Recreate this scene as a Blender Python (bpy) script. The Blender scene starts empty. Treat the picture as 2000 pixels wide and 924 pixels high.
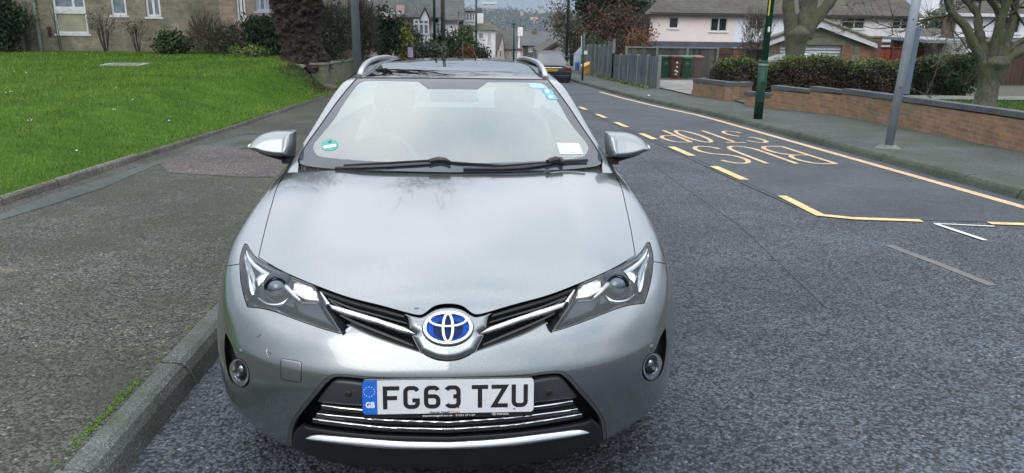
import bpy, math, random
import numpy as np
from mathutils import Vector, Matrix

# ------------------------------------------------------------------ camera, world, sun, exposure
SC = bpy.context.scene
COL = SC.collection
SLOPE = math.radians(3.0)          # the street runs downhill
EYE = 1.52                         # camera height above the road
F_PX, CX, CY = 1500.0, 1000.0, 462.0
CAM_YAW, CAM_PITCH, CAM_ROLL = math.radians(3.81292), math.radians(16.87849), math.radians(0.9)

def cam_axes():
    cy, sy = math.cos(CAM_YAW), math.sin(CAM_YAW)
    f = np.array([sy*math.cos(CAM_PITCH), cy*math.cos(CAM_PITCH), -math.sin(CAM_PITCH)])
    r = np.array([cy, -sy, 0.0]); u = np.cross(r, f)
    c, s = math.cos(CAM_ROLL), math.sin(CAM_ROLL)
    return np.array([c*r+s*u, -s*r+c*u, f])
RC = cam_axes()
cam_data = bpy.data.cameras.new('camera')
cam = bpy.data.objects.new('camera', cam_data); COL.objects.link(cam)
m = Matrix.Identity(4)
for i in range(3):
    m[i][0] = RC[0][i]; m[i][1] = RC[1][i]; m[i][2] = -RC[2][i]
cam.matrix_world = m
cam_data.sensor_width = 36.0; cam_data.lens = 36.0*F_PX/2000.0
cam_data.clip_start = 0.05; cam_data.clip_end = 6000
SC.camera = cam

world = bpy.data.worlds.new('World'); SC.world = world; world.use_nodes = True
wt = world.node_tree; wt.nodes.clear()
wout = wt.nodes.new('ShaderNodeOutputWorld'); bg = wt.nodes.new('ShaderNodeBackground')
sky = wt.nodes.new('ShaderNodeTexSky'); sky.sky_type = 'NISHITA'; sky.sun_disc = False
SUN_EL, SUN_ROT = math.radians(42), math.radians(200)
sky.sun_elevation = SUN_EL; sky.sun_rotation = SUN_ROT
sky.air_density = 1.0; sky.dust_density = 3.0; sky.ozone_density = 1.0
# an overcast deck over the blue: soft grey-white noise, brightest overhead
tc = wt.nodes.new('ShaderNodeTexCoord')
mp = wt.nodes.new('ShaderNodeMapping'); mp.inputs['Scale'].default_value = (1, 1, 2.0)
no = wt.nodes.new('ShaderNodeTexNoise'); no.inputs['Scale'].default_value = 2.2; no.inputs['Detail'].default_value = 4; no.inputs['Roughness'].default_value = 0.45
cr = wt.nodes.new('ShaderNodeValToRGB')
cr.color_ramp.elements[0].position = 0.34; cr.color_ramp.elements[0].color = (.62, .67, .74, 1)
cr.color_ramp.elements[1].position = 0.66; cr.color_ramp.elements[1].color = (1.0, 1.0, 1.0, 1)
sepz = wt.nodes.new('ShaderNodeSeparateXYZ'); el = wt.nodes.new('ShaderNodeValToRGB')
for i, (p, v) in enumerate(((0.0, (3.4, 3.9, 4.7)), (0.22, (6.5, 6.9, 7.4)))): el.color_ramp.elements[i].position = p; el.color_ramp.elements[i].color = (*v, 1)
for p, v in ((0.5, (18.6, 19.0, 19.6)), (1.0, (25.8, 26.1, 26.6))): e_ = el.color_ramp.elements.new(p); e_.color = (*v, 1)
mul = wt.nodes.new('ShaderNodeMix'); mul.data_type = 'RGBA'; mul.blend_type = 'MULTIPLY'; mul.inputs[0].default_value = 1.0
wt.links.new(tc.outputs['Generated'], sepz.inputs[0]); wt.links.new(sepz.outputs[2], el.inputs['Fac'])
mixs = wt.nodes.new('ShaderNodeMix'); mixs.data_type = 'RGBA'; mixs.inputs[0].default_value = 0.86
wt.links.new(tc.outputs['Generated'], mp.inputs['Vector']); wt.links.new(mp.outputs[0], no.inputs['Vector'])
wt.links.new(no.outputs['Fac'], cr.inputs['Fac'])
wt.links.new(sky.outputs['Color'], mixs.inputs[6]); wt.links.new(cr.outputs['Color'], mul.inputs[6]); wt.links.new(el.outputs['Color'], mul.inputs[7]); wt.links.new(mul.outputs[2], mixs.inputs[7])
wt.links.new(mixs.outputs[2], bg.inputs['Color'])
bg.inputs['Strength'].default_value = 0.10
wt.links.new(bg.outputs[0], wout.inputs['Surface'])

sun_data = bpy.data.lights.new('sun', 'SUN'); sun_data.energy = 0.7; sun_data.angle = math.radians(40); sun_data.color = (1.0, 0.97, 0.92)
sun = bpy.data.objects.new('sun', sun_data); COL.objects.link(sun)
_az = math.pi/2 - SUN_ROT
_d = Vector((math.cos(SUN_EL)*math.sin(SUN_ROT), math.cos(SUN_EL)*math.cos(SUN_ROT), math.sin(SUN_EL)))
sun.rotation_euler = _d.to_track_quat('Z', 'Y').to_euler()
SC.view_settings.view_transform = 'Standard'; SC.view_settings.look = 'None'
SC.view_settings.exposure = 0.36; SC.view_settings.gamma = 1.0; SC.view_settings.use_curve_mapping = False
SC.cycles.max_bounces = 8; SC.cycles.transparent_max_bounces = 12; SC.cycles.caustics_reflective = False; SC.cycles.caustics_refractive = False

# ------------------------------------------------------------------ small tools
def ray(px, py):
    return RC.T @ np.array([(px-CX)/F_PX, -(py-CY)/F_PX, 1.0])
def atY(px, py, Y):                 # the point of the place seen at this pixel, Y metres ahead
    r = ray(px, py); return r*(Y/r[1])
TS = math.tan(SLOPE)
def road_z(y): return -EYE - TS*y
def gnd(px, py, off=0.0):           # where that pixel meets the plane of the road (or a sheet off metres above)
    r = ray(px, py); t = (-EYE+off)/(r[2]+TS*r[1]); return r*t
def px_of(P):                       # (N,3) world -> (N,2) pixels
    c = P @ RC.T
    return np.stack([CX+F_PX*c[:, 0]/c[:, 2], CY-F_PX*c[:, 1]/c[:, 2]], 1)

def tag(o, label=None, cat=None, group=None, kind=None):
    if label: o['label'] = label
    if cat: o['category'] = cat
    if group: o['group'] = group
    if kind: o['kind'] = kind
    return o
def empty(name, loc=(0, 0, 0), rot=(0, 0, 0), label=None, cat=None, group=None):
    o = bpy.data.objects.new(name, None); COL.objects.link(o)
    o.location = loc; o.rotation_euler = rot; o.empty_display_size = 0.2
    return tag(o, label, cat, group)
def link_mesh(name, V, Fs, mat, parent=None, smooth=False, normals=None, kind=None):
    me = bpy.data.meshes.new(name)
    me.from_pydata([tuple(map(float, v)) for v in V], [], [tuple(map(int, f)) for f in Fs]); me.update()
    o = bpy.data.objects.new(name, me); COL.objects.link(o)
    for mm in (mat if isinstance(mat, (list, tuple)) else [mat]): me.materials.append(mm)
    if parent: o.parent = parent
    if smooth or normals is not None:
        me.polygons.foreach_set('use_smooth', [True]*len(me.polygons))
    if normals is not None:
        me.normals_split_custom_set_from_vertices([tuple(map(float, n)) for n in normals])
    if kind: o['kind'] = kind
    return o

class MB:
    """collects simple shapes into one mesh"""
    def __init__(s): s.v = []; s.f = []; s.mi = []; s.cur = 0
    def add(s, V, Fs):
        b = len(s.v); s.v += [tuple(map(float, v)) for v in V]
        for f in Fs: s.f.append(tuple(int(i)+b for i in f)); s.mi.append(s.cur)
        return s
    def box(s, x0, x1, y0, y1, z0, z1):
        V = [(x0,y0,z0),(x1,y0,z0),(x1,y1,z0),(x0,y1,z0),(x0,y0,z1),(x1,y0,z1),(x1,y1,z1),(x0,y1,z1)]
        return s.add(V, [(0,3,2,1),(4,5,6,7),(0,1,5,4),(1,2,6,5),(2,3,7,6),(3,0,4,7)])
    def rbox(s, x0, x1, y0, y1, z0, z1, r):     # box with cut edges all round
        V = []; 
        for z, i in ((z0, r), (z0+r, 0), (z1-r, 0), (z1, r)):
            for (x, y) in ((x0+i+r*.6,y0+i),(x1-i-r*.6,y0+i),(x1-i,y0+i+r*.6),(x1-i,y1-i-r*.6),(x1-i-r*.6,y1-i),(x0+i+r*.6,y1-i),(x0+i,y1-i-r*.6),(x0+i,y0+i+r*.6)):
                V.append((x, y, z))
        Fs = [tuple(range(7, -1, -1)), tuple(range(24, 32))]
        for k in range(3):
            for j in range(8): Fs.append((k*8+j, k*8+(j+1) % 8, (k+1)*8+(j+1) % 8, (k+1)*8+j))
        return s.add(V, Fs)
    def prism(s, poly, a, b):                 # polygon of 3-D points at a, same polygon shifted by b
        n = len(poly); V = [tuple(np.add(p, a)) for p in poly]+[tuple(np.add(np.add(p, a), b)) for p in poly]
        Fs = [tuple(range(n-1, -1, -1)), tuple(range(n, 2*n))]+[(i, (i+1) % n, n+(i+1) % n, n+i) for i in range(n)]
        return s.add(V, Fs)
    def tube(s, pts, rad, n=8, caps=True):
        pts = [Vector(p) for p in pts]; rad = rad if isinstance(rad, (list, tuple)) else [rad]*len(pts)
        V = []; Fs = []; up = None
        for i, p in enumerate(pts):
            d = (pts[min(i+1, len(pts)-1)]-pts[max(i-1, 0)]).normalized()
            if up is None: up = Vector((0, 0, 1)) if abs(d.z) < .9 else Vector((1, 0, 0))
            a = d.cross(up).normalized(); b = a.cross(d).normalized(); up = b
            for k in range(n):
                t = 2*math.pi*k/n; V.append(p+(a*math.cos(t)+b*math.sin(t))*rad[i])
        for i in range(len(pts)-1):
            for k in range(n): Fs.append((i*n+k, i*n+(k+1) % n, (i+1)*n+(k+1) % n, (i+1)*n+k))
        if caps: Fs.append(tuple(range(n-1, -1, -1))); Fs.append(tuple((len(pts)-1)*n+k for k in range(n)))
        return s.add(V, Fs)
    def build(s, name, mat, parent=None, smooth=False):
        o = link_mesh(name, s.v, s.f, mat, parent, smooth)
        if isinstance(mat, (list, tuple)): o.data.polygons.foreach_set('material_index', s.mi)
        return o

# ------------------------------------------------------------------ materials
def new_mat(name):
    mt = bpy.data.materials.new(name); mt.use_nodes = True
    nt = mt.node_tree; b = nt.nodes['Principled BSDF']
    return mt, nt, b
def N(nt, kind, **kw):
    n = nt.nodes.new(kind)
    for k, v in kw.items():
        if k in n.inputs.keys() if hasattr(n.inputs, 'keys') else False: n.inputs[k].default_value = v
        else: setattr(n, k, v)
    return n
def rgb(c): return (c[0], c[1], c[2], 1)
def plain(name, c, rough=.5, metal=0.0, coat=0.0, emit=None, es=1.0, var=0.12, vs=6.0, spec=.5):
    """one base colour, gently mottled by noise so that nothing is perfectly flat"""
    mt, nt, b = new_mat(name)
    b.inputs['Roughness'].default_value = rough; b.inputs['Metallic'].default_value = metal
    b.inputs['Coat Weight'].default_value = coat; b.inputs['Specular IOR Level'].default_value = spec
    co = nt.nodes.new('ShaderNodeTexCoord'); n1 = nt.nodes.new('ShaderNodeTexNoise'); n1.inputs['Scale'].default_value = vs; n1.inputs['Detail'].default_value = 4
    nt.links.new(co.outputs['Object'], n1.inputs['Vector'])
    r = nt.nodes.new('ShaderNodeValToRGB'); r.color_ramp.elements[0].position = .3; r.color_ramp.elements[1].position = .7
    r.color_ramp.elements[0].color = rgb([x*(1-var) for x in c]); r.color_ramp.elements[1].color = rgb([min(1, x*(1+var)) for x in c])
    nt.links.new(n1.outputs['Fac'], r.inputs['Fac']); nt.links.new(r.outputs['Color'], b.inputs['Base Color'])
    if emit: b.inputs['Emission Color'].default_value = rgb(emit); b.inputs['Emission Strength'].default_value = es
    return mt
def ramp(nt, stops):
    r = nt.nodes.new('ShaderNodeValToRGB'); e = r.color_ramp.elements
    while len(e) < len(stops): e.new(.5)
    for i, (p, c) in enumerate(stops): e[i].position = p; e[i].color = rgb(c) if isinstance(c, (tuple, list)) else (c, c, c, 1)
    return r
def mixc(nt, f, a, b, mode='MIX'):
    x = nt.nodes.new('ShaderNodeMix'); x.data_type = 'RGBA'; x.blend_type = mode
    for i, s in ((0, f), (6, a), (7, b)):
        if isinstance(s, bpy.types.NodeSocket): nt.links.new(s, x.inputs[i])
        elif isinstance(s, (tuple, list)): x.inputs[i].default_value = rgb(s)
        else: x.inputs[i].default_value = s
    return x.outputs[2]
def noise(nt, vec, scale, detail=4, rough=.5, dist=0.0):
    n = nt.nodes.new('ShaderNodeTexNoise'); n.inputs['Scale'].default_value = scale; n.inputs['Detail'].default_value = detail
    n.inputs['Roughness'].default_value = rough; n.inputs['Distortion'].default_value = dist
    nt.links.new(vec, n.inputs['Vector']); return n.outputs['Fac']
def voro(nt, vec, scale, feat='F1', out='Distance'):
    n = nt.nodes.new('ShaderNodeTexVoronoi'); n.feature = feat; n.inputs['Scale'].default_value = scale
    nt.links.new(vec, n.inputs['Vector']); return n.outputs[out]
def mathn(nt, op, a, b=None, c=None):
    n = nt.nodes.new('ShaderNodeMath'); n.operation = op
    for i, s in enumerate((a, b, c)):
        if s is None: continue
        if isinstance(s, bpy.types.NodeSocket): nt.links.new(s, n.inputs[i])
        else: n.inputs[i].default_value = s
    return n.outputs[0]
def bump(nt, b, h, strength=.5, dist=.01):
    n = nt.nodes.new('ShaderNodeBump'); n.inputs['Strength'].default_value = strength; n.inputs['Distance'].default_value = dist
    nt.links.new(h, n.inputs['Height']); nt.links.new(n.outputs[0], b.inputs['Normal'])
def objco(nt):
    return nt.nodes.new('ShaderNodeTexCoord').outputs['Object']

def asphalt(name, dark, light, scale, speck=(.45, .45, .43), moss=None, fine=1.0, patch=None, bumpd=.004, gap=.5, spk=.08, rough=.8):
    """bound stones: each voronoi cell a stone of its own grey, binder dark between them"""
    mt, nt, b = new_mat(name); co = objco(nt)
    cell = nt.nodes.new('ShaderNodeTexVoronoi'); cell.inputs['Scale'].default_value = scale; nt.links.new(co, cell.inputs['Vector'])
    cellr = nt.nodes.new('ShaderNodeSeparateColor'); nt.links.new(cell.outputs['Color'], cellr.inputs[0])
    st = ramp(nt, [(0, dark), (.75, light), (1-spk, light), (1-spk*.4, speck)]); nt.links.new(cellr.outputs[0], st.inputs['Fac'])
    edge = ramp(nt, [(0, 1.0), (gap, .9), (min(.99, gap+.35), .32)]); nt.links.new(cell.outputs['Distance'], edge.inputs['Fac'])
    c = mixc(nt, 1.0, st.outputs['Color'], edge.outputs['Color'], 'MULTIPLY')
    big = ramp(nt, [(.3, .66), (.7, 1.24)]); nt.links.new(noise(nt, co, .9, 6, .6), big.inputs['Fac'])
    c = mixc(nt, 1.0, c, big.outputs['Color'], 'MULTIPLY')
    mid = ramp(nt, [(.3, .75), (.7, 1.25)]); nt.links.new(noise(nt, co, 14, 4, .6), mid.inputs['Fac'])
    c = mixc(nt, .8, c, mid.outputs['Color'], 'MULTIPLY')
    if patch:
        for (col, sc, lo, hi, amt) in patch:
            f = ramp(nt, [(lo, 0.0), (hi, amt)]); nt.links.new(noise(nt, co, sc, 6, .65), f.inputs['Fac'])
            c = mixc(nt, f.outputs['Color'], c, col)
    nt.links.new(c, b.inputs['Base Color']); b.inputs['Roughness'].default_value = rough; b.inputs['Specular IOR Level'].default_value = .35
    h = mathn(nt, 'ADD', mathn(nt, 'MULTIPLY', cell.outputs['Distance'], -1.0), mathn(nt, 'MULTIPLY', noise(nt, co, scale*1.7, 3), .6))
    bump(nt, b, h, .9, bumpd)
    return mt

def brick(name, cols, mortar, bw=.225, bh=.075, dirt=(.12, .13, .08), dirt_amt=.3, ms=.01, bias=0.0):
    mt, nt, b = new_mat(name); co = objco(nt)
    sx = nt.nodes.new('ShaderNodeSeparateXYZ'); nt.links.new(co, sx.inputs[0])
    cb = nt.nodes.new('ShaderNodeCombineXYZ'); nt.links.new(mathn(nt, 'ADD', sx.outputs[0], sx.outputs[1]), cb.inputs[0]); nt.links.new(sx.outputs[2], cb.inputs[1])
    br = nt.nodes.new('ShaderNodeTexBrick'); nt.links.new(cb.outputs[0], br.inputs['Vector'])
    br.inputs['Scale'].default_value = 1.0; br.inputs['Brick Width'].default_value = bw; br.inputs['Row Height'].default_value = bh
    br.inputs['Mortar Size'].default_value = ms; br.inputs['Mortar Smooth'].default_value = .2; br.inputs['Bias'].default_value = bias
    br.inputs['Color1'].default_value = rgb(cols[0]); br.inputs['Color2'].default_value = rgb(cols[1]); br.inputs['Mortar'].default_value = rgb(mortar)
    k = .05 if bw > 2 else .3; v = ramp(nt, [(.3, 1-k), (.7, 1+k)]); nt.links.new(noise(nt, cb.outputs[0], 3.5, 5, .7), v.inputs['Fac'])
    c = mixc(nt, 1.0, br.outputs['Color'], v.outputs['Color'], 'MULTIPLY')
    d = ramp(nt, [(.42, 0.0), (.72, dirt_amt)]); nt.links.new(noise(nt, co, 1.1, 5, .6), d.inputs['Fac'])
    c = mixc(nt, d.outputs['Color'], c, dirt)
    nt.links.new(c, b.inputs['Base Color']); b.inputs['Roughness'].default_value = .85
    bump(nt, b, mathn(nt, 'ADD', mathn(nt, 'MULTIPLY', br.outputs['Fac'], -1.0), mathn(nt, 'MULTIPLY', noise(nt, co, 60, 2), .3)), .6, .006)
    return mt
# ------------------------------------------------------------------ the car: surfaces as smooth closed functions, panels cut from them
CAR_X, CAR_V = -0.0475, 2.17346
ey_ = np.array([0, math.cos(SLOPE), -math.sin(SLOPE)]); ez_ = np.array([0, math.sin(SLOPE), math.cos(SLOPE)])
CAR_O = np.array([CAR_X, 0, 0]) + ey_*(CAR_V/1.0) + ez_*(-EYE*math.cos(SLOPE))
def car_to_world(P):
    P = np.asarray(P, float).reshape(-1, 3)
    return CAR_O + P[:, :1]*np.array([1.0, 0, 0]) + P[:, 1:2]*ey_ + P[:, 2:3]*ez_
def car_px(P): return px_of(car_to_world(P))
def car_at(px, py, v):              # car coordinates of what this pixel shows at depth v behind the nose
    r = ray(px, py); o = -CAR_O; t = (v-o @ ey_)/(r @ ey_); Q = o + r*t
    return np.array([Q[0], v, Q @ ez_])

def pchip(xs, ys, x):
    xs = np.array(xs, float); ys = np.array(ys, float); h = np.diff(xs); d = np.diff(ys)/h
    mm = np.zeros(len(xs)); mm[0] = d[0]; mm[-1] = d[-1]
    for i in range(1, len(xs)-1):
        if d[i-1]*d[i] > 0:
            w1 = 2*h[i]+h[i-1]; w2 = h[i]+2*h[i-1]; mm[i] = (w1+w2)/(w1/d[i-1]+w2/d[i])
    x = np.clip(x, xs[0]-.5, xs[-1]+.5); k = np.clip(np.searchsorted(xs, x)-1, 0, len(xs)-2)
    t = (x-xs[k])/h[k]
    r = ys[k]*(2*t**3-3*t**2+1)+h[k]*mm[k]*(t**3-2*t**2+t)+ys[k+1]*(-2*t**3+3*t**2)+h[k]*mm[k+1]*(t**3-t**2)
    lo = x < xs[0]; hi = x > xs[-1]
    r = np.where(lo, ys[0]+mm[0]*(x-xs[0]), r); r = np.where(hi, ys[-1]+mm[-1]*(x-xs[-1]), r)
    return r
# smooth the pchip by averaging neighbours: curvature without kinks
def sm(xs, ys, x, e=.03):
    return (pchip(xs, ys, x-e)+pchip(xs, ys, x-e*.5)+pchip(xs, ys, x)+pchip(xs, ys, x+e*.5)+pchip(xs, ys, x+e))/5
def smax(a, b, k): return .5*(a+b+np.sqrt((a-b)**2+k*k))
def bell(x, c, s): return np.exp(-((x-c)/s)**2)

def f_body(P):
    a = np.abs(P[:, 0]); v = P[:, 1]; w = P[:, 2]
    plan = sm([0, .2, .35, .45, .55, .65, .72, .78, .83, .865, .89], [0, .008, .032, .062, .108, .175, .24, .32, .43, .57, .9], a, .04)
    tilt = sm([.12, .2, .3, .4, .48, .53, .58, .64, .70, .78], [.07, .05, .03, .012, .0, .003, .022, .052, .10, .20], w, .015)
    front = (plan + tilt) - v
    # lower corner tucks in under the lamps
    h0 = sm([-.1, 0, .05, .1, .2, .3, .45, .6, .8, 1.0, 1.15, 1.4], [.60, .658, .688, .712, .755, .789, .834, .873, .924, .972, 1.0, 1.03], v, .03)
    cdrop = pchip([0, .45, 1.0, 1.3], [.15, .14, .085, .06], v)
    crown = .010*bell(a, .50, .10)*pchip([.2, .6, 1.1], [0., 1., .6], np.clip(v, .2, 1.1))     # the two raised folds of the bonnet
    top = w - (h0 - cdrop*a*a + crown)
    S = sm([.1, .2, .3, .45, .6, .7, .8, .9, 1.0, 1.1], [.815, .845, .860, .870, .868, .860, .843, .815, .775, .735], w, .03)
    S = S + .004*bell(w, .62, .05)
    S = S - .03*np.clip((1.2-v), 0, 1)**2*0 
    side = a - S
    g = smax(front, side, .05)
    g = smax(g, top, .045)
    bot = sm([0, .35, .5, .6, .7, .8, .9], [.182, .190, .220, .240, .266, .293, .312], a, .03) - w
    g = smax(g, bot, .02)
    g = smax(g, v-4.45+ .25*a*a, .1)
    return g
def f_cabin(P):
    a = np.abs(P[:, 0]); v = P[:, 1]; w = P[:, 2]
    scr = (1.038 + (w-.965)*1.870 + .36*a*a - .10*np.clip((w-.965)/.39, 0, 1.2)*(1.0-np.clip((w-.965)/.39, 0, 1.2))) - v
    S = sm([.85, 1.0, 1.14, 1.25, 1.34, 1.42], [.770, .722, .657, .609, .563, .52], w, .02)
    side = a - S
    R = sm([1.5, 1.8, 2.1, 2.6, 3.2, 3.8, 4.3], [1.33, 1.372, 1.405, 1.434, 1.44, 1.425, 1.36], v, .1) - .07*a*a - .12*a**4
    top = w - R
    back = v - (4.42 - .55*np.clip(w-1.0, 0, 1))
    g = smax(scr, side, .012); g = smax(g, top, .02); g = smax(g, back, .05)
    return g
def grad(f, P, e=.004):
    G = np.zeros_like(P)
    for i in range(3):
        d = np.zeros(3); d[i] = e; G[:, i] = f(P+d)-f(P-d)
    return G/np.linalg.norm(G, axis=1, keepdims=True)
def shoot(f, O, D, tmax=2.6):
    lo = np.zeros(len(D)); hi = np.full(len(D), tmax)
    for _ in range(34):
        mid = .5*(lo+hi); ins = f(O+D*mid[:, None]) < 0
        lo = np.where(ins, mid, lo); hi = np.where(ins, hi, mid)
    return O+D*lo[:, None]
def grid_tris(nu, nv):
    i = np.arange(nu-1)[:, None]*nv+np.arange(nv-1)[None]; i = i.ravel()
    return np.concatenate([np.stack([i, i+1, i+nv+1], 1), np.stack([i, i+nv+1, i+nv], 1)])
def surf(f, org, th0, th1, nth, nph, ph1=89.6):
    th = np.radians(np.linspace(th0, th1, nth)); ph = np.radians(np.linspace(0, ph1, nph))
    TH, PH = np.meshgrid(th, ph, indexing='ij'); TH = TH.ravel(); PH = PH.ravel()
    D = np.stack([-np.sin(PH), -np.cos(PH)*np.sin(TH), np.cos(PH)*np.cos(TH)], 1)
    P = shoot(f, np.array(org, float)+D*0, D); P[:nph*nth:nph, 0] = 0
    return P, grid_tris(nth, nph), grad(f, P)

def smooth_outline(pts, n=6):
    """catmull-rom through the points; a third element marks a sharp corner"""
    L = len(pts); cor = [i for i, p in enumerate(pts) if len(p) > 2]
    if not cor: cor = [0]
    out = []
    for k, s in enumerate(cor):
        e = cor[(k+1) % len(cor)]; e = e if e > s else e+L
        run = [np.array(pts[i % L][:2], float) for i in range(s, e+1)]
        for i in range(len(run)-1):
            p0 = run[max(i-1, 0)]; p1 = run[i]; p2 = run[i+1]; p3 = run[min(i+2, len(run)-1)]
            for j in range(n):
                t = j/n; out.append(.5*((2*p1)+(-p0+p2)*t+(2*p0-5*p1+4*p2-p3)*t*t+(-p0+3*p1-3*p2+p3)*t**3))
    return np.array(out)
def seg_dist(Q, A, B):
    d = B-A; L = (d*d).sum(); t = np.clip(((Q-A) @ d)/max(L, 1e-9), 0, 1)
    return np.hypot(*(Q-A-t[:, None]*d).T)
def sdf(Q, poly):
    """signed distance in pixels, negative inside"""
    dist = np.full(len(Q), 1e9); ins = np.zeros(len(Q), bool)
    lo = poly.min(0)-40; hi = poly.max(0)+40; near = np.all((Q > lo) & (Q < hi), 1)
    q = Q[near]; dn = dist[near]; inn = ins[near]
    for i in range(len(poly)):
        A = poly[i]; B = poly[(i+1) % len(poly)]
        dn = np.minimum(dn, seg_dist(q, A, B))
        c = (A[1] > q[:, 1]) != (B[1] > q[:, 1])
        if A[1] != B[1]: inn ^= c & (q[:, 0] < (B[0]-A[0])*(q[:, 1]-A[1])/(B[1]-A[1])+A[0])
    dist[near] = dn; ins[near] = inn
    return np.where(ins, -dist, dist)
def line_dist(Q, pts):
    d = np.full(len(Q), 1e9)
    for a, b in zip(pts[:-1], pts[1:]): d = np.minimum(d, seg_dist(Q, np.array(a, float), np.array(b, float)))
    return d
def clip(V, T, A, F):
    """keep the part where F<0; A are per-vertex attributes carried along"""
    s = F[T] < 0; n = s.sum(1); keep = T[n == 3]; cutT = T[(n == 1) | (n == 2)]
    nv = []; na = []; cache = {}; base = len(V)
    def cutv(i, j):
        k = (i, j) if i < j else (j, i)
        if k not in cache:
            i2, j2 = k; t = F[i2]/(F[i2]-F[j2]); nv.append(V[i2]*(1-t)+V[j2]*t); na.append(A[i2]*(1-t)+A[j2]*t); cache[k] = base+len(nv)-1
        return cache[k]
    out = []
    for t in cutT:
        t = [int(x) for x in t]; ins = [F[x] < 0 for x in t]
        if sum(ins) == 1:
            k = ins.index(True); a, b, c = t[k], t[(k+1) % 3], t[(k+2) % 3]; out.append((a, cutv(a, b), cutv(a, c)))
        else:
            k = ins.index(False); a, b, c = t[k], t[(k+1) % 3], t[(k+2) % 3]
            ab = cutv(a, b); ac = cutv(a, c); out.append((ab, b, c)); out.append((ab, c, ac))
    V2 = np.concatenate([V, np.array(nv).reshape(-1, 3)]); A2 = np.concatenate([A, np.array(na).reshape(-1, A.shape[1])])
    T2 = np.concatenate([keep, np.array(out, int).reshape(-1, 3)]).astype(int)
    used = np.zeros(len(V2), bool); used[T2.ravel()] = True; idx = np.cumsum(used)-1
    return V2[used], idx[T2], A2[used]
def mirror(V, T, Nn):
    M = np.array([-1, 1, 1.0]); mid = np.abs(V[:, 0]) < 1e-6; n = len(V)
    idx = np.where(mid, np.arange(n), 0); idx[~mid] = n+np.arange((~mid).sum())
    return np.concatenate([V, V[~mid]*M]), np.concatenate([T, idx[T[:, ::-1]]]), np.concatenate([Nn, Nn[~mid]*M])
def components(n, T):
    lab = np.arange(n)
    for _ in range(500):
        m_ = lab[T].min(1); new = lab.copy()
        for k in range(3): np.minimum.at(new, T[:, k], m_)
        new = new[new]
        if (new == lab).all(): break
        lab = new
    return lab
def split_parts(V, T, Nn):
    """the separate pieces of a patch, slivers dropped"""
    if not len(T): return []
    lab = components(len(V), T)[T[:, 0]]
    ar = np.linalg.norm(np.cross(V[T[:, 1]]-V[T[:, 0]], V[T[:, 2]]-V[T[:, 0]]), axis=1)
    ids = np.unique(lab); A = np.array([ar[lab == i].sum() for i in ids]); out = []
    for i, a in sorted(zip(ids, A), key=lambda q: -q[1]):
        if a < .08*A.max(): continue
        t = T[lab == i]; used = np.zeros(len(V), bool); used[t.ravel()] = True; idx = np.cumsum(used)-1
        out.append((V[used], idx[t], Nn[used]))
    return out
def refine(V, T, Nn, times):
    for _ in range(times):
        E = np.sort(np.concatenate([T[:, [0, 1]], T[:, [1, 2]], T[:, [2, 0]]]), 1); U, inv = np.unique(E, axis=0, return_inverse=True); inv = inv.ravel()
        n = len(V); m_ = len(T); V = np.concatenate([V, V[U].mean(1)]); Nn = np.concatenate([Nn, Nn[U].mean(1)])
        a, b, c_ = inv[:m_]+n, inv[m_:2*m_]+n, inv[2*m_:]+n
        T = np.concatenate([np.stack([T[:, 0], a, c_], 1), np.stack([a, T[:, 1], b], 1), np.stack([c_, b, T[:, 2]], 1), np.stack([a, b, c_], 1)])
    return V, T, Nn/np.linalg.norm(Nn, axis=1, keepdims=True)
def rim(V, T, Nn, thick):
    """closed slab: the patch, its back and walls round its free edge"""
    from collections import Counter
    E = {}
    for t in T:
        for k in range(3):
            e = (int(t[k]), int(t[(k+1) % 3])); E[e] = 1
    bd = [(a, b) for (a, b) in E if (b, a) not in E]
    n = len(V); W = np.concatenate([V, V-Nn*thick]); F = [tuple(t) for t in T]+[tuple(int(x)+n for x in t[::-1]) for t in T]+[(b, a, a+n, b+n) for a, b in bd]
    return W, F
def free_edges(T):
    E = set()
    for t in T:
        for k in range(3): E.add((int(t[k]), int(t[(k+1) % 3])))
    return [(a, b) for (a, b) in E if (b, a) not in E]

BODY = surf(f_body, (0, 1.0, .5), -58, 128, 460, 270)
CABIN = surf(f_cabin, (0, 2.1, .95), 0, 92, 220, 200)

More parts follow.
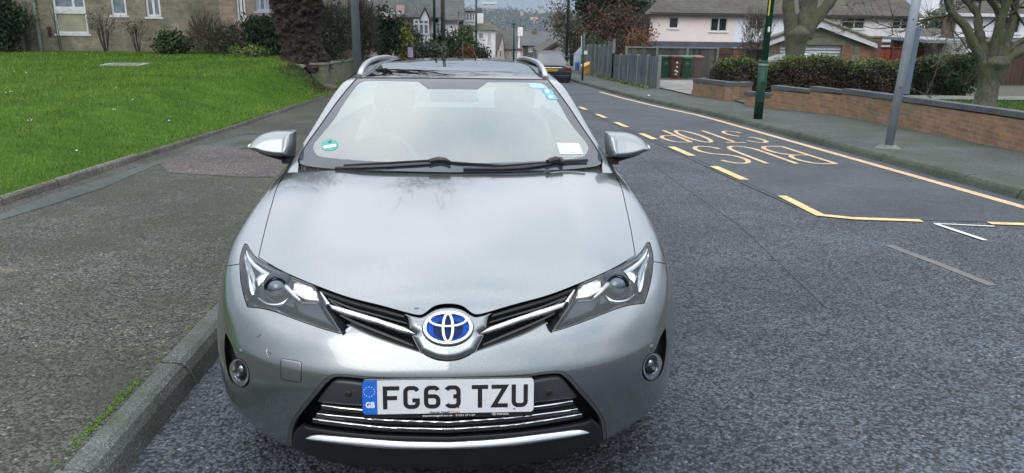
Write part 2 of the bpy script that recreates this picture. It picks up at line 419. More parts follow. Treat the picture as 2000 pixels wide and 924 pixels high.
def patch(name, src, regions, mat, parent, off=0.0, thick=0.0, dome=0.0, dome_r=6.0, both=True, cust=True, side=-1, back=None, domepow=2.0):
    """regions: list of (kind, data, offset px): 'in' keep inside, 'out' keep outside, 'line' cut a groove"""
    V, T, Nn = src
    V = V + Nn*off if off else V.copy()
    if back is not None: V = V + np.array([0, back, 0])
    ins = [(d, o) for k, d, o in regions if k == 'in']
    if ins and (thick or dome):
        near = sdf(car_px(V), ins[-1][0]) < ins[-1][1]+8; t = T[near[T].all(1)]; used = np.zeros(len(V), bool); used[t.ravel()] = True; idx = np.cumsum(used)-1
        V, T, Nn = V[used], idx[t], Nn[used]; k_ = 0
        while len(T)*4**(k_+1) < 60000 and k_ < 3: k_ += 1
        V, T, Nn = refine(V, T, Nn, k_)
    A = np.concatenate([Nn, np.zeros((len(V), 1))], 1)
    for kind, data, o in regions:
        Q = car_px(V)
        if kind == 'in': Fv = sdf(Q, data)-o
        elif kind == 'out': Fv = -(sdf(Q, data)-o)
        elif kind == 'line': Fv = o-line_dist(Q, data)
        elif kind == 'f': Fv = data(V, Q)
        Fv = np.where(Fv == 0, 1e-6, Fv)
        V, T, A = clip(V, T, A, Fv)
    Nn = A[:, :3]/np.linalg.norm(A[:, :3], axis=1, keepdims=True)
    if dome:
        poly = [d for k, d, o in regions if k == 'in'][-1]; o = [o for k, d, o in regions if k == 'in'][-1]
        d = np.clip(-(sdf(car_px(V), poly)-o)/dome_r, 0, 1); V = V+Nn*(dome*(1-(1-d)**domepow))[:, None]
    if both: V2, T2, N2 = mirror(V, T, Nn)
    elif side > 0: V2 = V*np.array([-1, 1, 1.0]); T2 = T[:, ::-1]; N2 = Nn*np.array([-1, 1, 1.0])
    else: V2, T2, N2 = V, T, Nn
    first = None
    for V3, T3, N3 in split_parts(V2, T2, N2):
        if thick:
            W, F = rim(V3, T3, N3, thick); o = link_mesh(name, W, F, mat, parent, smooth=True); o.data.set_sharp_from_angle(angle=math.radians(50))
        else: o = link_mesh(name, V3, T3, mat, parent, smooth=True, normals=None if dome else N3)
        first = first or o
    return first
def orient(src):
    V, T, Nn = src; a = V[T[:, 1]]-V[T[:, 0]]; b = V[T[:, 2]]-V[T[:, 0]]
    if (np.cross(a, b)*Nn[T[:, 0]]).sum() < 0: T = T[:, ::-1].copy()
    return V, T, Nn
BODY = orient(BODY); CABIN = orient(CABIN)
def mirrored(src):
    M = np.array([-1, 1, 1.0]); return src[0]*M, src[1][:, ::-1].copy(), src[2]*M
CAM_IN_CAR = np.array([0-CAR_O[0], -CAR_O @ ey_, -CAR_O @ ez_])
def on_surf(f, px, py, push=0.0):
    r = ray(px, py); D = np.array([r[0], r @ ey_, r @ ez_]); D /= np.linalg.norm(D)
    t = np.linspace(1.8, 5.5, 3000); P = CAM_IN_CAR+D*t[:, None]; s = f(P) < 0
    k = int(np.argmax(s)) if s.any() else 1000
    return P[k]+np.array([0, push, 0])

# ---- materials of the car
def car_paint():
    mt, nt, b = new_mat('silver_grey_paint'); co = objco(nt)
    fl = voro(nt, co, 900.0, out='Color'); s = nt.nodes.new('ShaderNodeSeparateColor'); nt.links.new(fl, s.inputs[0])
    r = ramp(nt, [(0, (.178, .196, .202)), (1, (.240, .261, .268))]); nt.links.new(s.outputs[0], r.inputs['Fac'])
    d = ramp(nt, [(.45, 0.0), (.75, .10)]); nt.links.new(noise(nt, co, 7, 6, .7), d.inputs['Fac'])
    c = mixc(nt, d.outputs['Color'], r.outputs['Color'], (.17, .175, .165))
    nt.links.new(c, b.inputs['Base Color'])
    b.inputs['Metallic'].default_value = .85; b.inputs['Roughness'].default_value = .21
    b.inputs['Coat Weight'].default_value = 1.0; b.inputs['Coat Roughness'].default_value = .035; b.inputs['Coat IOR'].default_value = 1.6
    return mt
PAINT = car_paint()
BLACKP = plain('black_plastic', (.012, .012, .013), .45)
SATIN = plain('satin_dark_plastic', (.035, .038, .042), .38)
GLOSSB = plain('gloss_black', (.008, .009, .010), .06, spec=.6, coat=.5)
DARKIN = plain('dark_lining', (.006, .006, .007), .8)
TRIMG = plain('grey_trim', (.10, .105, .11), .3, metal=.6)
RUBBER = plain('rubber', (.015, .015, .016), .75)
def chrome_mat(name='chrome', c=(.78, .80, .82), r=.07):
    mt, nt, b = new_mat(name); b.inputs['Metallic'].default_value = 1.0
    co = objco(nt); rr = ramp(nt, [(.35, r*.7), (.7, r*2.2)]); nt.links.new(noise(nt, co, 30, 3), rr.inputs['Fac'])
    nt.links.new(rr.outputs['Color'], b.inputs['Roughness']); b.inputs['Base Color'].default_value = rgb(c); return mt
CHROME = chrome_mat(); SATCH = chrome_mat('satin_metal', (.62, .64, .66), .22)
def glass_mat(name, tint=(.93, .96, .95), refl=2.0, rough=.0, ior=1.5, dirt=0.0, floor=0.0):
    mt = bpy.data.materials.new(name); mt.use_nodes = True; nt = mt.node_tree; nt.nodes.clear()
    o = nt.nodes.new('ShaderNodeOutputMaterial'); g = nt.nodes.new('ShaderNodeBsdfGlossy'); t = nt.nodes.new('ShaderNodeBsdfTransparent')
    g.inputs['Roughness'].default_value = rough; g.inputs['Color'].default_value = (.93, 1.0, .98, 1); t.inputs['Color'].default_value = rgb(tint)
    fr = nt.nodes.new('ShaderNodeFresnel'); fr.inputs['IOR'].default_value = ior
    x = nt.nodes.new('ShaderNodeMixShader'); f = mathn(nt, 'ADD', mathn(nt, 'MULTIPLY', fr.outputs[0], refl), floor); f = mathn(nt, 'MINIMUM', f, 1.0)
    nt.links.new(f, x.inputs[0]); nt.links.new(t.outputs[0], x.inputs[1]); nt.links.new(g.outputs[0], x.inputs[2])
    last = x.outputs[0]
    if dirt:
        d = nt.nodes.new('ShaderNodeBsdfDiffuse'); d.inputs['Color'].default_value = (.5, .5, .48, 1)
        y = nt.nodes.new('ShaderNodeMixShader'); co = objco(nt)
        rr = ramp(nt, [(.3, dirt*.3), (.8, dirt)]); nt.links.new(noise(nt, co, 5, 6, .7), rr.inputs['Fac'])
        nt.links.new(rr.outputs['Color'], y.inputs[0]); nt.links.new(last, y.inputs[1]); nt.links.new(d.outputs[0], y.inputs[2]); last = y.outputs[0]
    nt.links.new(last, o.inputs['Surface']); return mt
def frit_mat():
    mt = bpy.data.materials.new('ceramic_border'); mt.use_nodes = True; nt = mt.node_tree; nt.nodes.clear(); o = nt.nodes.new('ShaderNodeOutputMaterial')
    g = nt.nodes.new('ShaderNodeBsdfGlossy'); g.inputs['Roughness'].default_value = 0.0; d = nt.nodes.new('ShaderNodeBsdfDiffuse'); d.inputs['Color'].default_value = (.022, .030, .045, 1)
    fr = nt.nodes.new('ShaderNodeFresnel'); fr.inputs['IOR'].default_value = 1.6; x = nt.nodes.new('ShaderNodeMixShader'); nt.links.new(mathn(nt, 'MINIMUM', mathn(nt, 'ADD', mathn(nt, 'MULTIPLY', fr.outputs[0], 1.3), .015), 1.0), x.inputs[0])
    nt.links.new(d.outputs[0], x.inputs[1]); nt.links.new(g.outputs[0], x.inputs[2]); nt.links.new(x.outputs[0], o.inputs['Surface']); return mt
SCREEN_GLASS = glass_mat('windscreen_glass', (.60, .72, .70), 2.0, ior=1.6, dirt=.07, floor=.085)
LENS = glass_mat('lamp_lens', (.96, .97, .98), .9, ior=1.45, dirt=.015)
WHITEP = plain('white_print', (.75, .76, .76), .5)
FRIT = frit_mat()
ROOFG = plain('roof_glass', (.01, .012, .014), .03, spec=.9, coat=1.0)

car = empty('parked_car', tuple(CAR_O), (-SLOPE, 0, 0), 'silver grey estate car facing the camera, parked at the kerb with its running lights on', 'car')

c = 'c'
HOOD = smooth_outline([(585,319.5,c),(601,325),(661,331),(740,333.5),(850,336.5),(910,337,c),(910,593.6,c),(878,593.6),(861,595),(845.5,600),(830,612),(818,615.6),(795,611),(748,598),(678,580),(615,557),(572,539),(539,523),(505,502.5,c),(514,463),(522,431),(530,402),(541,366),(554,345),(567,330)])
HL = smooth_outline([(478,476,c),(483,479),(489,489),(503,505),(539,525.5),(575,542),(610.5,556.5,c),(619,567),(634,596),(653,627),(672,653.5,c),(634,643),(587,627),(544,611),(515,603),(484,599.5,c),(477,579),(471,550.5),(468.5,517),(471,496)])
GR = smooth_outline([(613,555.5,c),(678,580),(748,598),(795,611),(818,615.6),(830,612),(845.5,600),(861,595),(878,593.6),(915,593.6,c),(915,706,c),(877,706),(853,703.5),(834,696),(822,689.5),(775,675),(727,658),(697,644),(683,635,c),(677,649),(670,656,c),(653,627),(634,597),(619,567)])
HOUSE = smooth_outline([(790,613.5,c),(818,620),(830,617),(845.5,607),(861,602),(879,600.5),(915,600.5,c),(915,704.6,c),(877,704.6),(853,702),(834,694.5),(822,688,c),(806,656,c),(815,652,c),(801,642,c),(797,621)])
TRO = smooth_outline([(915,741.4,c),(879,741.4),(776.5,740.4),(725,736.3),(673.7,730.7),(651,731),(638,738),(626,749),(608,771),(587,796),(571,821),(563,843),(561.5,872,c),(561,990,c),(915,990,c)])
TRI = smooth_outline([(915,746,c),(879,746),(776,744.8),(726,741),(675,735.8),(654,736.5),(643,743),(631,755),(614,776),(592,802),(576.5,824),(571,844),(569.5,872,c),(569,990,c),(915,990,c)])
FOG = smooth_outline([(440,648,c),(452,672),(462,697),(474,703),(484,716),(488,735),(485,751),(474,758),(458,752),(448,738),(442,715),(438,680)])
def ell(cx, cy, rx, ry, rot=0, n=40):
    t = np.linspace(0, 2*np.pi, n, endpoint=False); x = rx*np.cos(t); y = ry*np.sin(t); r = math.radians(rot)
    return np.stack([cx+x*math.cos(r)-y*math.sin(r), cy+x*math.sin(r)+y*math.cos(r)], 1)
def rrect(x0, y0, x1, y1, r, n=5):
    P = []
    for (cx, cy, a) in ((x1-r, y0+r, -90), (x1-r, y1-r, 0), (x0+r, y1-r, 90), (x0+r, y0+r, 180)):
        for k in range(n+1):
            t = math.radians(a+90*k/n); P.append((cx+r*math.cos(t), cy+r*math.sin(t)))
    return np.array(P)

SIDE = lambda V: np.maximum(V[:, 1]-1.18, np.minimum(V[:, 1]-1.0, .75-V[:, 2]))
ARCH = lambda V, Q: np.where(np.abs(V[:, 0]) > .55, .345-np.hypot(V[:, 1]-.93, V[:, 2]-.315), -1.0)
G = 1.3
bumper_line = lambda V, Q: (np.interp(Q[:, 0], [440, 468], [520.3, 515.6])+.8)-Q[:, 1]
above_line = lambda V, Q: Q[:, 1]-(np.interp(Q[:, 0], [440, 468], [520.3, 515.6])-.8)
cuts = [('out', HL, 1.2), ('out', GR, 0.6)]
patch('bonnet', BODY, [('in', HOOD, -.9)], PAINT, car)
patch('front_bumper', BODY, [('f', bumper_line, 0), ('out', HOOD, 2), ('out', HL, 1.2), ('out', GR, 0.3), ('out', TRO, 0), ('out', FOG, 0), ('f', ARCH, 0)], PAINT, car)
patch('wing', BODY, [('f', above_line, 0), ('out', HOOD, .7), ('out', HL, 1.2), ('f', ARCH, 0), ('f', lambda V, Q: SIDE(V), 0)], PAINT, car)
patch('inner_shell', BODY, [('out', GR, 2), ('out', HL, 2), ('out', TRO, 2), ('out', FOG, 2), ('f', ARCH, 0), ('f', lambda V, Q: V[:, 1]-1.0, 0)], DARKIN, car, off=-.010)
# bulk of the sides and tail behind the front wings
def tail():
    Vs = np.linspace(.99, 4.44, 64); ph = np.radians(np.linspace(20, 158, 90)); VV, PH = np.meshgrid(Vs, ph, indexing='ij')
    O = np.stack([VV.ravel()*0, VV.ravel(), VV.ravel()*0+.5], 1); D = np.stack([-np.sin(PH.ravel()), VV.ravel()*0, np.cos(PH.ravel())], 1)
    P = shoot(f_body, O, D, 1.6); src = orient((P, grid_tris(64, 90), grad(f_body, P)))
    RA = lambda V, Q: np.where(np.abs(V[:, 0]) > .5, .345-np.hypot(V[:, 1]-3.53, V[:, 2]-.315), -1.0)
    V, T, Nn = src; A = Nn
    for fn in (ARCH, RA, lambda V, Q: -SIDE(V), lambda V, Q: np.where(V[:, 2] > .8, .69-np.abs(V[:, 0]), -1.0)): V, T, A = clip(V, T, A, fn(V, None)+1e-7)
    V, T, A = mirror(V, T, A)
    for V3, T3, N3 in split_parts(V, T, A): link_mesh('body_side', V3, T3, PAINT, car, True, N3)
    mb = MB(); mb.box(-.80, .80, 4.36, 4.40, .3, 1.02).build('tail_panel', PAINT, car)
    mb = MB(); mb.box(-.60, .60, .75, 4.35, .15, .20).build('floor_pan', DARKIN, car); MB().box(-.50, .50, .34, .745, .165, .185).build('shade_plate', DARKIN, car)  # the second box is an added plate blocking light, deepening shade under the nose
tail()

def well(name, outline, depth, mat, parent, src=BODY, push=.0, shrink=0.0, side=0):
    V, T, Nn = src; Fv = sdf(car_px(V), outline)-shrink+1e-6; V, T, A = clip(V, T, Nn, Fv)
    bd = free_edges(T); n = len(V); B = V+np.array([0, depth, 0])+np.array([0, 0, 0.0]); V1 = V+np.array([0, push, 0])
    def keep(a, b): return abs(V[a, 0]) > 1e-4 or abs(V[b, 0]) > 1e-4
    F = [(int(t[0])+n, int(t[1])+n, int(t[2])+n) for t in T]+[(a, b, b+n, a+n) for a, b in bd if keep(a, b)]
    W = np.concatenate([V1, B])
    if side == 0: M = np.array([-1, 1, 1.0]); F = F+[tuple(x+2*n for x in f[::-1]) for f in F]; W = np.concatenate([W, W*M])
    elif side > 0: F = [f[::-1] for f in F]; W = W*np.array([-1, 1, 1.0])
    return link_mesh(name, W, F, mat, parent)
# ---- upper grille
gr = well('upper_grille', GR, .10, DARKIN, car)
GG = [('in', GR, -.5)]
bar = smooth_outline([(640,593,c),(690,607),(745,624),(795,641),(815,652.5,c),(812,656,c),(775,646),(728,630),(680,616),(647,604,c)])
patch('chrome_bar', BODY, GG+[('in', bar, 0)], SATCH, gr, off=-.006, thick=.012, dome=.006, dome_r=5)
top_bar = smooth_outline([(620,563,c),(680,585),(745,603),(789,616,c),(790,620,c),(744,608),(679,590),(624,570,c)])
patch('top_bar', BODY, [('in', top_bar, 0)], SATIN, gr, off=-.014, thick=.01)
for k, (a, b) in enumerate(((18, 21), (28, 31))):
    s = smooth_outline([(634+a*.35,574+a*.42,c),(690,583+a),(745,600+a*.9),(794,614+a*.9,c),(795,617+a*.9,c),(744,603+a*.9),(689,586.5+a),(636+a*.35,578+a*.42,c)])
    patch('grille_slat', BODY, [('in', GR, -2), ('in', s, 0)], BLACKP, gr, back=.03, thick=.02)
s = smooth_outline([(664,613,c),(700,630),(750,650),(806,673,c),(808,677,c),(750,655),(699,634.5),(664,617,c)])
patch('grille_slat', BODY, [('in', GR, -2), ('in', s, 0)], BLACKP, gr, back=.03, thick=.02)
edge = smooth_outline([(679,633,c),(697,641.5),(727,655.5),(775,672.5),(820,687,c),(805,657,c),(807,656,c),(823.5,689.5,c),(775,676),(727,659),(697,645),(677,636,c)])
patch('lower_frame', BODY, [('in', edge, 0)], TRIMG, gr, off=-.001, thick=.01)
s = np.array([(622,568),(629,570),(644,592),(637,594)])
patch('end_piece', BODY, [('in', s, 0)], SATCH, gr, off=-.01, thick=.01, dome=.003, dome_r=3)
patch('badge_surround', BODY, [('in', HOUSE, 0)], PAINT, car, off=.001, dome=.012, dome_r=13)
# ---- badge: rings on a dark blue dish
def badge():
    Cc = on_surf(f_body, 877.4, 644); Cc[0] = 0
    nrm = grad(f_body, np.array([Cc]))[0]; nrm[0] = 0; nrm /= np.linalg.norm(nrm)
    up = np.array([0, -nrm[2]*-1 if False else 0, 0]); up = np.array([0, nrm[2]*-nrm[1]*0, 1.0]); up = up-nrm*(up @ nrm); up /= np.linalg.norm(up)
    X = np.array([1.0, 0, 0]); base = Cc+nrm*.016
    q0 = car_px([Cc])[0]; sx = car_px([Cc+X*.01])[0][0]-q0[0]; sy = -(car_px([Cc+up*.01])[0][1]-q0[1])
    kx = .01/sx; ky = .01/sy
    root = tag(MB().build('badge', BLACKP, car)) if False else None
    def E(cx, cy, rx, ry, rad, h, name, mat, par, flat=.7, n=64):
        pts = []
        mb = MB(); V = []; Fs = []; m_ = 10
        for i in range(n):
            t = 2*math.pi*i/n; p = base+X*(cx+rx*math.cos(t))*kx+up*(cy+ry*math.sin(t))*ky+nrm*h
            o = X*math.cos(t)*ry*ky+up*math.sin(t)*rx*kx; o /= np.linalg.norm(o)
            for j in range(m_):
                q = 2*math.pi*j/m_; V.append(p+o*math.cos(q)*rad+nrm*math.sin(q)*rad*flat)
        for i in range(n):
            for j in range(m_): Fs.append((i*m_+j, ((i+1) % n)*m_+j, ((i+1) % n)*m_+(j+1) % m_, i*m_+(j+1) % m_))
        mb.add(V, Fs); return mb.build(name, mat, par, True)
    BL = plain('badge_blue', (.004, .05, .33), .55, var=.5, vs=30, spec=.15)
    V = [base-nrm*.002]+[base+X*44*kx*math.cos(t)+up*29*ky*math.sin(t)-nrm*.001 for t in np.linspace(0, 2*math.pi, 48, endpoint=False)]
    dish = link_mesh('badge', V, [(0, i+1, (i+1) % 48+1) for i in range(48)], BL, car, True)
    V = [base]+[base+X*29*kx*math.cos(t)+up*(19*ky*math.sin(t)-3*ky)+nrm*.0006 for t in np.linspace(0, 2*math.pi, 40, endpoint=False)]
    link_mesh('dark_centre', V, [(0, i+1, (i+1) % 40+1) for i in range(40)], plain('badge_navy', (.003, .014, .07), .5, spec=.15), dish, True)
    E(0, 0, 49, 33.2, .0028, -.004, 'dark_rim', BLACKP, dish)
    E(0, 0, 45, 29.6, .0068, 0, 'outer_ring', CHROME, dish, .8)
    E(0, 15, 36, 13, .0048, .003, 'wide_ring', CHROME, dish, .8)
    E(0, -1, 9.5, 26.5, .0050, .0042, 'tall_ring', CHROME, dish, .8)
badge()
# ---- lower grille
lg = well('lower_grille', TRI, .11, DARKIN, car)
TRIM_CUT = lambda V, Q: sdf(Q, TRI)*-1
patch('grille_surround', BODY, [('in', TRO, -.8), ('out', TRI, 0)], TRIMG, car, off=.001, thick=.02)
panel = smooth_outline([(915,752,c),(879,752),(776,751),(720,748),(712,748),(706,746,c),(662,741),(651,744),(643,752),(623,778),(620,785,c),(640,788),(719,794),(879,803),(915,803,c)])
patch('sensor_panel', BODY, [('in', panel, 0)], SATIN, car, off=-.018, thick=.02, dome=.006, dome_r=6)
for (s) in ([(627,791,c),(665,796),(719,800.5),(800,804),(915,806,c),(915,808.2,c),(800,806.2),(719,802.5),(665,798),(629,793,c)],
            [(618,807,c),(658,811.5),(712,816.5),(766,820),(915,825,c),(915,827.4,c),(766,822.3),(712,818.8),(658,813.8),(620,809,c)],
            [(610,817.5,c),(658,824),(719,831),(776,835),(915,838,c),(915,840.6,c),(776,837.6),(719,833.6),(658,826.8),(612,820,c)]):
    o = smooth_outline(s); p_ = [(q[0], q[1]+5) for q in o]
    patch('chrome_blade', BODY, [('in', TRI, -1), ('in', o, 0)], CHROME, lg, off=-.006, thick=.006, dome=.002, dome_r=2)
    lower = smooth_outline([(a[0], a[1]+(2.2 if i < len(s)//2 else 5.5))+tuple(a[2:]) for i, a in enumerate(s)])
    patch('black_fin', BODY, [('in', TRI, -1), ('in', lower, 0)], SATIN, lg, off=-.014, thick=.03)
val = smooth_outline([(597,825,c),(600,834),(657,843),(719,849),(776,852),(879,854),(915,854,c),(915,960,c),(560,960,c),(569,872,c),(571,850),(577,840)])
patch('valance', BODY, [('in', TRO, -2), ('in', val, 0)], plain('valance_black', (.010, .011, .013), .22), car, off=-.004, thick=.01, dome=.006, dome_r=8)
lip = smooth_outline([(595,857,c),(607,852.5),(622,851),(650,853),(684,856),(766,862.5),(830,864.5),(915,865,c),(915,878,c),(828,879.5),(746,877.5),(684,871.5),(622,863.5)])
patch('chrome_lip', BODY, [('in', lip, 0)], CHROME, car, off=.006, thick=.012, dome=.012, dome_r=13)
for sx in (0, 1):
    src = BODY if not sx else mirrored(BODY)
    q = ell(680, 770.5, 6.5, 6.5) if not sx else ell(1073, 768, 6.5, 6.5)
    patch('parking_sensor', src, [('in', q, 0)], BLACKP, car, off=-.009, thick=.004, dome=.002, dome_r=3, both=False)
    q = ell(468, 686.5, 3.6, 5.2) if not sx else ell(1275, 678, 3.6, 5.2)
    patch('parking_sensor', src, [('in', q, 0)], PAINT, car, off=.002, thick=.004, dome=.001, dome_r=3, both=False)
cov = np.array([(548,704),(551,700.5),(585,706),(588,710),(588,744),(585,747.5),(552,742),(548,738)])
patch('towing_eye_cover', BODY, [('in', cov, -.8)], PAINT, car, off=.0015, both=False, dome=.0006, dome_r=2)
cov2 = patch('cover_seam', BODY, [('in', cov, .5), ('out', cov, -.5)], DARKIN, car, off=.0012, both=False)
# small knocks and scuffs in the bumper
SCUFF = plain('bare_scuff', (.10, .105, .11), .6, var=.4, vs=200); SCUFL = plain('pale_scuff', (.42, .43, .44), .5, var=.4, vs=200)
for pts, mt in (([(521,676),(523,684),(522,690),(526,699),(524,700),(519,690)], SCUFL), ([(525,684),(529,689),(527,697),(524,690)], SCUFF), ([(497,659),(508,652),(510,654),(500,661)], SCUFF), ([(807,603),(812,600),(820,601.5),(815,604),(808,605)], SCUFF), ([(674,643),(688,637),(684,646),(676,650)], SCUFL)):
    patch('paint_scuff', BODY, [('in', np.array(pts, float), 0)], mt, car, off=.0009, both=False)
# ---- lamps
def headlights():
    SMOKE = plain('smoked_reflector', (.035, .042, .052), .18, metal=.5, var=.4, vs=25)
    REFL = chrome_mat('reflector', (.72, .74, .80), .12); STRIP = plain('bright_reflector', (.80, .81, .84), .12, metal=.35, coat=1, var=.02)
    CRES = smooth_outline([(503,579,c),(512,586),(524,590),(538,591.5),(552,589),(563,581,c),(556,592),(545,597.5),(532,598.5),(518,596),(508,589)])
    DRL = plain('running_light', (.9, .9, .85), .3, emit=(1.0, .98, .88), es=2.3, var=.02)
    PROJ = plain('projector_glass', (.06, .08, .105), .05, metal=.5, coat=1)
    A1 = smooth_outline([(481,483,c),(486,497),(499,514),(520,529),(545,543),(562,556),(574,572),(588,586,c),(584,587,c),(571,577),(557,563),(541,550),(515,535),(494,519),(482,503)])
    A2 = smooth_outline([(484,484,c),(490,494),(505,508),(540,528.5),(575,545),(608,558,c),(607,561,c),(574,548.5),(538,532),(503,513),(488,500)])
    B1 = smooth_outline([(500,545,c),(506,536),(515,530.5),(524,535),(533,543,c),(522,546),(512,551),(505,559,c)])
    DR = smooth_outline([(573,553,c),(586,553),(614,562,c),(618,572),(623,587,c),(610,586),(597,584),(585,578),(570,569,c),(574,560)])
    SD = smooth_outline([(478,492,c),(484,505),(493,522),(499,540),(499,562),(495,580,c),(489,574),(482,552),(477,520)])
    IN = smooth_outline([(572,590,c),(585,589),(610,590),(626,591,c),(640,615),(654,640,c),(600,622),(580,610)])
    for side in (-1, 1):
        kw = dict(both=False, side=side)
        h = well('headlight', HL, .085, SMOKE, car, push=.003, side=side)
        patch('lamp_shell', BODY, [('in', HL, 0), ('out', HL, -2.2)], GLOSSB, h, off=-.003, **kw)
        patch('lens', BODY, [('in', HL, -.2)], LENS, h, off=-.001, **kw)
        patch('light_strip', BODY, [('in', A1, 0)], STRIP, h, back=.012, thick=.010, dome=.003, dome_r=3, **kw)
        patch('lower_crescent', BODY, [('in', HL, -3), ('in', CRES, 0)], REFL, h, back=.028, thick=.006, dome=.004, dome_r=3, **kw)
        patch('upper_strip', BODY, [('in', HL, -3), ('in', A2, 0)], REFL, h, back=.02, thick=.01, **kw)
        patch('reflector_wing', BODY, [('in', B1, 0)], REFL, h, back=.035, dome=.01, dome_r=8, **kw)
        patch('side_reflector', BODY, [('in', HL, -5), ('in', SD, 0)], REFL, h, back=.05, dome=.02, dome_r=12, **kw)
        patch('smoked_panel', BODY, [('in', HL, -4), ('in', IN, 0)], SMOKE, h, back=.03, dome=.006, dome_r=8, **kw)
        patch('running_light_tray', BODY, [('in', HL, -4), ('in', DR, 0)], STRIP, h, back=.030, thick=.01, dome=.004, dome_r=8, **kw)
        for (ex, ey, r1, r2) in ((580, 560, 5.5, 4.5), (592, 562.5, 6, 5), (604, 567, 6, 5.5), (613, 575, 5.5, 6), (597, 574.5, 6, 5), (585, 570.5, 5.5, 4.5)): patch('daytime_running_light', BODY, [('in', ell(ex, ey, r1, r2), 0)], DRL, h, back=.024, thick=.006, dome=.005, dome_r=5, **kw)
        cc = on_surf(f_body, 537, 570.5, .03); r = np.array([side if side > 0 else 1, 1, 1.0])
        if side > 0: cc = cc*np.array([-1, 1, 1])
        ax = np.array([.10*side, -1.0, .16]); ax /= np.linalg.norm(ax); a1 = np.cross(ax, [0, 0, 1]); a1 /= np.linalg.norm(a1); a2 = np.cross(a1, ax)
        def lathe(prof, name, mat, n=40):
            V = []; Fs = []
            for (rr, hh) in prof:
                for k in range(n):
                    t = 2*math.pi*k/n; V.append(cc+(a1*math.cos(t)+a2*math.sin(t))*rr+ax*hh)
            for i in range(len(prof)-1):
                for k in range(n): Fs.append((i*n+k, i*n+(k+1) % n, (i+1)*n+(k+1) % n, (i+1)*n+k))
            return link_mesh(name, V, Fs, mat, h, True)
        lathe([(.0001, .024), (.010, .0235), (.020, .020), (.029, .013), (.034, .004), (.0355, -.01)], 'projector_lens', PROJ)
        lathe([(.0365, -.012), (.0375, .004), (.041, .008), (.045, .004), (.050, -.006), (.058, -.02)], 'projector_bezel', SMOKE)
        # fog light in its dark recess
        fw = well('fog_light', FOG, .05, DARKIN, car, side=side)
        e1 = ell(466.5, 728, 18.5, 27, -12); e2 = ell(469, 725, 13.5, 21, -12)
        patch('chrome_bezel', BODY, [('in', e1, 0), ('out', e2, 0)], CHROME, fw, off=-.004, thick=.02, **kw)
        patch('fog_reflector', BODY, [('in', e2, 2)], SMOKE, fw, back=.03, dome=-.012, dome_r=14, **kw)
        patch('fog_lens', BODY, [('in', e2, 1)], LENS, fw, off=-.01, dome=.008, dome_r=14, **kw)
        e3 = ell(470, 722, 5, 9, -12)
        patch('fog_bulb_cap', BODY, [('in', e3, 0)], REFL, fw, back=.012, dome=.006, dome_r=5, **kw)
headlights()
# ---- number plate
def ribbon(pts, wd, z, closed=False):
    pts = [np.array(p, float) for p in pts]; n = len(pts); V = []; Fs = []
    for i, p in enumerate(pts):
        a = pts[i-1] if (i > 0 or closed) else None; b = pts[(i+1) % n] if (i < n-1 or closed) else None
        d1 = (p-a)/np.linalg.norm(p-a) if a is not None else None; d2 = (b-p)/np.linalg.norm(b-p) if b is not None else None
        if d1 is None: d1 = d2
        if d2 is None: d2 = d1
        n1 = np.array([-d1[1], d1[0]]); n2 = np.array([-d2[1], d2[0]]); mm = n1+n2; mm /= np.linalg.norm(mm); k = wd/2/max(.35, mm @ n1)
        V += [(p[0]+mm[0]*k, 0, p[1]+mm[1]*k), (p[0]-mm[0]*k, 0, p[1]-mm[1]*k)]
    L = n if closed else n-1
    for i in range(L): j = (i+1) % n; Fs.append((2*i, 2*i+1, 2*j+1, 2*j))
    return [(a, z, b) for a, _, b in V], Fs
def arc(cx, cy, r, a0, a1, n=8): return [(cx+r*math.cos(math.radians(a0+(a1-a0)*k/n)), cy+r*math.sin(math.radians(a0+(a1-a0)*k/n))) for k in range(n+1)]
def text_part(name, s, size, loc, rot, mat, parent, width=None, ext=.0004, bold=0.0):
    cu = bpy.data.curves.new(name, 'FONT'); cu.body = s; cu.size = size; cu.extrude = ext; cu.offset = bold; cu.resolution_u = 3
    tmp = bpy.data.objects.new(name, cu); me = bpy.data.meshes.new_from_object(tmp); bpy.data.objects.remove(tmp)
    co_ = np.array([v.co[:] for v in me.vertices]); x0, x1 = co_[:, 0].min(), co_[:, 0].max(); sc = width/(x1-x0) if width else 1.0
    for v in me.vertices: v.co.x = (v.co.x-x0)*sc
    me.materials.clear(); me.materials.append(mat); o = bpy.data.objects.new(name, me); COL.objects.link(o); o.parent = parent; o.location = loc; o.rotation_euler = rot
    return o
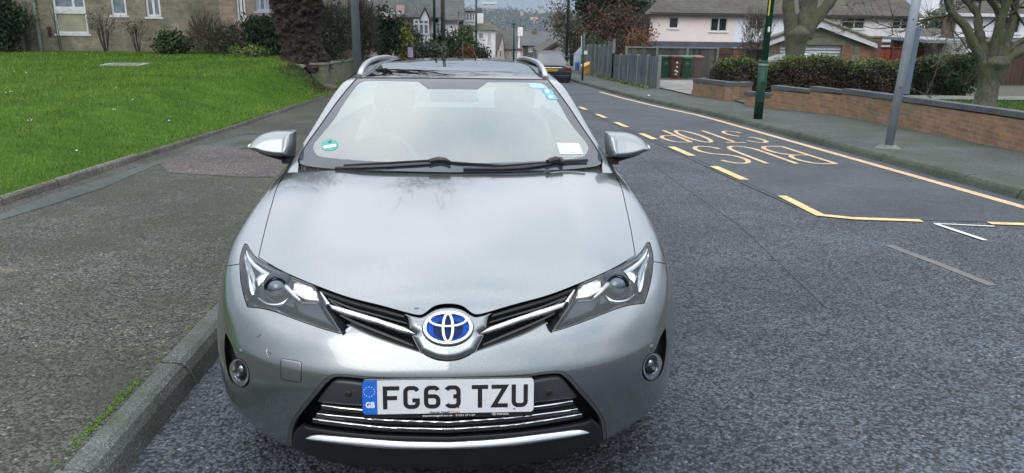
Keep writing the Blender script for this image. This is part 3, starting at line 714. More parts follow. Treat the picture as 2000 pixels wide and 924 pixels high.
def plate():
    k = .0002965
    cc = car_at(876.3, 774.5, -.012)
    rt = empty('number_plate', tuple(cc), (math.radians(-4), 0, 0)); rt.parent = car
    WHITE = plain('plate_white', (.62, .63, .64), .35, coat=.6, var=.05, vs=20); BLUE = plain('plate_blue', (.01, .12, .55), .35, coat=.5)
    INK = plain('plate_ink', (.012, .012, .014), .4); RED = plain('plate_red', (.5, .05, .05), .4)
    def slab(x0, x1, z0, z1, r, y0, y1, rl=True, rr=True):
        P = []
        for (cx_, cz, a, on) in ((x1-r, z0+r, -90, rr), (x1-r, z1-r, 0, rr), (x0+r, z1-r, 90, rl), (x0+r, z0+r, 180, rl)):
            if on:
                for q in range(6): t = math.radians(a+18*q); P.append((cx_+r*math.cos(t), y0, cz+r*math.sin(t)))
            else: P.append((x1 if a in (-90, 0) else x0, y0, z0 if a in (-90, 180) else z1))
        return MB().prism(P, (0, 0, 0), (0, y1-y0, 0))
    slab(-.262, .262, -.068, .0555, .012, .002, .010).build('plate_holder', GLOSSB, rt)
    slab(-.2152, .260, -.0525, .0535, .011, -.002, .0019, rl=False).build('white_field', WHITE, rt)
    slab(-.260, -.2156, -.0525, .0535, .011, -.002, .0019, rr=False).build('blue_band', BLUE, rt)
    Wd, Hh, st = .0500, .0735, .0133; h = st/2
    def g(ch):
        a, b = h, Wd-h; lo, hi = h, Hh-h; r = .013
        if ch == 'F': return [[(a, 0), (a, hi), (Wd, hi)], [(a, Hh*.49), (Wd*.86, Hh*.49)]]
        if ch == 'T': return [[(0, hi), (Wd, hi)], [(Wd/2, 0), (Wd/2, Hh-st)]]
        if ch == 'Z': return [[(0, hi), (b-.001, hi), (a+.001, lo), (Wd, lo)]]
        if ch == 'U': return [[(a, Hh)]+arc(a+r, lo+r, r, 180, 270)+arc(b-r, lo+r, r, 270, 360)+[(b, Hh)]]
        if ch == 'G': return [[(b, Hh*.78)]+arc(b-r, hi-r, r, 25, 90)+arc(a+r, hi-r, r, 90, 180)+arc(a+r, lo+r, r, 180, 270)+arc(b-r, lo+r, r, 270, 360)+[(b, Hh*.37), (Wd*.55, Hh*.37)]]
        if ch == '6': return [[(b-.001, Hh*.80)]+arc(b-r, hi-r, r, 35, 90)+arc(a+r, hi-r, r, 90, 180)+arc(a+r, lo+r, r, 180, 270)+arc(b-r, lo+r, r, 270, 360)+arc(b-r, Hh*.54-r, r, 0, 90)+[(a+h, Hh*.54)]]
        if ch == '3': return [[(a+.001, Hh*.80)]+arc(a+r, hi-r, r, 145, 90)+arc(b-r, hi-r, r, 90, 0)+[(b, Hh*.64)]+arc(b-.008, Hh*.60, .008, 0, -50, 4)+[(Wd*.55, Hh*.52)], [(b-.006, Hh*.53)]+arc(b-.008, Hh*.43, .008, 50, 0, 4)+arc(b-r, lo+r, r, 0, -90)+arc(a+r, lo+r, r, 270, 205)]
    for ch, xz in (('F', 315), ('G', 522), ('6', 732), ('3', 940), ('T', 1222), ('Z', 1425), ('U', 1632)):
        mb = MB(); x0 = -.260+(xz-108)*k
        for i, st_ in enumerate(g(ch)):
            V, Fs = ribbon([(x0+px, -.0375+.0005+pz) for px, pz in st_], st, -.0026-.0001*i)
            mb.add(V, Fs)
        mb.build('plate_letter', INK, rt)
    mb = MB()
    for i in range(12):
        t = 2*math.pi*i/12; cx_, cz_ = -.260+70*k+math.cos(t)*.0165, .0200+math.sin(t)*.0155
        mb.add([(cx_+.0017*math.cos(q*math.pi/3), -.0026, cz_+.0017*math.sin(q*math.pi/3)) for q in range(6)], [tuple(range(6))])
    mb.build('ring_of_stars', plain('star_yellow', (.75, .65, .25), .5), rt)
    R = (math.pi/2, 0, 0)
    text_part('country_letters', 'GB', .025, (-.251, -.0026, -.0305), R, WHITEP, rt, width=.028, bold=.0009)
    text_part('dealer_name', 'Steven Eagell', .0085, (-.0565, -.0026, -.0515), R, INK, rt, width=.059, bold=.0001)
    text_part('dealer_name', 'Toyota', .0085, (.0055, -.0026, -.0515), R, RED, rt, width=.028)
    text_part('web_address', 'steveneagell.co.uk', .0085, (-.080, .0016, -.0640), R, WHITEP, rt, width=.092)
    text_part('phone_number', '01223 271127', .0080, (.021, .0016, -.0640), R, WHITEP, rt, width=.060)
    text_part('maker_name', 'TOYOTA', .0085, (.147, .0016, -.0625), R, WHITEP, rt, width=.037, bold=.0002)
    e = MB()
    for (rx, rz, ox, oz) in ((.0062, .0042, 0, 0), (.0046, .0018, 0, .0018), (.0014, .0036, 0, 0)):
        V, Fs = ribbon([(.1385+ox+rx*math.cos(t), -.0590+oz+rz*math.sin(t)) for t in np.linspace(0, 2*math.pi, 20, endpoint=False)], .0008, .0014-.0002*e.__dict__.get('n', 0), True); e.add(V, Fs)
    e.build('small_emblem', WHITEP, rt)
    mb = MB()
    for (x, z) in ((-.155, .028), (.14, .0305), (-.06, .034), (.03, -.034), (.2, -.042)):
        mb.add([(x+.0028*math.cos(q*math.pi/4), -.0032, z+.0028*math.sin(q*math.pi/4)) for q in range(8)], [tuple(range(8))])
        mb.build('screw_cap', SATIN, rt); mb = MB()
plate()
# ------------------------------------------------------------------ car: glass, roof, mirrors, wipers, cabin
SCR = smooth_outline([(697.5,152,c),(675,178),(652,207.5),(622,250),(603.6,275),(589,298),(583.5,312),(584,320,c),(601,326),(661,332),(740,334.5),(850,337.5),(915,338.5,c),(915,153,c),(890,153)])
CLEAR = smooth_outline([(712,159,c),(703,163),(694.5,171),(672,202),(652,234.5),(630,261),(615,279),(612,290),(617,300),(628,306),(682,312),(780,317),(915,320,c),(915,174,c),(836,174.5,c),(830,170),(817,160,c),(760,158.5)])
ROOF0 = lambda V, Q: 1.842+.06*0-V[:, 1]
patch('windscreen_border', CABIN, [('in', SCR, -1.6), ('out', CLEAR, 0)], FRIT, car)
patch('windscreen', CABIN, [('in', CLEAR, .0)], SCREEN_GLASS, car)
patch('windscreen_seal', CABIN, [('in', SCR, 1.2), ('out', SCR, -1.6), ('f', lambda V, Q: Q[:, 1]-309, 0)], RUBBER, car, off=-.001)
sidewin = lambda V, Q: np.maximum(np.maximum(.022-(V[:, 1]-(1.038+(V[:, 2]-.965)*1.870+.36*V[:, 0]**2)), 1.02-V[:, 2]), np.maximum(V[:, 2]-1.345, V[:, 1]-4.2))
below_roof = lambda V, Q: V[:, 2]-1.352
BELOW = smooth_outline([(583,318,c),(601,325),(661,331),(740,333.5),(850,336.5),(915,337.5,c),(915,430,c),(575,430,c)])
patch('pillar', CABIN, [('out', SCR, 1.2), ('out', BELOW, 0), ('f', lambda V, Q: -sidewin(V, Q), 0), ('f', below_roof, 0)], PAINT, car, off=.001)
patch('side_window', CABIN, [('out', SCR, 1.2), ('f', sidewin, 0)], FRIT, car, off=-.002)
def roof_src():
    Vs = np.linspace(1.75, 4.36, 120); us = np.linspace(0, -.66, 80); VV, UU = np.meshgrid(Vs, us, indexing='ij')
    O = np.stack([UU.ravel(), VV.ravel(), VV.ravel()*0+1.2], 1); D = np.zeros_like(O); D[:, 2] = 1
    P = shoot(f_cabin, O, D, .5); return orient((P, grid_tris(120, 80), grad(f_cabin, P)))
RS = roof_src()
above = lambda V, Q: 1.352-V[:, 2]
patch('roof_panel', CABIN, [('out', SCR, 1.2), ('f', above, 0), ('f', lambda V, Q: V[:, 1]-2.1, 0), ('f', lambda V, Q: .50-np.abs(V[:, 0]), 0)], PAINT, car)
patch('glass_roof', CABIN, [('out', SCR, 1.2), ('f', above, 0), ('f', lambda V, Q: V[:, 1]-2.1, 0), ('f', lambda V, Q: np.abs(V[:, 0])-.498, 0)], ROOFG, car)
patch('glass_roof', RS, [('f', lambda V, Q: 2.1-V[:, 1], 0), ('f', lambda V, Q: np.abs(V[:, 0])-.498, 0), ('f', lambda V, Q: V[:, 1]-3.0, 0)], ROOFG, car)
patch('roof_panel', RS, [('f', lambda V, Q: 2.1-V[:, 1], 0), ('f', lambda V, Q: np.maximum(.50-np.abs(V[:, 0]), -10*(V[:, 1]<3.0)), 0)] , PAINT, car) if False else None
patch('roof_panel', RS, [('f', lambda V, Q: 2.1-V[:, 1], 0), ('f', lambda V, Q: np.where(V[:, 1] < 3.0, .50-np.abs(V[:, 0]), -1.0), 0)], PAINT, car)
RAILM = plain('rail_aluminium', (.50, .52, .54), .34, metal=.8, var=.02)
def rails():
    for sgn in (-1, 1):
        pts = []
        for v, du, h in ((1.90, .482, .000), (2.0, .482, .022), (2.15, .480, .032), (2.35, .48, .032), (2.7, .475, .030), (3.3, .47, .028), (3.9, .455, .02), (4.15, .45, .002)):
            P = shoot(f_cabin, np.array([[-du, v, 1.2]]), np.array([[0, 0, 1.0]]), .5)[0]; pts.append(np.array([sgn*du*1.0, v, P[2]+h]))
        xs = np.linspace(0, len(pts)-1, 40); P = np.array([[np.interp(x, range(len(pts)), [p[i] for p in pts]) for i in range(3)] for x in xs])
        for _ in range(3): P[1:-1] = (P[:-2]+P[2:]+2*P[1:-1])/4
        mb = MB(); V = []; n = 12
        for i, p in enumerate(P):
            wdt = .0145; hh = .012
            for k in range(n):
                t = 2*math.pi*k/n; V.append((p[0]+wdt*math.copysign(abs(math.cos(t))**.7, math.cos(t)), p[1], p[2]+hh*math.copysign(abs(math.sin(t))**.8, math.sin(t))))
        Fs = [(i*n+k, i*n+(k+1) % n, (i+1)*n+(k+1) % n, (i+1)*n+k) for i in range(len(P)-1) for k in range(n)]+[tuple(range(n))]
        mb.add(V, Fs); r = mb.build('roof_rail', RAILM, car, True)
        P2 = P.copy(); mb = MB(); V = []
        for i, p in enumerate(P2):
            z = shoot(f_cabin, np.array([[-abs(p[0])+.012, p[1], 1.2]]), np.array([[0, 0, 1.0]]), .5)[0][2]
            V += [(p[0]-sgn*.010, p[1], p[2]-.006), (p[0]-sgn*.016, p[1], min(z, p[2])-.004)]
        mb.add(V, [(2*i, 2*i+1, 2*i+3, 2*i+2) for i in range(len(P2)-1)]).build('rail_web', GLOSSB, r)
rails()
MB().tube([(0.05, 3.9, 1.40), (0.052, 4.02, 1.555)], [.006, .003], 6).tube([(0.05, 3.88, 1.385), (0.05, 3.92, 1.43)], [.022, .01], 8).build('aerial', RUBBER, car, True)

MIRP = plain('mirror_paint', (.26, .28, .285), .30, metal=.7, coat=.4, var=.03)
def mirror_unit(sgn):
    """outline in the frontal plane, swelling forward; a crease runs across it"""
    O = smooth_outline([(575.5,257,c),(570,254.8),(555,255.5),(535,256.5),(515,261),(500,270),(492,279),(488.5,284,c),(495,291.5),(520,300),(545,304),(573,305,c),(575,285)])
    SH = smooth_outline([(574,300,c),(545,299),(520,294),(495,289,c),(505,300),(530,309),(548,314),(560,318,c),(568,311)])
    IND = smooth_outline([(486.5,284),(489,280),(493,279.5),(499,283),(505,289.5,c),(497,290.5),(489,289)])
    v0 = 1.40
    def part(outl, name, mat, par, dom, rr, grid=90, crease=None, back=.05, fwd=0.0):
        P = np.array([car_at(x, y, v0) for x, y in outl]); x0, x1, z0, z1 = P[:, 0].min(), P[:, 0].max(), P[:, 2].min(), P[:, 2].max()
        X, Z = np.meshgrid(np.linspace(x0-.005, x1+.005, grid), np.linspace(z0-.005, z1+.005, grid), indexing='ij')
        V = np.stack([X.ravel(), X.ravel()*0+v0, Z.ravel()], 1); T = grid_tris(grid, grid); S = sdf(V[:, [0, 2]], P[:, [0, 2]])
        V, T, A = clip(V, T, S[:, None], S+1e-7); d = np.clip(-A[:, 0]/rr, 0, 1); dep = dom*np.sqrt(1-(1-d)**2)
        if crease is not None: dep = dep*crease(V)
        V[:, 1] -= dep+fwd
        E = free_edges(T); n = len(V); W = np.concatenate([V, np.stack([V[:, 0], V[:, 1]*0+v0+back, V[:, 2]], 1)])
        F = [tuple(t) for t in T]+[(b, a, a+n, b+n) for a, b in E]+[tuple(int(q)+n for q in t[::-1]) for t in T]
        if sgn > 0: W[:, 0] *= -1; F = [f[::-1] for f in F]
        o = link_mesh(name, W, F, mat, par, True); o.data.set_sharp_from_angle(angle=math.radians(40)); return o
    def crease(V):   # upper face leans back, lower face stands upright
        zc = np.interp(V[:, 0], [-.93, -.88, -.80, -.76, -.735, -.72], [1.052, 1.040, 1.032, 1.035, 1.07, 1.12])
        up = np.clip((V[:, 2]-zc)/.085, 0, 1); dn = np.clip((zc-V[:, 2])/.06, 0, 1)
        return 1-.50*up-.08*dn
    hs = part(O, 'wing_mirror', MIRP, car, .10, .034, crease=crease, back=.04)
    part(SH, 'mirror_base', BLACKP, hs, .05, .03, crease=None, back=.06, fwd=-.02)
    part(IND, 'mirror_indicator', plain('indicator_lens', (.55, .56, .58), .12, coat=1), hs, .03, .012, back=.05, fwd=.018)
    s = sgn
    MB().box(min(s*.70, s*.78), max(s*.70, s*.78), 1.38, 1.44, .985, 1.015).build('mirror_arm', BLACKP, hs)
mirror_unit(-1); mirror_unit(1)

def wipers():
    def strip(pts, wd, ht, name, mat, par, off=.012):
        P = [on_surf(f_cabin, x, y) for x, y in pts]; mb = MB(); V = []
        P = [p+grad(f_cabin, np.array([p]))[0]*off for p in P]; n = 8
        for i, p in enumerate(P):
            d = P[min(i+1, len(P)-1)]-P[max(i-1, 0)]; d /= np.linalg.norm(d); nr = np.array([0, -.42, .9]); s = np.cross(d, nr); w_ = wd[i] if isinstance(wd, (list, tuple)) else wd
            for k in range(n): t = 2*math.pi*k/n+.4; V.append(p+s*math.cos(t)*w_+nr*math.sin(t)*ht)
        mb.add(V, [(i*n+k, i*n+(k+1) % n, (i+1)*n+(k+1) % n, (i+1)*n+k) for i in range(len(P)-1) for k in range(n)]+[tuple(range(n)), tuple(range((len(P)-1)*n, len(P)*n))])
        return mb.build(name, mat, par)
    w1 = strip([(655,330),(700,328.5),(760,326),(810,323),(842,321)], [.005, .009, .010, .010, .009], .006, 'wiper', BLACKP, car, .006)
    strip([(838,320.5),(846,317.5),(858,315.5),(870,317),(879,322)], [.008, .012, .013, .010, .004], .010, 'wiper_joint', BLACKP, w1, .014)
    strip([(672,325.5),(760,320.5),(842,316),(900,321),(995,327)], [.003, .004, .004, .004, .002], .006, 'wiper_blade', RUBBER, w1, .006)
    w2 = strip([(905,332),(980,331.5),(1020,329),(1050,325.5),(1075,321.5)], [.006, .008, .010, .010, .009], .007, 'wiper', BLACKP, car, .007)
    strip([(1068,322),(1074,318.5),(1084,316),(1094,318),(1098,325)], [.010, .014, .016, .014, .008], .012, 'wiper_joint', BLACKP, w2, .016)
    strip([(960,329.5),(1010,326),(1060,322),(1100,319),(1146,316.5)], [.002, .003, .004, .006, .006], .007, 'wiper_blade', RUBBER, w2, .010)
wipers()
def interior():
    FAB = plain('grey_cloth', (.18, .19, .19), .9, var=.15, vs=30); DK = plain('dash_plastic', (.10, .105, .11), .6, var=.15)
    HEADL = plain('headlining', (.42, .42, .40), .9)
    V = []; us = np.linspace(-.70, .70, 13); prof = [(.98, .96), (1.12, .975), (1.35, .985), (1.55, .965), (1.66, .90), (1.70, .74), (1.62, .55)]
    for v, w in prof:
        for u in us: V.append((u, v+.18*(u/.7)**2*(v < 1.3), w-.02*(u/.7)**2+(.03*math.exp(-((u+.37)/.16)**2) if v == 1.55 else 0)))
    n = len(us); link_mesh('dashboard', V, [(i*n+j, i*n+j+1, (i+1)*n+j+1, (i+1)*n+j) for i in range(len(prof)-1) for j in range(n-1)], DK, car, True)
    for u in (-.37, .37):
        mb = MB(); mb.rbox(u-.25, u+.25, 2.05, 2.55, .42, .58, .04); s = mb.build('front_seat', FAB, car, False)
        V = []; n = 14
        for z, w_, d, y in ((.55, .22, .06, 2.50), (.75, .25, .07, 2.55), (.95, .245, .065, 2.60), (1.08, .20, .05, 2.64), (1.12, .12, .03, 2.66)):
            for k in range(n): t = 2*math.pi*k/n; V.append((u+w_*math.copysign(abs(math.cos(t))**.5, math.cos(t)), y+d*math.sin(t), z))
        link_mesh('seat_back', V, [(i*n+k, i*n+(k+1) % n, (i+1)*n+(k+1) % n, (i+1)*n+k) for i in range(4) for k in range(n)]+[tuple(range(4*n, 5*n))], FAB, s, True)
        V = []
        for z, w_, d, y in ((1.13, .09, .035, 2.66), (1.16, .125, .05, 2.665), (1.24, .13, .055, 2.67), (1.29, .10, .04, 2.68), (1.30, .04, .02, 2.68)):
            for k in range(n): t = 2*math.pi*k/n; V.append((u+w_*math.copysign(abs(math.cos(t))**.6, math.cos(t)), y+d*math.sin(t), z))
        link_mesh('headrest', V, [(i*n+k, i*n+(k+1) % n, (i+1)*n+(k+1) % n, (i+1)*n+k) for i in range(4) for k in range(n)]+[tuple(range(4*n, 5*n)), tuple(range(n))], FAB, s, True)
    MB().rbox(-.62, .62, 3.35, 3.5, .5, 1.08, .05).build('rear_seat', FAB, car)
    MB().box(-.62, .62, 1.3, 4.3, .30, .34).build('cabin_floor', DK, car)
    # steering wheel
    cc = np.array([-.37, 1.78, .90]); ax = np.array([0, -.88, .47]); a1 = np.array([1.0, 0, 0]); a2 = np.cross(ax, a1); mb = MB()
    ring = [cc+(a1*math.cos(t)+a2*math.sin(t))*.185 for t in np.linspace(0, 2*math.pi, 41)]
    mb.tube(ring, .016, 8, False); mb.tube([cc-a1*.18, cc, cc+a1*.18], [.014, .05, .014], 8); mb.tube([cc, cc-a2*.18], [.04, .014], 8)
    mb.build('steering_wheel', DK, car, True)
    m_ = MB(); m_.rbox(-.12, .12, 1.86, 1.89, 1.235, 1.30, .012); mr = m_.build('rear_view_mirror', DK, car)
    MB().tube([(0, 1.88, 1.28), (0, 1.87, 1.34)], .01, 6).build('mirror_stalk', DK, mr)
    # charm hanging from the mirror
    V = [(.165+.030*math.sin(t)**3*1.0, 1.86, 1.255+.026*(-(13*math.cos(t)-5*math.cos(2*t)-2*math.cos(3*t)-math.cos(4*t))/16)) for t in np.linspace(0, 2*math.pi, 28, endpoint=False)]
    MB().prism(V, (-.065, 0, 0), (0, .008, 0)).tube([(.10, 1.864, 1.27), (.10, 1.862, 1.34)], .0015, 5).build('hanging_charm', plain('charm_grey', (.05, .07, .09), .6), car)
    V = []; n = 0
    P = patch('headlining', RS, [('f', lambda V, Q: np.abs(V[:, 0])-.5, 0), ('f', lambda V, Q: 1.9-V[:, 1], 0)], HEADL, car, off=-.03)
interior()

def stickers():
    GRN = plain('sticker_green', (.06, .30, .24), .5); BLU = plain('sticker_blue', (.10, .36, .55), .5); PAP = plain('sticker_paper', (.55, .62, .60), .6)
    MC = mirrored(CABIN)
    patch('windscreen_sticker', CABIN, [('in', ell(643.5, 283, 17, 11.5, -4), 0)], GRN, car, off=.0012, both=False)
    patch('sticker_label', CABIN, [('in', np.array([(631,285),(656,281),(657,286),(631,290)]), 0)], WHITEP, car, off=.0022, both=False)
    mb = patch('sticker_figure', CABIN, [('in', np.array([(641,275),(648,274),(650,279),(646,277),(644,280),(640,280)]), 0)], plain('sticker_dark', (.03, .08, .07), .5), car, off=.0022, both=False)
    patch('windscreen_sticker', MC, [('in', np.array([(1087,279),(1131,280),(1139,301),(1094,301)]), 0)], PAP, car, off=.0012, both=False)
    for k in range(4):
        patch('sticker_print', MC, [('in', np.array([(1091+k*1.6,283+k*4.3),(1126+k*2,284+k*4.3),(1126.6+k*2,285.4+k*4.3),(1091.6+k*1.6,284.4+k*4.3)]), 0)], plain('print_grey', (.33, .37, .37), .6), car, off=.0020, both=False)
    for dx, dy in ((0, 0), (7, 10.5)):
        q = np.array([(1056.5+dx, 173+dy), (1076+dx, 174+dy), (1082.5+dx, 184+dy), (1063+dx, 183.5+dy)])
        patch('windscreen_sticker', MC, [('in', q, 0)], BLU, car, off=.0012, both=False)
        patch('sticker_disc', MC, [('in', ell(1068.5+dx, 178+dy, 4.4, 3.0), 0)], WHITEP, car, off=.0020, both=False)
        for k in range(3):
            patch('sticker_print', MC, [('in', np.array([(1059+dx+k*1.3, 174.5+dy+k*2.7), (1062+dx+k*1.3, 174.5+dy+k*2.7), (1063+dx+k*1.3, 176+dy+k*2.7), (1060+dx+k*1.3, 176+dy+k*2.7)]), 0)], plain('print_navy', (.02, .06, .14), .6), car, off=.0020, both=False)
    q = np.array([(1032,162.5),(1058,164),(1064,168.5),(1064,172.5),(1036,171)])
    patch('windscreen_sticker', MC, [('in', q, 0)], plain('sticker_pale_blue', (.30, .47, .58), .5), car, off=.0012, both=False)
stickers()

def wheels():
    ALLOY = chrome_mat('alloy', (.45, .46, .48), .3)
    for (u, v) in ((-.735, .93), (.735, .93), (-.735, 3.53), (.735, 3.53)):
        s = -1 if u < 0 else 1; R = .316; n = 48; w = empty('wheel', (u, v, R)); w.parent = car
        prof = [(-.10, .22), (-.102, .26), (-.098, .295), (-.08, .312), (.08, .312), (.098, .295), (.102, .26), (.10, .22)]
        V = []; 
        for x, r in prof:
            for k in range(n): t = 2*math.pi*k/n; V.append((s*x, r*math.cos(t), r*math.sin(t)))
        F = [(i*n+k, i*n+(k+1) % n, (i+1)*n+(k+1) % n, (i+1)*n+k) for i in range(len(prof)-1) for k in range(n)]
        link_mesh('tyre', V, F, RUBBER, w, True)
        mb = MB()
        mb.tube([(s*.06, 0, 0), (s*.085, 0, 0)], .045, 20)
        for k in range(5):
            a = 2*math.pi*k/5; d = Vector((0, math.cos(a), math.sin(a))); mb.tube([Vector((s*.07, 0, 0))+d*.03, Vector((s*.085, 0, 0))+d*.12, Vector((s*.075, 0, 0))+d*.215], [.022, .02, .028], 6)
        mb.tube([(s*.08, .215*math.cos(t), .215*math.sin(t)) for t in np.linspace(0, 2*math.pi, 33)], .012, 6, False)
        mb.build('rim', ALLOY, w, True)
        V = []
        for x, r in ((s*.10, .345), (-s*.16, .345)):
            for k in range(25): t = math.radians(-25+230*k/24); V.append((x, r*math.cos(t), r*math.sin(t)))
        link_mesh('arch_liner', V, [(k, k+1, k+26, k+25) for k in range(24)], DARKIN, w)
wheels()
# ------------------------------------------------------------------ ground, road, kerbs, paths, lawn
def sstep(t): t = np.clip(t, 0, 1); return t*t*(3-2*t)
KR_Y = [-12, 7.5, 12.3, 17.5, 20, 23, 27, 33.6, 60]; KR_X = [5.93, 5.94, 5.89, 5.84, 5.60, 5.33, 5.17, 5.04, 4.95]
def kerbR(y): return np.interp(y, KR_Y, KR_X)
def edgeL(y): return np.interp(y, [-12, 6, 9, 14, 22, 60], [-4.1, -4.05, -3.98, -3.86, -3.72, -3.6])
def ground_h(x, y):
    x = np.asarray(x, float); y = np.asarray(y, float)
    near = -EYE-TS*y
    zs = np.interp(y, [0, 50, 120, 200, 350, 600, 900, 1250, 1500, 3500], [-EYE, -EYE-TS*50, -8.5, -17, -42, -52, -38, -21, -40, -300])
    ang = x/np.maximum(y, 60); wig = 5.5*np.sin(ang*9+.6)+3*np.sin(ang*23+2)
    zs = zs+wig*sstep((y-600)/400)+sstep((-ang-.0)/.08)*9*sstep((y-600)/400)
    return np.where(y < 50, near, zs)-.35
def lawn_h(x, y):
    e = edgeL(y); z0 = road_z(y)+.12+.045; far = -1.60-.0058*np.asarray(y)
    t = sstep((e-x)/np.interp(y, [6, 12, 18, 21], [2.4, 2.4, 1.9, 1.35])); return z0*(1-t)+np.maximum(far, z0)*t + .02*np.sin(x*1.7)*np.sin(y*.9)*t

def sheet(name, xs, ys, zf, mat, kind='structure', xfun=None):
    X, Y = np.meshgrid(xs, ys, indexing='ij')
    if xfun is not None: X = xfun(X, Y)
    Z = zf(X, Y); V = np.stack([X.ravel(), Y.ravel(), Z.ravel()], 1); nx, ny = X.shape
    i = (np.arange(nx-1)[:, None]*ny+np.arange(ny-1)[None]).ravel()
    F = np.stack([i, i+ny, i+ny+1, i+1], 1)
    return link_mesh(name, V, F, mat, smooth=True, kind=kind)

M_GROUND = plain('far_ground', (.05, .07, .035), .95, var=.4, vs=.05)
ys = np.concatenate([np.linspace(-40, 60, 26), np.linspace(75, 1600, 70), [2200, 3500]]); xs = np.concatenate([[-3000, -1500, -1000], np.linspace(-800, 900, 80), [1200, 1800, 3000]])
sheet('ground', xs, ys, ground_h, M_GROUND)

M_ROAD = asphalt('road_chippings', (.012, .015, .018), (.112, .134, .154), 74, speck=(.24, .25, .26), bumpd=.006, gap=.38, spk=.012, rough=.72,
                 patch=[((.10, .115, .13), 2.2, .55, .80, .35)])
M_BAY = asphalt('bay_asphalt', (.035, .042, .050), (.085, .10, .115), 150, speck=(.20, .21, .21), bumpd=.002, gap=.5, spk=.01, rough=.75,
                patch=[((.055, .07, .06), 3.0, .55, .8, .4)])
sheet('road', np.linspace(0, 1, 24), np.linspace(-12, 60, 150), lambda X, Y: road_z(Y)-.006*((X-2.2)/3.4)**2, M_ROAD, xfun=lambda S, Y: -1.26+S*(kerbR(Y)+.02+1.26))
def bayL(y): return np.interp(y, [6.42, 6.75, 7.8, 12, 17, 24, 40], [5.6, 3.36, 3.34, 3.28, 3.14, 3.0, 2.9])
sheet('bus_bay', np.linspace(0, 1, 16), np.concatenate([np.linspace(6.42, 6.8, 8), np.linspace(7, 40, 60)]), lambda X, Y: road_z(Y)-.006*((X-2.2)/3.4)**2+.004, M_BAY,
      xfun=lambda S, Y: bayL(Y)+S*(kerbR(Y)+.015-bayL(Y)))

# painted lines: worn thermoplastic
def paint(name, c, wear=.35):
    mt, nt, b = new_mat(name); co = objco(nt)
    w = ramp(nt, [(.60-wear*.25, 0.0), (.70, 1.0)]); nt.links.new(noise(nt, co, 24, 6, .75), w.inputs['Fac'])
    w2 = ramp(nt, [(.45, .85), (.7, 1.1)]); nt.links.new(noise(nt, co, 6, 4), w2.inputs['Fac'])
    cc = mixc(nt, 1.0, c, w2.outputs['Color'], 'MULTIPLY')
    nt.links.new(mixc(nt, w.outputs['Color'], cc, (.10, .10, .09)), b.inputs['Base Color']); b.inputs['Roughness'].default_value = .7
    bump(nt, b, noise(nt, co, 130, 3), .5, .002); return mt
M_YEL = paint('yellow_road_paint', (.76, .52, .24)); M_YEL2 = paint('pale_yellow_paint', (.66, .46, .27), .5); M_WHI = paint('white_road_paint', (.66, .66, .62), .2); M_FAD = paint('faded_road_paint', (.150, .138, .145), .9)
def surf_z(x, y): return road_z(y)-.006*((x-2.2)/3.4)**2
def strip_on_road(name, pts, wd, mat, lift=.009, closed=False, kind='structure', mb=None):
    pts = [np.array(p[:2], float) for p in pts]; P = []
    for a, b in zip(pts[:-1], pts[1:]):
        n = max(1, int(np.linalg.norm(b-a)/.4)); P += [a+(b-a)*k/n for k in range(n)]
    P.append(pts[-1]); V, Fs = ribbon(P, wd, 0, closed); V = [(v[0], v[2], surf_z(v[0], v[2])+lift) for v in V]
    own = mb is None; mb = mb or MB(); mb.add(V, [f[::-1] for f in Fs])
    return mb.build(name, mat) if own else None
def line_obj(name, pts, wd, mat, **k):
    o = strip_on_road(name, pts, wd, mat, **k); o['kind'] = 'structure'; return o
line_obj('yellow_kerb_line', [(kerbR(y)-.27-(.0 if y < 20 else .06), y) for y in (-8, 0, 6, 9, 12, 14, 16.5, 18, 20, 21.5, 24, 27.2)], .125, M_YEL2)
for (a, b) in (((3.36, 8.80), (3.33, 9.85)), ((3.335, 10.85), (3.30, 11.9)), ((3.28, 12.9), (3.25, 13.8)), ((3.23, 14.95), (3.20, 15.9)), ((3.17, 16.95), (3.14, 17.9)), ((3.09, 19.2), (3.06, 20.1)), ((3.02, 21.4), (3.0, 22.3))):
    line_obj('yellow_bay_dash', [a, b], .115, M_YEL)
line_obj('yellow_bay_line', [(3.40, 7.78), (3.37, 6.82), (3.62, 6.67), (4.22, 6.57)], .10, M_YEL)
line_obj('yellow_bay_line', [(4.80, 6.47), (5.6, 6.34)], .10, M_YEL)
line_obj('white_road_mark', [(4.76, 6.34), (4.265, 6.455)], .035, M_WHI); line_obj('white_road_mark', [(4.275, 6.44), (4.325, 5.83)], .05, M_WHI)
line_obj('faded_road_mark', [(3.42, 5.70), (3.50, 5.1), (3.545, 4.62)], .075, M_FAD, lift=.0035)
line_obj('tar_joint', [(2.2, 4.2), (2.45, 6.4), (2.5, 8.5), (2.6, 12)], .012, plain('tar', (.015, .017, .02), .5), lift=.0035)
line_obj('tar_joint', [(3.30, 7.2), (3.24, 9), (3.2, 12), (3.08, 16), (2.95, 22)], .02, plain('tar_edge', (.015, .017, .02), .5), lift=.0065)

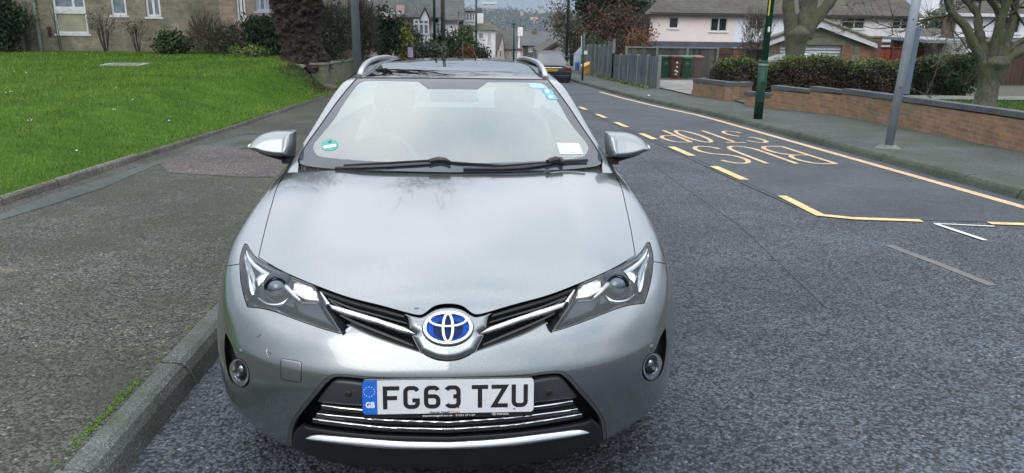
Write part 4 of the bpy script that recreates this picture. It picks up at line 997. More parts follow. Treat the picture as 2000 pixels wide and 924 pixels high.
def road_text():
    def ell_(cx, cy, rx, ry, a0, a1, n=10): return [(cx+rx*math.cos(math.radians(a0+(a1-a0)*k/n)), cy+ry*math.sin(math.radians(a0+(a1-a0)*k/n))) for k in range(n+1)]
    L = {'B': [[(0, 0), (0, 1)], [(0, 1), (.45, 1)]+ell_(.5, .77, .42, .23, 80, -80)+[(.45, .54), (0, .54)], [(.45, .54)]+ell_(.52, .27, .48, .27, 80, -80)+[(.45, 0), (0, 0)]],
         'U': [[(0, 1), (0, .3)]+ell_(.5, .28, .5, .28, 180, 360)+[(1, 1)]],
         'S': [ell_(.5, .76, .48, .24, 20, 270)[0:]+ell_(.5, .27, .5, .25, 90, -160)],
         'T': [[(0, 1), (1, 1)], [(.5, .96), (.5, 0)]],
         'O': [ell_(.5, .5, .5, .5, 0, 360, 24)],
         'P': [[(0, 0), (0, 1)], [(0, 1), (.5, 1)]+ell_(.5, .74, .48, .26, 80, -80)+[(.5, .48), (0, .48)]]}
    for word, x0, x1, ybase, ytop, slant in (('BUS', 5.14, 3.60, 12.0, 10.12, 0.0), ('STOP', 5.20, 3.46, 14.35, 12.5, 0.0)):
        n = len(word); w = (x0-x1)/(n+(n-1)*.34)
        for i, ch in enumerate(word):
            mb = MB(); xl = x0-i*w*1.34
            for j, st_ in enumerate(L[ch]):
                strip_on_road('', [(xl-px*w, ybase+(ytop-ybase)*py) for px, py in st_], .072, None, lift=.009+.0006*j, mb=mb)
            o = mb.build('road_letter', M_YEL2); o['kind'] = 'structure'
road_text()

# left kerb, footpath, edging
M_KERB = asphalt('kerb_stone', (.055, .062, .058), (.13, .14, .13), 160, speck=(.24, .24, .22), bumpd=.002, gap=.8, spk=.03,
                 patch=[((.030, .046, .022), 3.5, .44, .66, .75), ((.17, .13, .09), 7, .66, .74, .6)])
M_KERB2 = asphalt('mossy_kerb_stone', (.035, .045, .035), (.085, .10, .08), 160, speck=(.25, .26, .22), bumpd=.002, gap=.8, spk=.03,
                 patch=[((.03, .045, .028), 3.5, .45, .70, .6)])
def kerb(name, xf, side, y0, y1, step, mat, width=.19, h=.12, stone=.91, flat=False):
    """a row of kerb stones with open joints; side +1: the road is on the +x side"""
    mb = MB(); y = y0; rnd = random.Random(5)
    while y < y1:
        e = y+stone-.012; dz = rnd.uniform(-.004, .004); dx = rnd.uniform(-.004, .004); V = []
        ysn = [y, y+.008, (y+e)/2, e-.008, e]
        for j, yy in enumerate(ysn):
            sh = .006 if j in (0, 4) else 0
            for (o, z) in ((.03, -.10), (.012, 0), (-.012, h*.62), (-.035, h-.012), (-.06, h), (-width, h+.004), (-width-.01, h-.06), (-width-.01, -.1)):
                V.append((xf(yy)+side*(o)+dx, yy, surf_z(xf(yy), yy)+z+dz-(sh if z > .01 else 0)))
        n = 8; F = [(j*n+k, j*n+k+1, (j+1)*n+k+1, (j+1)*n+k) for j in range(4) for k in range(n-1)]
        if side > 0: F = [f[::-1] for f in F]
        F += [tuple(range(n)), tuple(range(4*n+n-1, 4*n-1, -1))]
        mb.add(V, F); y += stone
    o = mb.build(name, mat); o['kind'] = 'structure'; return o
# left kerb: road to its right (+x); the joint seen in the photo is at y = 2.95
kerb('kerb', lambda y: -1.236, 1, 3.27-.91*9, 45, .91, M_KERB, width=.137, h=.115)
kerb('kerb', lambda y: float(kerbR(y)), -1, 2.2-.91*8, 45, .91, M_KERB2, width=.15, h=.115)
M_PATH = asphalt('old_footpath', (.014, .015, .012), (.115, .115, .098), 84, speck=(.26, .255, .23), bumpd=.005, gap=.42, spk=.02,
                 patch=[((.032, .040, .022), 1.6, .42, .66, .70), ((.20, .16, .13), 2.6, .64, .72, .40)])
pathz = lambda X, Y: surf_z(-1.245, 0)*0+road_z(Y)+.107+.012*np.clip((-1.38-X)/2.5, 0, 1)+.003*np.sin(X*3+Y*2.1)
sheet('footpath', np.linspace(0, 1, 30), np.linspace(-12, 60, 200), pathz, M_PATH, xfun=lambda S, Y: -1.362-S*(-1.362-edgeL(Y)))
M_PINK = asphalt('reddish_patch', (.045, .040, .038), (.145, .125, .118), 100, speck=(.42, .40, .38), bumpd=.004, gap=.42, spk=.06)
M_SMOOTH = asphalt('smooth_patch', (.045, .055, .050), (.085, .10, .09), 170, speck=(.2, .2, .2), bumpd=.0015, gap=.6, spk=.01)
def path_patch(name, pts, mat, lift=.004):
    P = [np.array(gnd(x, y, .115)) for x, y in pts]
    mb = MB(); mb.add([(p[0], p[1], float(pathz(p[0], p[1]))+lift) for p in P], [tuple(range(len(P)))])
    o = mb.build(name, mat)
    if o.data.polygons[0].normal.z < 0: o.data.flip_normals()
    o['kind'] = 'structure'
path_patch('path_repair', [(395,283),(500,296),(560,300),(560,345),(470,345),(330,338),(310,320)], M_PINK)
path_patch('path_repair', [(0,421),(90,385),(240,338),(340,304),(455,270),(560,254),(560,270),(470,291),(400,296),(300,326),(200,368),(110,398),(40,420),(0,432)], M_SMOOTH)
path_patch('path_repair', [(480,252),(560,225),(640,200),(650,215),(600,262),(480,262)], M_PATH, .0045)
# moss and dirt along the back of the kerb
def moss():
    MOSS = plain('moss', (.09, .16, .03), .95, var=.4, vs=60); rnd = np.random.default_rng(3); V = []; F = []
    for _ in range(4200):
        y = rnd.uniform(2.0, 9); dens = np.clip(.35+.9*np.sin(y*2.3+1)*np.sin(y*5.1)-.25, 0.02, 1)
        if rnd.random() > dens: continue
        x = -1.376-abs(rnd.normal(0, .016)); z = float(pathz(x, y))+.004; r = rnd.uniform(.003, .008); b = len(V); a = rnd.uniform(0, 6.28)
        V += [(x+r*math.cos(a), y+r*math.sin(a), z-.002), (x+r*math.cos(a+2.1), y+r*math.sin(a+2.1), z-.002), (x+r*math.cos(a+4.2), y+r*math.sin(a+4.2), z-.002), (x, y, z+r*1.2)]
        F += [(b, b+1, b+3), (b+1, b+2, b+3), (b+2, b, b+3)]
    o = link_mesh('moss', V, F, MOSS, kind='stuff')
moss()
def edging():
    mb = MB(); y = -6; rnd = random.Random(2)
    while y < 23:
        e = y+.90; V = []; dz = rnd.uniform(-.008, .008)
        for yy in (y, e):
            for o, z in ((.0, -.05), (.0, .045), (-.012, .062), (-.045, .066), (-.06, .05), (-.06, -.05)): V.append((float(edgeL(yy))+o, yy, road_z(yy)+.12+z+dz))
        F = [(k, k+6, k+7, k+1) for k in range(5)]+[tuple(range(5, -1, -1)), tuple(range(6, 12))]
        mb.add(V, F); y += .915
    o = mb.build('path_edging', asphalt('edging_stone', (.10, .09, .08), (.22, .20, .18), 120, bumpd=.004, gap=.8, patch=[((.07, .07, .05), 5, .5, .7, .6)])); o['kind'] = 'structure'
edging()
# lawn
def grass_ground():
    mt, nt, b = new_mat('lawn'); co = objco(nt)
    r = ramp(nt, [(.28, (.022, .060, .004)), (.5, (.048, .118, .008)), (.72, (.100, .175, .016))]); nt.links.new(noise(nt, co, 1.1, 8, .72), r.inputs['Fac'])
    f = ramp(nt, [(.3, .55), (.7, 1.4)]); nt.links.new(noise(nt, co, 45, 4, .8), f.inputs['Fac'])
    c = mixc(nt, 1.0, r.outputs['Color'], f.outputs['Color'], 'MULTIPLY')
    nt.links.new(c, b.inputs['Base Color']); b.inputs['Roughness'].default_value = .9; b.inputs['Specular IOR Level'].default_value = .15
    bump(nt, b, noise(nt, co, 60, 5, .8), .9, .03); return mt
M_LAWN = grass_ground()
sheet('lawn', np.linspace(0, 1, 90)**1.5, np.linspace(-6, 30, 130), lawn_h, M_LAWN, xfun=lambda S, Y: edgeL(Y)-.055-S*30)
def leafy(name, cols, rough=.7, spec=.3, trans=.0):
    """each leaf, blade or twig a tone of its own"""
    mt, nt, b = new_mat(name); g = nt.nodes.new('ShaderNodeNewGeometry'); r = ramp(nt, [(i/(len(cols)-1), c_) for i, c_ in enumerate(cols)])
    nt.links.new(g.outputs['Random Per Island'], r.inputs['Fac']); co = objco(nt)
    v = ramp(nt, [(.3, .75), (.7, 1.25)]); nt.links.new(noise(nt, co, .7, 4), v.inputs['Fac'])
    nt.links.new(mixc(nt, 1.0, r.outputs['Color'], v.outputs['Color'], 'MULTIPLY'), b.inputs['Base Color']); b.inputs['Roughness'].default_value = rough
    b.inputs['Specular IOR Level'].default_value = spec
    return mt
def fast_mesh(name, V, F, mat, parent=None):
    """V (n,k,3) separate small faces of k corners"""
    V = np.asarray(V); n, k = V.shape[:2]; me = bpy.data.meshes.new(name)
    me.vertices.add(n*k); me.vertices.foreach_set('co', V.reshape(-1).astype(np.float32)); me.loops.add(n*k); me.loops.foreach_set('vertex_index', np.arange(n*k, dtype=np.int32))
    me.polygons.add(n); me.polygons.foreach_set('loop_start', np.arange(0, n*k, k, dtype=np.int32)); me.update(calc_edges=True)
    me.materials.append(mat); o = bpy.data.objects.new(name, me); COL.objects.link(o)
    if parent: o.parent = parent
    return o
def grass():
    rnd = np.random.default_rng(7); n = 210000
    y = 5.2+(rnd.random(n)**1.7)*22; x = edgeL(y)-.03-rnd.random(n)*(2+.62*y)
    edge = rnd.random(n) < .10; x = np.where(edge, edgeL(y)-.01-abs(rnd.normal(0, .05, n)), x)
    bare = (np.hypot((x+5.4)/.55, (y-12.6)/.5) < 1) & (rnd.random(n) < .7); x = x[~bare]; y = y[~bare]; n = len(x)
    z = lawn_h(x, y); a = rnd.random(n)*6.28; s = np.clip(y/9, .8, 2.6); h = rnd.uniform(.018, .042, n)*np.sqrt(s); w = .0035*s; t = rnd.uniform(-.6, .6, n)*h; t2 = rnd.uniform(-.6, .6, n)*h
    V = np.stack([np.stack([x-w*np.cos(a), y-w*np.sin(a), z-.004], 1), np.stack([x+w*np.cos(a), y+w*np.sin(a), z-.004], 1), np.stack([x+t, y+t2, z+h], 1)], 1)
    o = fast_mesh('grass', V, None, leafy('grass_blades', [(.026, .076, .005), (.058, .148, .009), (.115, .215, .015), (.20, .25, .05)])); o['kind'] = 'stuff'
grass()
def specks():
    """daisies, leaves and scraps on the lawn and the paths"""
    W = plain('litter_white', (.6, .6, .57), .8)
    for (px, py, off, r, lbl) in ((1128, 157, .12, .05, 'small white scrap of litter on the path near the grey fence'), (1267, 187, .12, .07, 'crumpled white litter on the pavement before the driveway'), (905, 0, 0, 0, None)):
        if not lbl: continue
        p = gnd(px, py, off+.01) if px > 1200 else gnd(1229, 165, off+.01); mb = MB(); rr = random.Random(px)
        V = [(p[0]+r*math.cos(t)*rr.uniform(.6, 1), p[1]+r*1.2*math.sin(t)*rr.uniform(.6, 1), p[2]+rr.uniform(0, .02)) for t in np.linspace(0, 6.28, 7)[:-1]]+[(p[0], p[1], p[2]+.035)]
        mb.add(V, [(i, (i+1) % 6, 6) for i in range(6)]); tag(mb.build('litter', W), lbl, 'litter')
    V = []; rnd = np.random.default_rng(2)
    for (px, py) in [(22, 183), (12, 185), (227, 175), (259, 199), (170, 108), (486, 100), (346, 98), (212, 98), (52, 145), (222, 218), (150, 300), (60, 240), (400, 150), (330, 240)]:
        r = ray(px, py); t = 3.0
        while t < 60 and (r*t)[2] > lawn_h((r*t)[0], (r*t)[1]): t += .02
        p = r*t; s = .009
        for k in range(3):
            q = p+np.array([rnd.normal(0, .012), rnd.normal(0, .012), .03]); V.append([q+[-s, 0, 0], q+[0, -s, .005], q+[s, 0, .01], q+[0, s, .02]])
    o = fast_mesh('daisies', V, None, W); o['kind'] = 'stuff'
specks()
def manhole():
    c0 = None; r = ray(245, 127.5); t = 3.0
    while t < 60 and (r*t)[2] > lawn_h((r*t)[0], (r*t)[1]): t += .02
    p = r*t; rt = empty('inspection_cover', tuple(p), (0, 0, .1), 'pale concrete inspection cover set flat in the lawn', 'manhole cover')
    mb = MB(); mb.box(-.52, .52, -.4, .4, -.05, .035); mb.build('frame', plain('pale_concrete', (.28, .29, .25), .9, var=.25), rt)
    MB().box(-.34, .34, -.25, .25, .0355, .045).build('lid', plain('lid_metal', (.16, .17, .16), .7), rt)
manhole()

# right footpath and garden ground
M_PATHR = asphalt('right_footpath', (.028, .034, .032), (.115, .128, .122), 110, speck=(.28, .28, .26), bumpd=.003, gap=.5, spk=.02,
                  patch=[((.042, .058, .034), 1.0, .44, .62, .75), ((.13, .14, .13), .7, .6, .75, .35)])
WALL_PX = [(1430, 197), (1453, 205), (1575, 217), (1640, 225), (2000, 296)]
WP = [gnd(x, y, .12)[:2] for x, y in WALL_PX]
W_Y = [-12, 2, WP[4][1], WP[3][1], WP[2][1], WP[1][1], WP[0][1]+.6, 27.5, 31, 42, 60]; W_X = [8.95, 8.95, WP[4][0], WP[3][0], WP[2][0], WP[1][0], WP[0][0], 7.85, 7.55, 6.45, 6.2]
def wallR(y): return np.interp(y, W_Y, W_X)
pathzR = lambda X, Y: road_z(Y)+.110+.008*np.clip((X-6.1)/2.5, 0, 1)
sheet('pavement', np.linspace(0, 1, 24), np.linspace(-12, 60, 150), pathzR, M_PATHR, xfun=lambda S, Y: kerbR(Y)+.14+S*(wallR(Y)+.2-kerbR(Y)-.14))
def garden_h(X, Y): return road_z(Y)+.13+.16*np.clip((X-wallR(Y))/1.0, 0, 1)*(Y < 22)
sheet('garden_ground', np.linspace(0, 1, 40)**1.4, np.linspace(-12, 60, 120), garden_h, plain('soil', (.06, .055, .04), .95, var=.4, vs=4), xfun=lambda S, Y: wallR(Y)+.1+S*50)
# ------------------------------------------------------------------ helpers for the things along the street
def attach(o, root):
    L = root.location; me = o.data; n = len(me.vertices); a = np.zeros(n*3, np.float32); me.vertices.foreach_get('co', a)
    a = a.reshape(-1, 3)-np.array(L[:], np.float32); me.vertices.foreach_set('co', a.reshape(-1)); me.update(); o.parent = root; return o
def part(mb, name, mat, root, smooth=False, sub=None):
    o = mb.build(name, mat, None, smooth); attach(o, root)
    if sub is not None: o.parent = sub
    return o
def mpp(Y): return Y/F_PX*1.045
def wrect(x0, y0, x1, y1, Y):
    a = atY(x0, (y0+y1)/2, Y)[0]; b = atY(x1, (y0+y1)/2, Y)[0]; t = atY((x0+x1)/2, y0, Y)[2]; u = atY((x0+x1)/2, y1, Y)[2]
    return a, b, u, t
WINGLASS = plain('window_glass', (.05, .065, .08), .08, spec=.8, coat=.5, var=.4, vs=1.5); UPVC = plain('white_frame', (.62, .63, .64), .4)
CURT = plain('window_net', (.16, .20, .24), .25, coat=.6, var=.35, vs=7)
DARKW = plain('dark_window', (.03, .035, .04), .1, coat=.5, var=.4, vs=3)
def window(root, x0, x1, z0, z1, Y, mull=(), trans=(), glass=WINGLASS, frame=UPVC, fw=.075, sill=True, name='window', bars=(0, 0)):
    mb = MB(); d0, d1 = Y-.035, Y+.03
    mb.box(x0, x1, d0, d1, z1-fw, z1); mb.box(x0, x1, d0, d1, z0, z0+fw); mb.box(x0, x0+fw, d0, d1, z0+fw, z1-fw); mb.box(x1-fw, x1, d0, d1, z0+fw, z1-fw)
    for m_ in mull: xm = x0+(x1-x0)*m_; mb.box(xm-fw*.55, xm+fw*.55, d0+.004, d1, z0+fw, z1-fw)
    for m_ in trans: zm = z0+(z1-z0)*m_; mb.box(x0+fw, x1-fw, d0+.008, d1, zm-fw*.5, zm+fw*.5)
    nx, nz = bars
    for k in range(1, nx): xm = x0+(x1-x0)*k/nx; mb.box(xm-.012, xm+.012, d0+.016, d1, z0+fw, z1-fw)
    for k in range(1, nz): zm = z0+(z1-z0)*k/nz; mb.box(x0+fw, x1-fw, d0+.02, d1, zm-.012, zm+.012)
    w = part(mb, name, frame, root)
    part(MB().box(x0+fw*.6, x1-fw*.6, Y+.004, Y+.02, z0+fw*.6, z1-fw*.6), 'pane', glass, root, sub=w)
    if sill: part(MB().box(x0-.06, x1+.06, Y-.11, Y+.02, z0-.06, z0-.004), 'sill', frame, root, sub=w)
    return w
def wall_with_holes(mb, x0, x1, z0, z1, Y, th, holes):
    """front wall slab with real openings"""
    zs = sorted(set([z0, z1]+[h[2] for h in holes if z0 < h[2] < z1]+[h[3] for h in holes if z0 < h[3] < z1]))
    for za, zb in zip(zs[:-1], zs[1:]):
        zc = (za+zb)/2; hs = sorted([h for h in holes if h[2] < zc < h[3]]); x = x0
        for h in hs:
            if h[0] > x: mb.box(x, h[0], Y, Y+th, za, zb)
            x = h[1]
        if x < x1: mb.box(x, x1, Y, Y+th, za, zb)
def tiles(name, c1, c2, w=.22, h=.12):
    return brick(name, (c1, c2), tuple(x*.45 for x in c1), bw=w, bh=h, dirt=(.10, .11, .07), dirt_amt=.5, ms=.012)
T_BROWN = tiles('brown_roof_tiles', (.060, .050, .044), (.085, .072, .062)); T_GREY = tiles('grey_roof_tiles', (.07, .075, .08), (.10, .105, .11)); T_DK = tiles('dark_roof_tiles', (.045, .045, .045), (.065, .062, .058))
def roof_gable(mb, x0, x1, y0, y1, z, rise, over=.3, th=.12, axis='x'):
    """ridge along x (or y); two slabs"""
    if axis == 'x':
        ym = (y0+y1)/2; s = rise/((y1-y0)/2)
        for (ya, yb) in ((y0-over, ym), (y1+over, ym)):
            za = z-s*over; P = [(x0-over, ya, za), (x1+over, ya, za), (x1+over, yb, z+rise), (x0-over, yb, z+rise)]
            mb.add(P+[(p[0], p[1], p[2]+th) for p in P], [(0, 1, 2, 3), (7, 6, 5, 4), (0, 4, 5, 1), (1, 5, 6, 2), (2, 6, 7, 3), (3, 7, 4, 0)])
    else:
        xm = (x0+x1)/2; s = rise/((x1-x0)/2)
        for (xa, xb) in ((x0-over, xm), (x1+over, xm)):
            za = z-s*over; P = [(xa, y0-over, za), (xa, y1+over, za), (xb, y1+over, z+rise), (xb, y0-over, z+rise)]
            mb.add(P+[(p[0], p[1], p[2]+th) for p in P], [(0, 1, 2, 3), (7, 6, 5, 4), (0, 4, 5, 1), (1, 5, 6, 2), (2, 6, 7, 3), (3, 7, 4, 0)])
def roof_hip(mb, x0, x1, y0, y1, z, rise, over=.35, th=.1):
    x0 -= over; x1 += over; y0 -= over; y1 += over; d = min(y1-y0, x1-x0)/2; ym = (y0+y1)/2
    P = [(x0, y0, z), (x1, y0, z), (x1, y1, z), (x0, y1, z), (x0, y0, z+th), (x1, y0, z+th), (x1, y1, z+th), (x0, y1, z+th), (x0+d, ym, z+th+rise), (x1-d, ym, z+th+rise)]
    mb.add(P, [(3, 2, 1, 0), (0, 1, 5, 4), (1, 2, 6, 5), (2, 3, 7, 6), (3, 0, 4, 7), (4, 5, 9, 8), (5, 6, 9), (6, 7, 8, 9), (7, 4, 8)])

def leaves(cen, rad, n, size, rng, shell=.55, lump=.22, up=0.0, seed=0, k=4):
    """leaf faces in an uneven ellipsoid"""
    d = rng.normal(size=(n, 3)); d /= np.linalg.norm(d, axis=1, keepdims=True)
    r = 1-(1-shell)*rng.random(n)**1.6*1.0; f = 1+lump*(np.sin(d[:, 0]*5+seed)+np.sin(d[:, 1]*6+seed*2.1)+np.sin(d[:, 2]*7+seed*.7))/1.5
    P = np.array(cen)+d*(r*f)[:, None]*np.array(rad)+rng.normal(size=(n, 3))*size*.8
    return leaf_quads(P, size, rng, k)
def leaf_quads(P, size, rng, k=4):
    n = len(P); a = rng.normal(size=(n, 3)); a /= np.linalg.norm(a, axis=1, keepdims=True); b = np.cross(a, rng.normal(size=(n, 3))); b /= np.linalg.norm(b, axis=1, keepdims=True)
    s = size*rng.uniform(.5, 1.2, n)[:, None]
    if k == 3: return np.stack([P-a*s*.5-b*s*.25, P+a*s*.6, P-a*s*.4+b*s*.4], 1)
    return np.stack([P-a*s*.6, P-b*s*.32, P+a*s*.6, P+b*s*.32], 1)
def twig_quads(P, D, L, w):
    s = np.cross(D, np.random.default_rng(1).normal(size=D.shape)); s /= np.linalg.norm(s, axis=1, keepdims=True); L = np.asarray(L)[:, None]
    return np.stack([P-s*w, P+s*w, P+D*L+s*w*.4, P+D*L-s*w*.4], 1)
L_DARK = leafy('dark_leaves', [(.008, .018, .008), (.020, .038, .014), (.040, .065, .025)]); L_MID = leafy('mid_leaves', [(.018, .035, .012), (.040, .070, .022), (.075, .11, .035)])
L_BRT = leafy('bright_leaves', [(.05, .09, .02), (.10, .15, .035), (.16, .20, .05)]); L_TWIG = leafy('winter_twigs', [(.045, .040, .028), (.085, .075, .050), (.13, .115, .075)])
L_RED = leafy('red_brown_twigs', [(.040, .014, .012), (.080, .030, .024), (.12, .055, .04)]); L_GREY = leafy('grey_green_leaves', [(.030, .045, .028), (.065, .085, .050), (.11, .12, .075)])
L_YEL = leafy('yellow_leaves', [(.13, .16, .02), (.20, .22, .04), (.28, .28, .07)]); L_WHT = leafy('white_blossom', [(.35, .30, .30), (.5, .45, .45), (.6, .58, .56)])
L_RUST = leafy('rust_leaves', [(.12, .04, .02), (.18, .07, .03), (.10, .09, .04)]); L_HEDGE = leafy('hedge_brown', [(.016, .014, .011), (.042, .034, .024), (.075, .058, .040), (.05, .06, .025)])
TWIGGY = [L_TWIG]
def bark(name, c1, c2, moss=None, sc=9, bd=.03):
    mt, nt, b = new_mat(name); co = objco(nt); mpn = nt.nodes.new('ShaderNodeMapping'); mpn.inputs['Scale'].default_value = (1, 1, .45); nt.links.new(co, mpn.inputs['Vector'])
    r = ramp(nt, [(.3, c1), (.7, c2)]); nn = noise(nt, mpn.outputs[0], sc, 8, .75, .4); nt.links.new(nn, r.inputs['Fac']); c_ = r.outputs['Color']
    if moss: f = ramp(nt, [(.46, 0.0), (.64, .8)]); nt.links.new(noise(nt, co, 2.2, 5, .6), f.inputs['Fac']); c_ = mixc(nt, f.outputs['Color'], c_, moss)
    nt.links.new(c_, b.inputs['Base Color']); b.inputs['Roughness'].default_value = .9; bump(nt, b, nn, 1.0, bd); return mt
B_PLANE = bark('street_tree_bark', (.026, .028, .018), (.16, .15, .115), (.075, .09, .03), 15, .03); B_DARK = bark('dark_knotty_bark', (.006, .004, .004), (.055, .036, .029), None, 8, .05); B_THIN = bark('thin_bark', (.04, .035, .025), (.09, .08, .06))
B_PINE = bark('pine_bark', (.06, .055, .05), (.16, .14, .125), None, 5, .03)

def bush(name, label, cat, base, r, n, size, mats, seed=1, stems=5, shell=.45, group=None, bare=False, lump=.22):
    """leaves from the ground up on a few stems"""
    base = np.array(base, float); rng = np.random.default_rng(seed); rt = empty(name, tuple(base), (0, 0, 0), label, cat, group)
    cen = base+np.array([0, 0, r[2]])
    if not isinstance(mats, (list, tuple)): mats = [mats]
    for i, mt in enumerate(mats):
        V = leaves(cen, r, n//len(mats) if i == 0 else n//(2*len(mats)), size, rng, shell, lump, seed=seed+i)
        V = V[V[:, :, 2].min(1) > base[2]-.03]
        if mt in TWIGGY:
            Pq = V.mean(1); D = (Pq-(cen-np.array([0, 0, r[2]*.9])))/max(r)+rng.normal(size=Pq.shape)*.45; D /= np.linalg.norm(D, axis=1, keepdims=True); V = twig_quads(Pq, D, rng.uniform(.15, .5, len(Pq))*min(1.2, r[2]), .004+.00022*base[1])
        attach(fast_mesh('leaves_twigs', V, None, mt), rt)  # with a twiggy material these are bare twig slivers instead of leaves
    mb = MB()
    for k in range(stems):
        a = rng.uniform(0, 6.28); e = cen+np.array([math.cos(a)*r[0]*.6, math.sin(a)*r[1]*.6, r[2]*rng.uniform(-.1, .5)]); m_ = (base+e)/2+rng.normal(size=3)*.05*r[2]
        mb.tube([base+np.array([math.cos(a)*.08, math.sin(a)*.08, -.05]), m_, e], [.03*r[2]+.008, .02*r[2]+.005, .004], 5)
    part(mb, 'stems', B_THIN, rt); return rt
def limb(mb, p, d, L, r, depth, rng, spread=.6, twigs=None, droop=0.0, seg=4, minr=.012):
    pts = [np.array(p, float)]; rad = [r]; d = np.array(d, float)
    for k in range(seg):
        d = d+rng.normal(size=3)*.13+np.array([0, 0, .06-droop]); d /= np.linalg.norm(d); pts.append(pts[-1]+d*L/seg); rad.append(max(minr*.6, r*(1-.55*(k+1)/seg)))
    mb.tube(pts, rad, 7 if r > .05 else 4, False)
    if depth <= 0:
        if twigs is not None: twigs.append((pts[-1], d))
        return
    for k in range(3 if depth > 1 else 4):
        i = rng.integers(max(1, seg-3), seg+1); a = rng.normal(size=3); a -= d*(a @ d); a /= np.linalg.norm(a); nd = d+a*spread*rng.uniform(.7, 1.4); nd /= np.linalg.norm(nd)
        limb(mb, pts[i], nd, L*rng.uniform(.6, .8), rad[i]*.75, depth-1, rng, spread, twigs, droop, seg, minr)

# ------------------------------------------------------------------ left: the flats, their shrubs and the great trunk
def lawn_at(px, py):
    r = ray(px, py); t = 3.0
    while t < 70 and (r*t)[2] > lawn_h((r*t)[0], (r*t)[1]): t += .03
    return r*t
def flats():
    Y = 27.6; B1 = brick('weathered_brick', ((.29, .235, .175), (.185, .165, .13)), (.24, .23, .19), dirt=(.055, .075, .035), dirt_amt=.75); B2 = brick('pinkish_brick', ((.37, .26, .20), (.28, .21, .16)), (.32, .28, .24), dirt=(.10, .10, .07), dirt_amt=.35)
    xa = atY(-60, 80, Y)[0]; xb = atY(440, 80, Y)[0]; xc = atY(610, 80, Y)[0]; zb = -1.95; zt = 6.0
    rt = empty('block_of_flats', (xa, Y, zb), (0, 0, 0), 'weathered brick block of flats with white windows beyond the lawn', 'building')
    spec = [((101, -60, 165, 66), (.62,), (.0,)), ((212, -60, 243, 30), (), ()), ((281, -60, 310, 33), (.5,), ())]
    holes = []
    for s, m_, t_ in spec:
        x0, x1, z0, z1 = wrect(*s, Y); top = z0+(2.55 if s[0] == 101 else 1.5); holes.append((x0, x1, z0, top))
    up = [(h[0], h[1], 2.6, 3.9) for h in holes]
    mb = MB(); wall_with_holes(mb, xa, xb, zb, zt, Y, .3, holes+up); part(mb, 'wall', B1, rt)
    PANEL = plain('obscured_panel', (.30, .29, .22), .35, coat=.5, var=.2, vs=2)
    h = holes[0]; zt0 = h[2]+.70
    w = window(rt, h[0], h[1], zt0+.10, h[3], Y+.09, mull=(.62,), glass=CURT, sill=False)
    window(rt, h[0], h[1], h[2], zt0+.02, Y+.09, glass=PANEL, name='window', fw=.07)
    part(MB().box(h[0]-.0, h[1]+.0, Y+.05, Y+.10, zt0+.022, zt0+.098), 'transom', UPVC, rt)
    window(rt, *holes[1], Y+.09, glass=CURT); window(rt, *holes[2], Y+.09, mull=(.5,), glass=CURT)
    for u in up: window(rt, *u, Y+.09, mull=(.5,))
    Y2 = Y-.35; s3 = [wrect(459, -60, 477, 38, Y2), wrect(496, -60, 523, 22, Y2)]; h3 = [(a, b, c_, c_+1.5) for a, b, c_, d in s3]
    mb = MB(); wall_with_holes(mb, xb+.002, xc, zb, zt, Y2, .6, h3); part(mb, 'wall', B2, rt)
    window(rt, *h3[0], Y2+.09, mull=(.5,), glass=DARKW); window(rt, *h3[1], Y2+.09, mull=(.3, .7), glass=CURT, frame=plain('pale_blue_frame', (.42, .48, .56), .4))
    part(MB().box(xa, xc, Y+.6, Y+9, zb, zt), 'rear_body', B1, rt)
    mb = MB(); roof_gable(mb, xa, xc, Y, Y+9, zt, 2.6, .4); part(mb, 'roof', T_BROWN, rt)
    xd = atY(77, 60, Y)[0]; p = MB(); p.tube([(xd, Y-.07, zb), (xd, Y-.07, zt)], .05, 10)
    for z in (zb+.3, zb+2.0, zb+3.8): p.tube([(xd, Y-.07, z), (xd, Y-.07, z+.09)], .065, 10)
    part(p, 'downpipe', plain('pale_green_pipe', (.22, .27, .22), .6), rt)
    xv = atY(97, 62, Y)[0]; zv = atY(97, 62, Y)[2]; part(MB().rbox(xv-.06, xv+.06, Y-.02, Y+.01, zv-.16, zv+.16, .01), 'air_brick', plain('air_brick_brown', (.05, .02, .015), .8), rt)
    # the red-brown brick block further along
    Y3 = 40; B3 = brick('red_brown_brick', ((.21, .11, .075), (.15, .085, .06)), (.17, .13, .11), dirt=(.08, .09, .05), dirt_amt=.3)
    x0 = atY(600, 40, Y3)[0]; x1 = atY(684, 40, Y3)[0]
    r2 = empty('brick_block', (x0, Y3, -3.4), (0, 0, 0), 'plain red brown brick building showing between the great trunk and the grey lamp post', 'building')
    a, b, c_, d = wrect(612, 52, 624, 76, Y3); part_w = MB(); wall_with_holes(part_w, x0, x1, -3.4, 5, Y3, .3, [(a, b, c_-.3, d)]); part(part_w, 'wall', B3, r2)
    part(MB().box(x0, x1, Y3+.3, Y3+8, -3.4, 5), 'rear_body', B3, r2)
    window(r2, a, b, c_-.3, d, Y3+.08, mull=(.5,), name='door'); mb = MB(); roof_gable(mb, x0, x1, Y3, Y3+8, 5, 2.2); part(mb, 'roof', T_BROWN, r2)
flats()

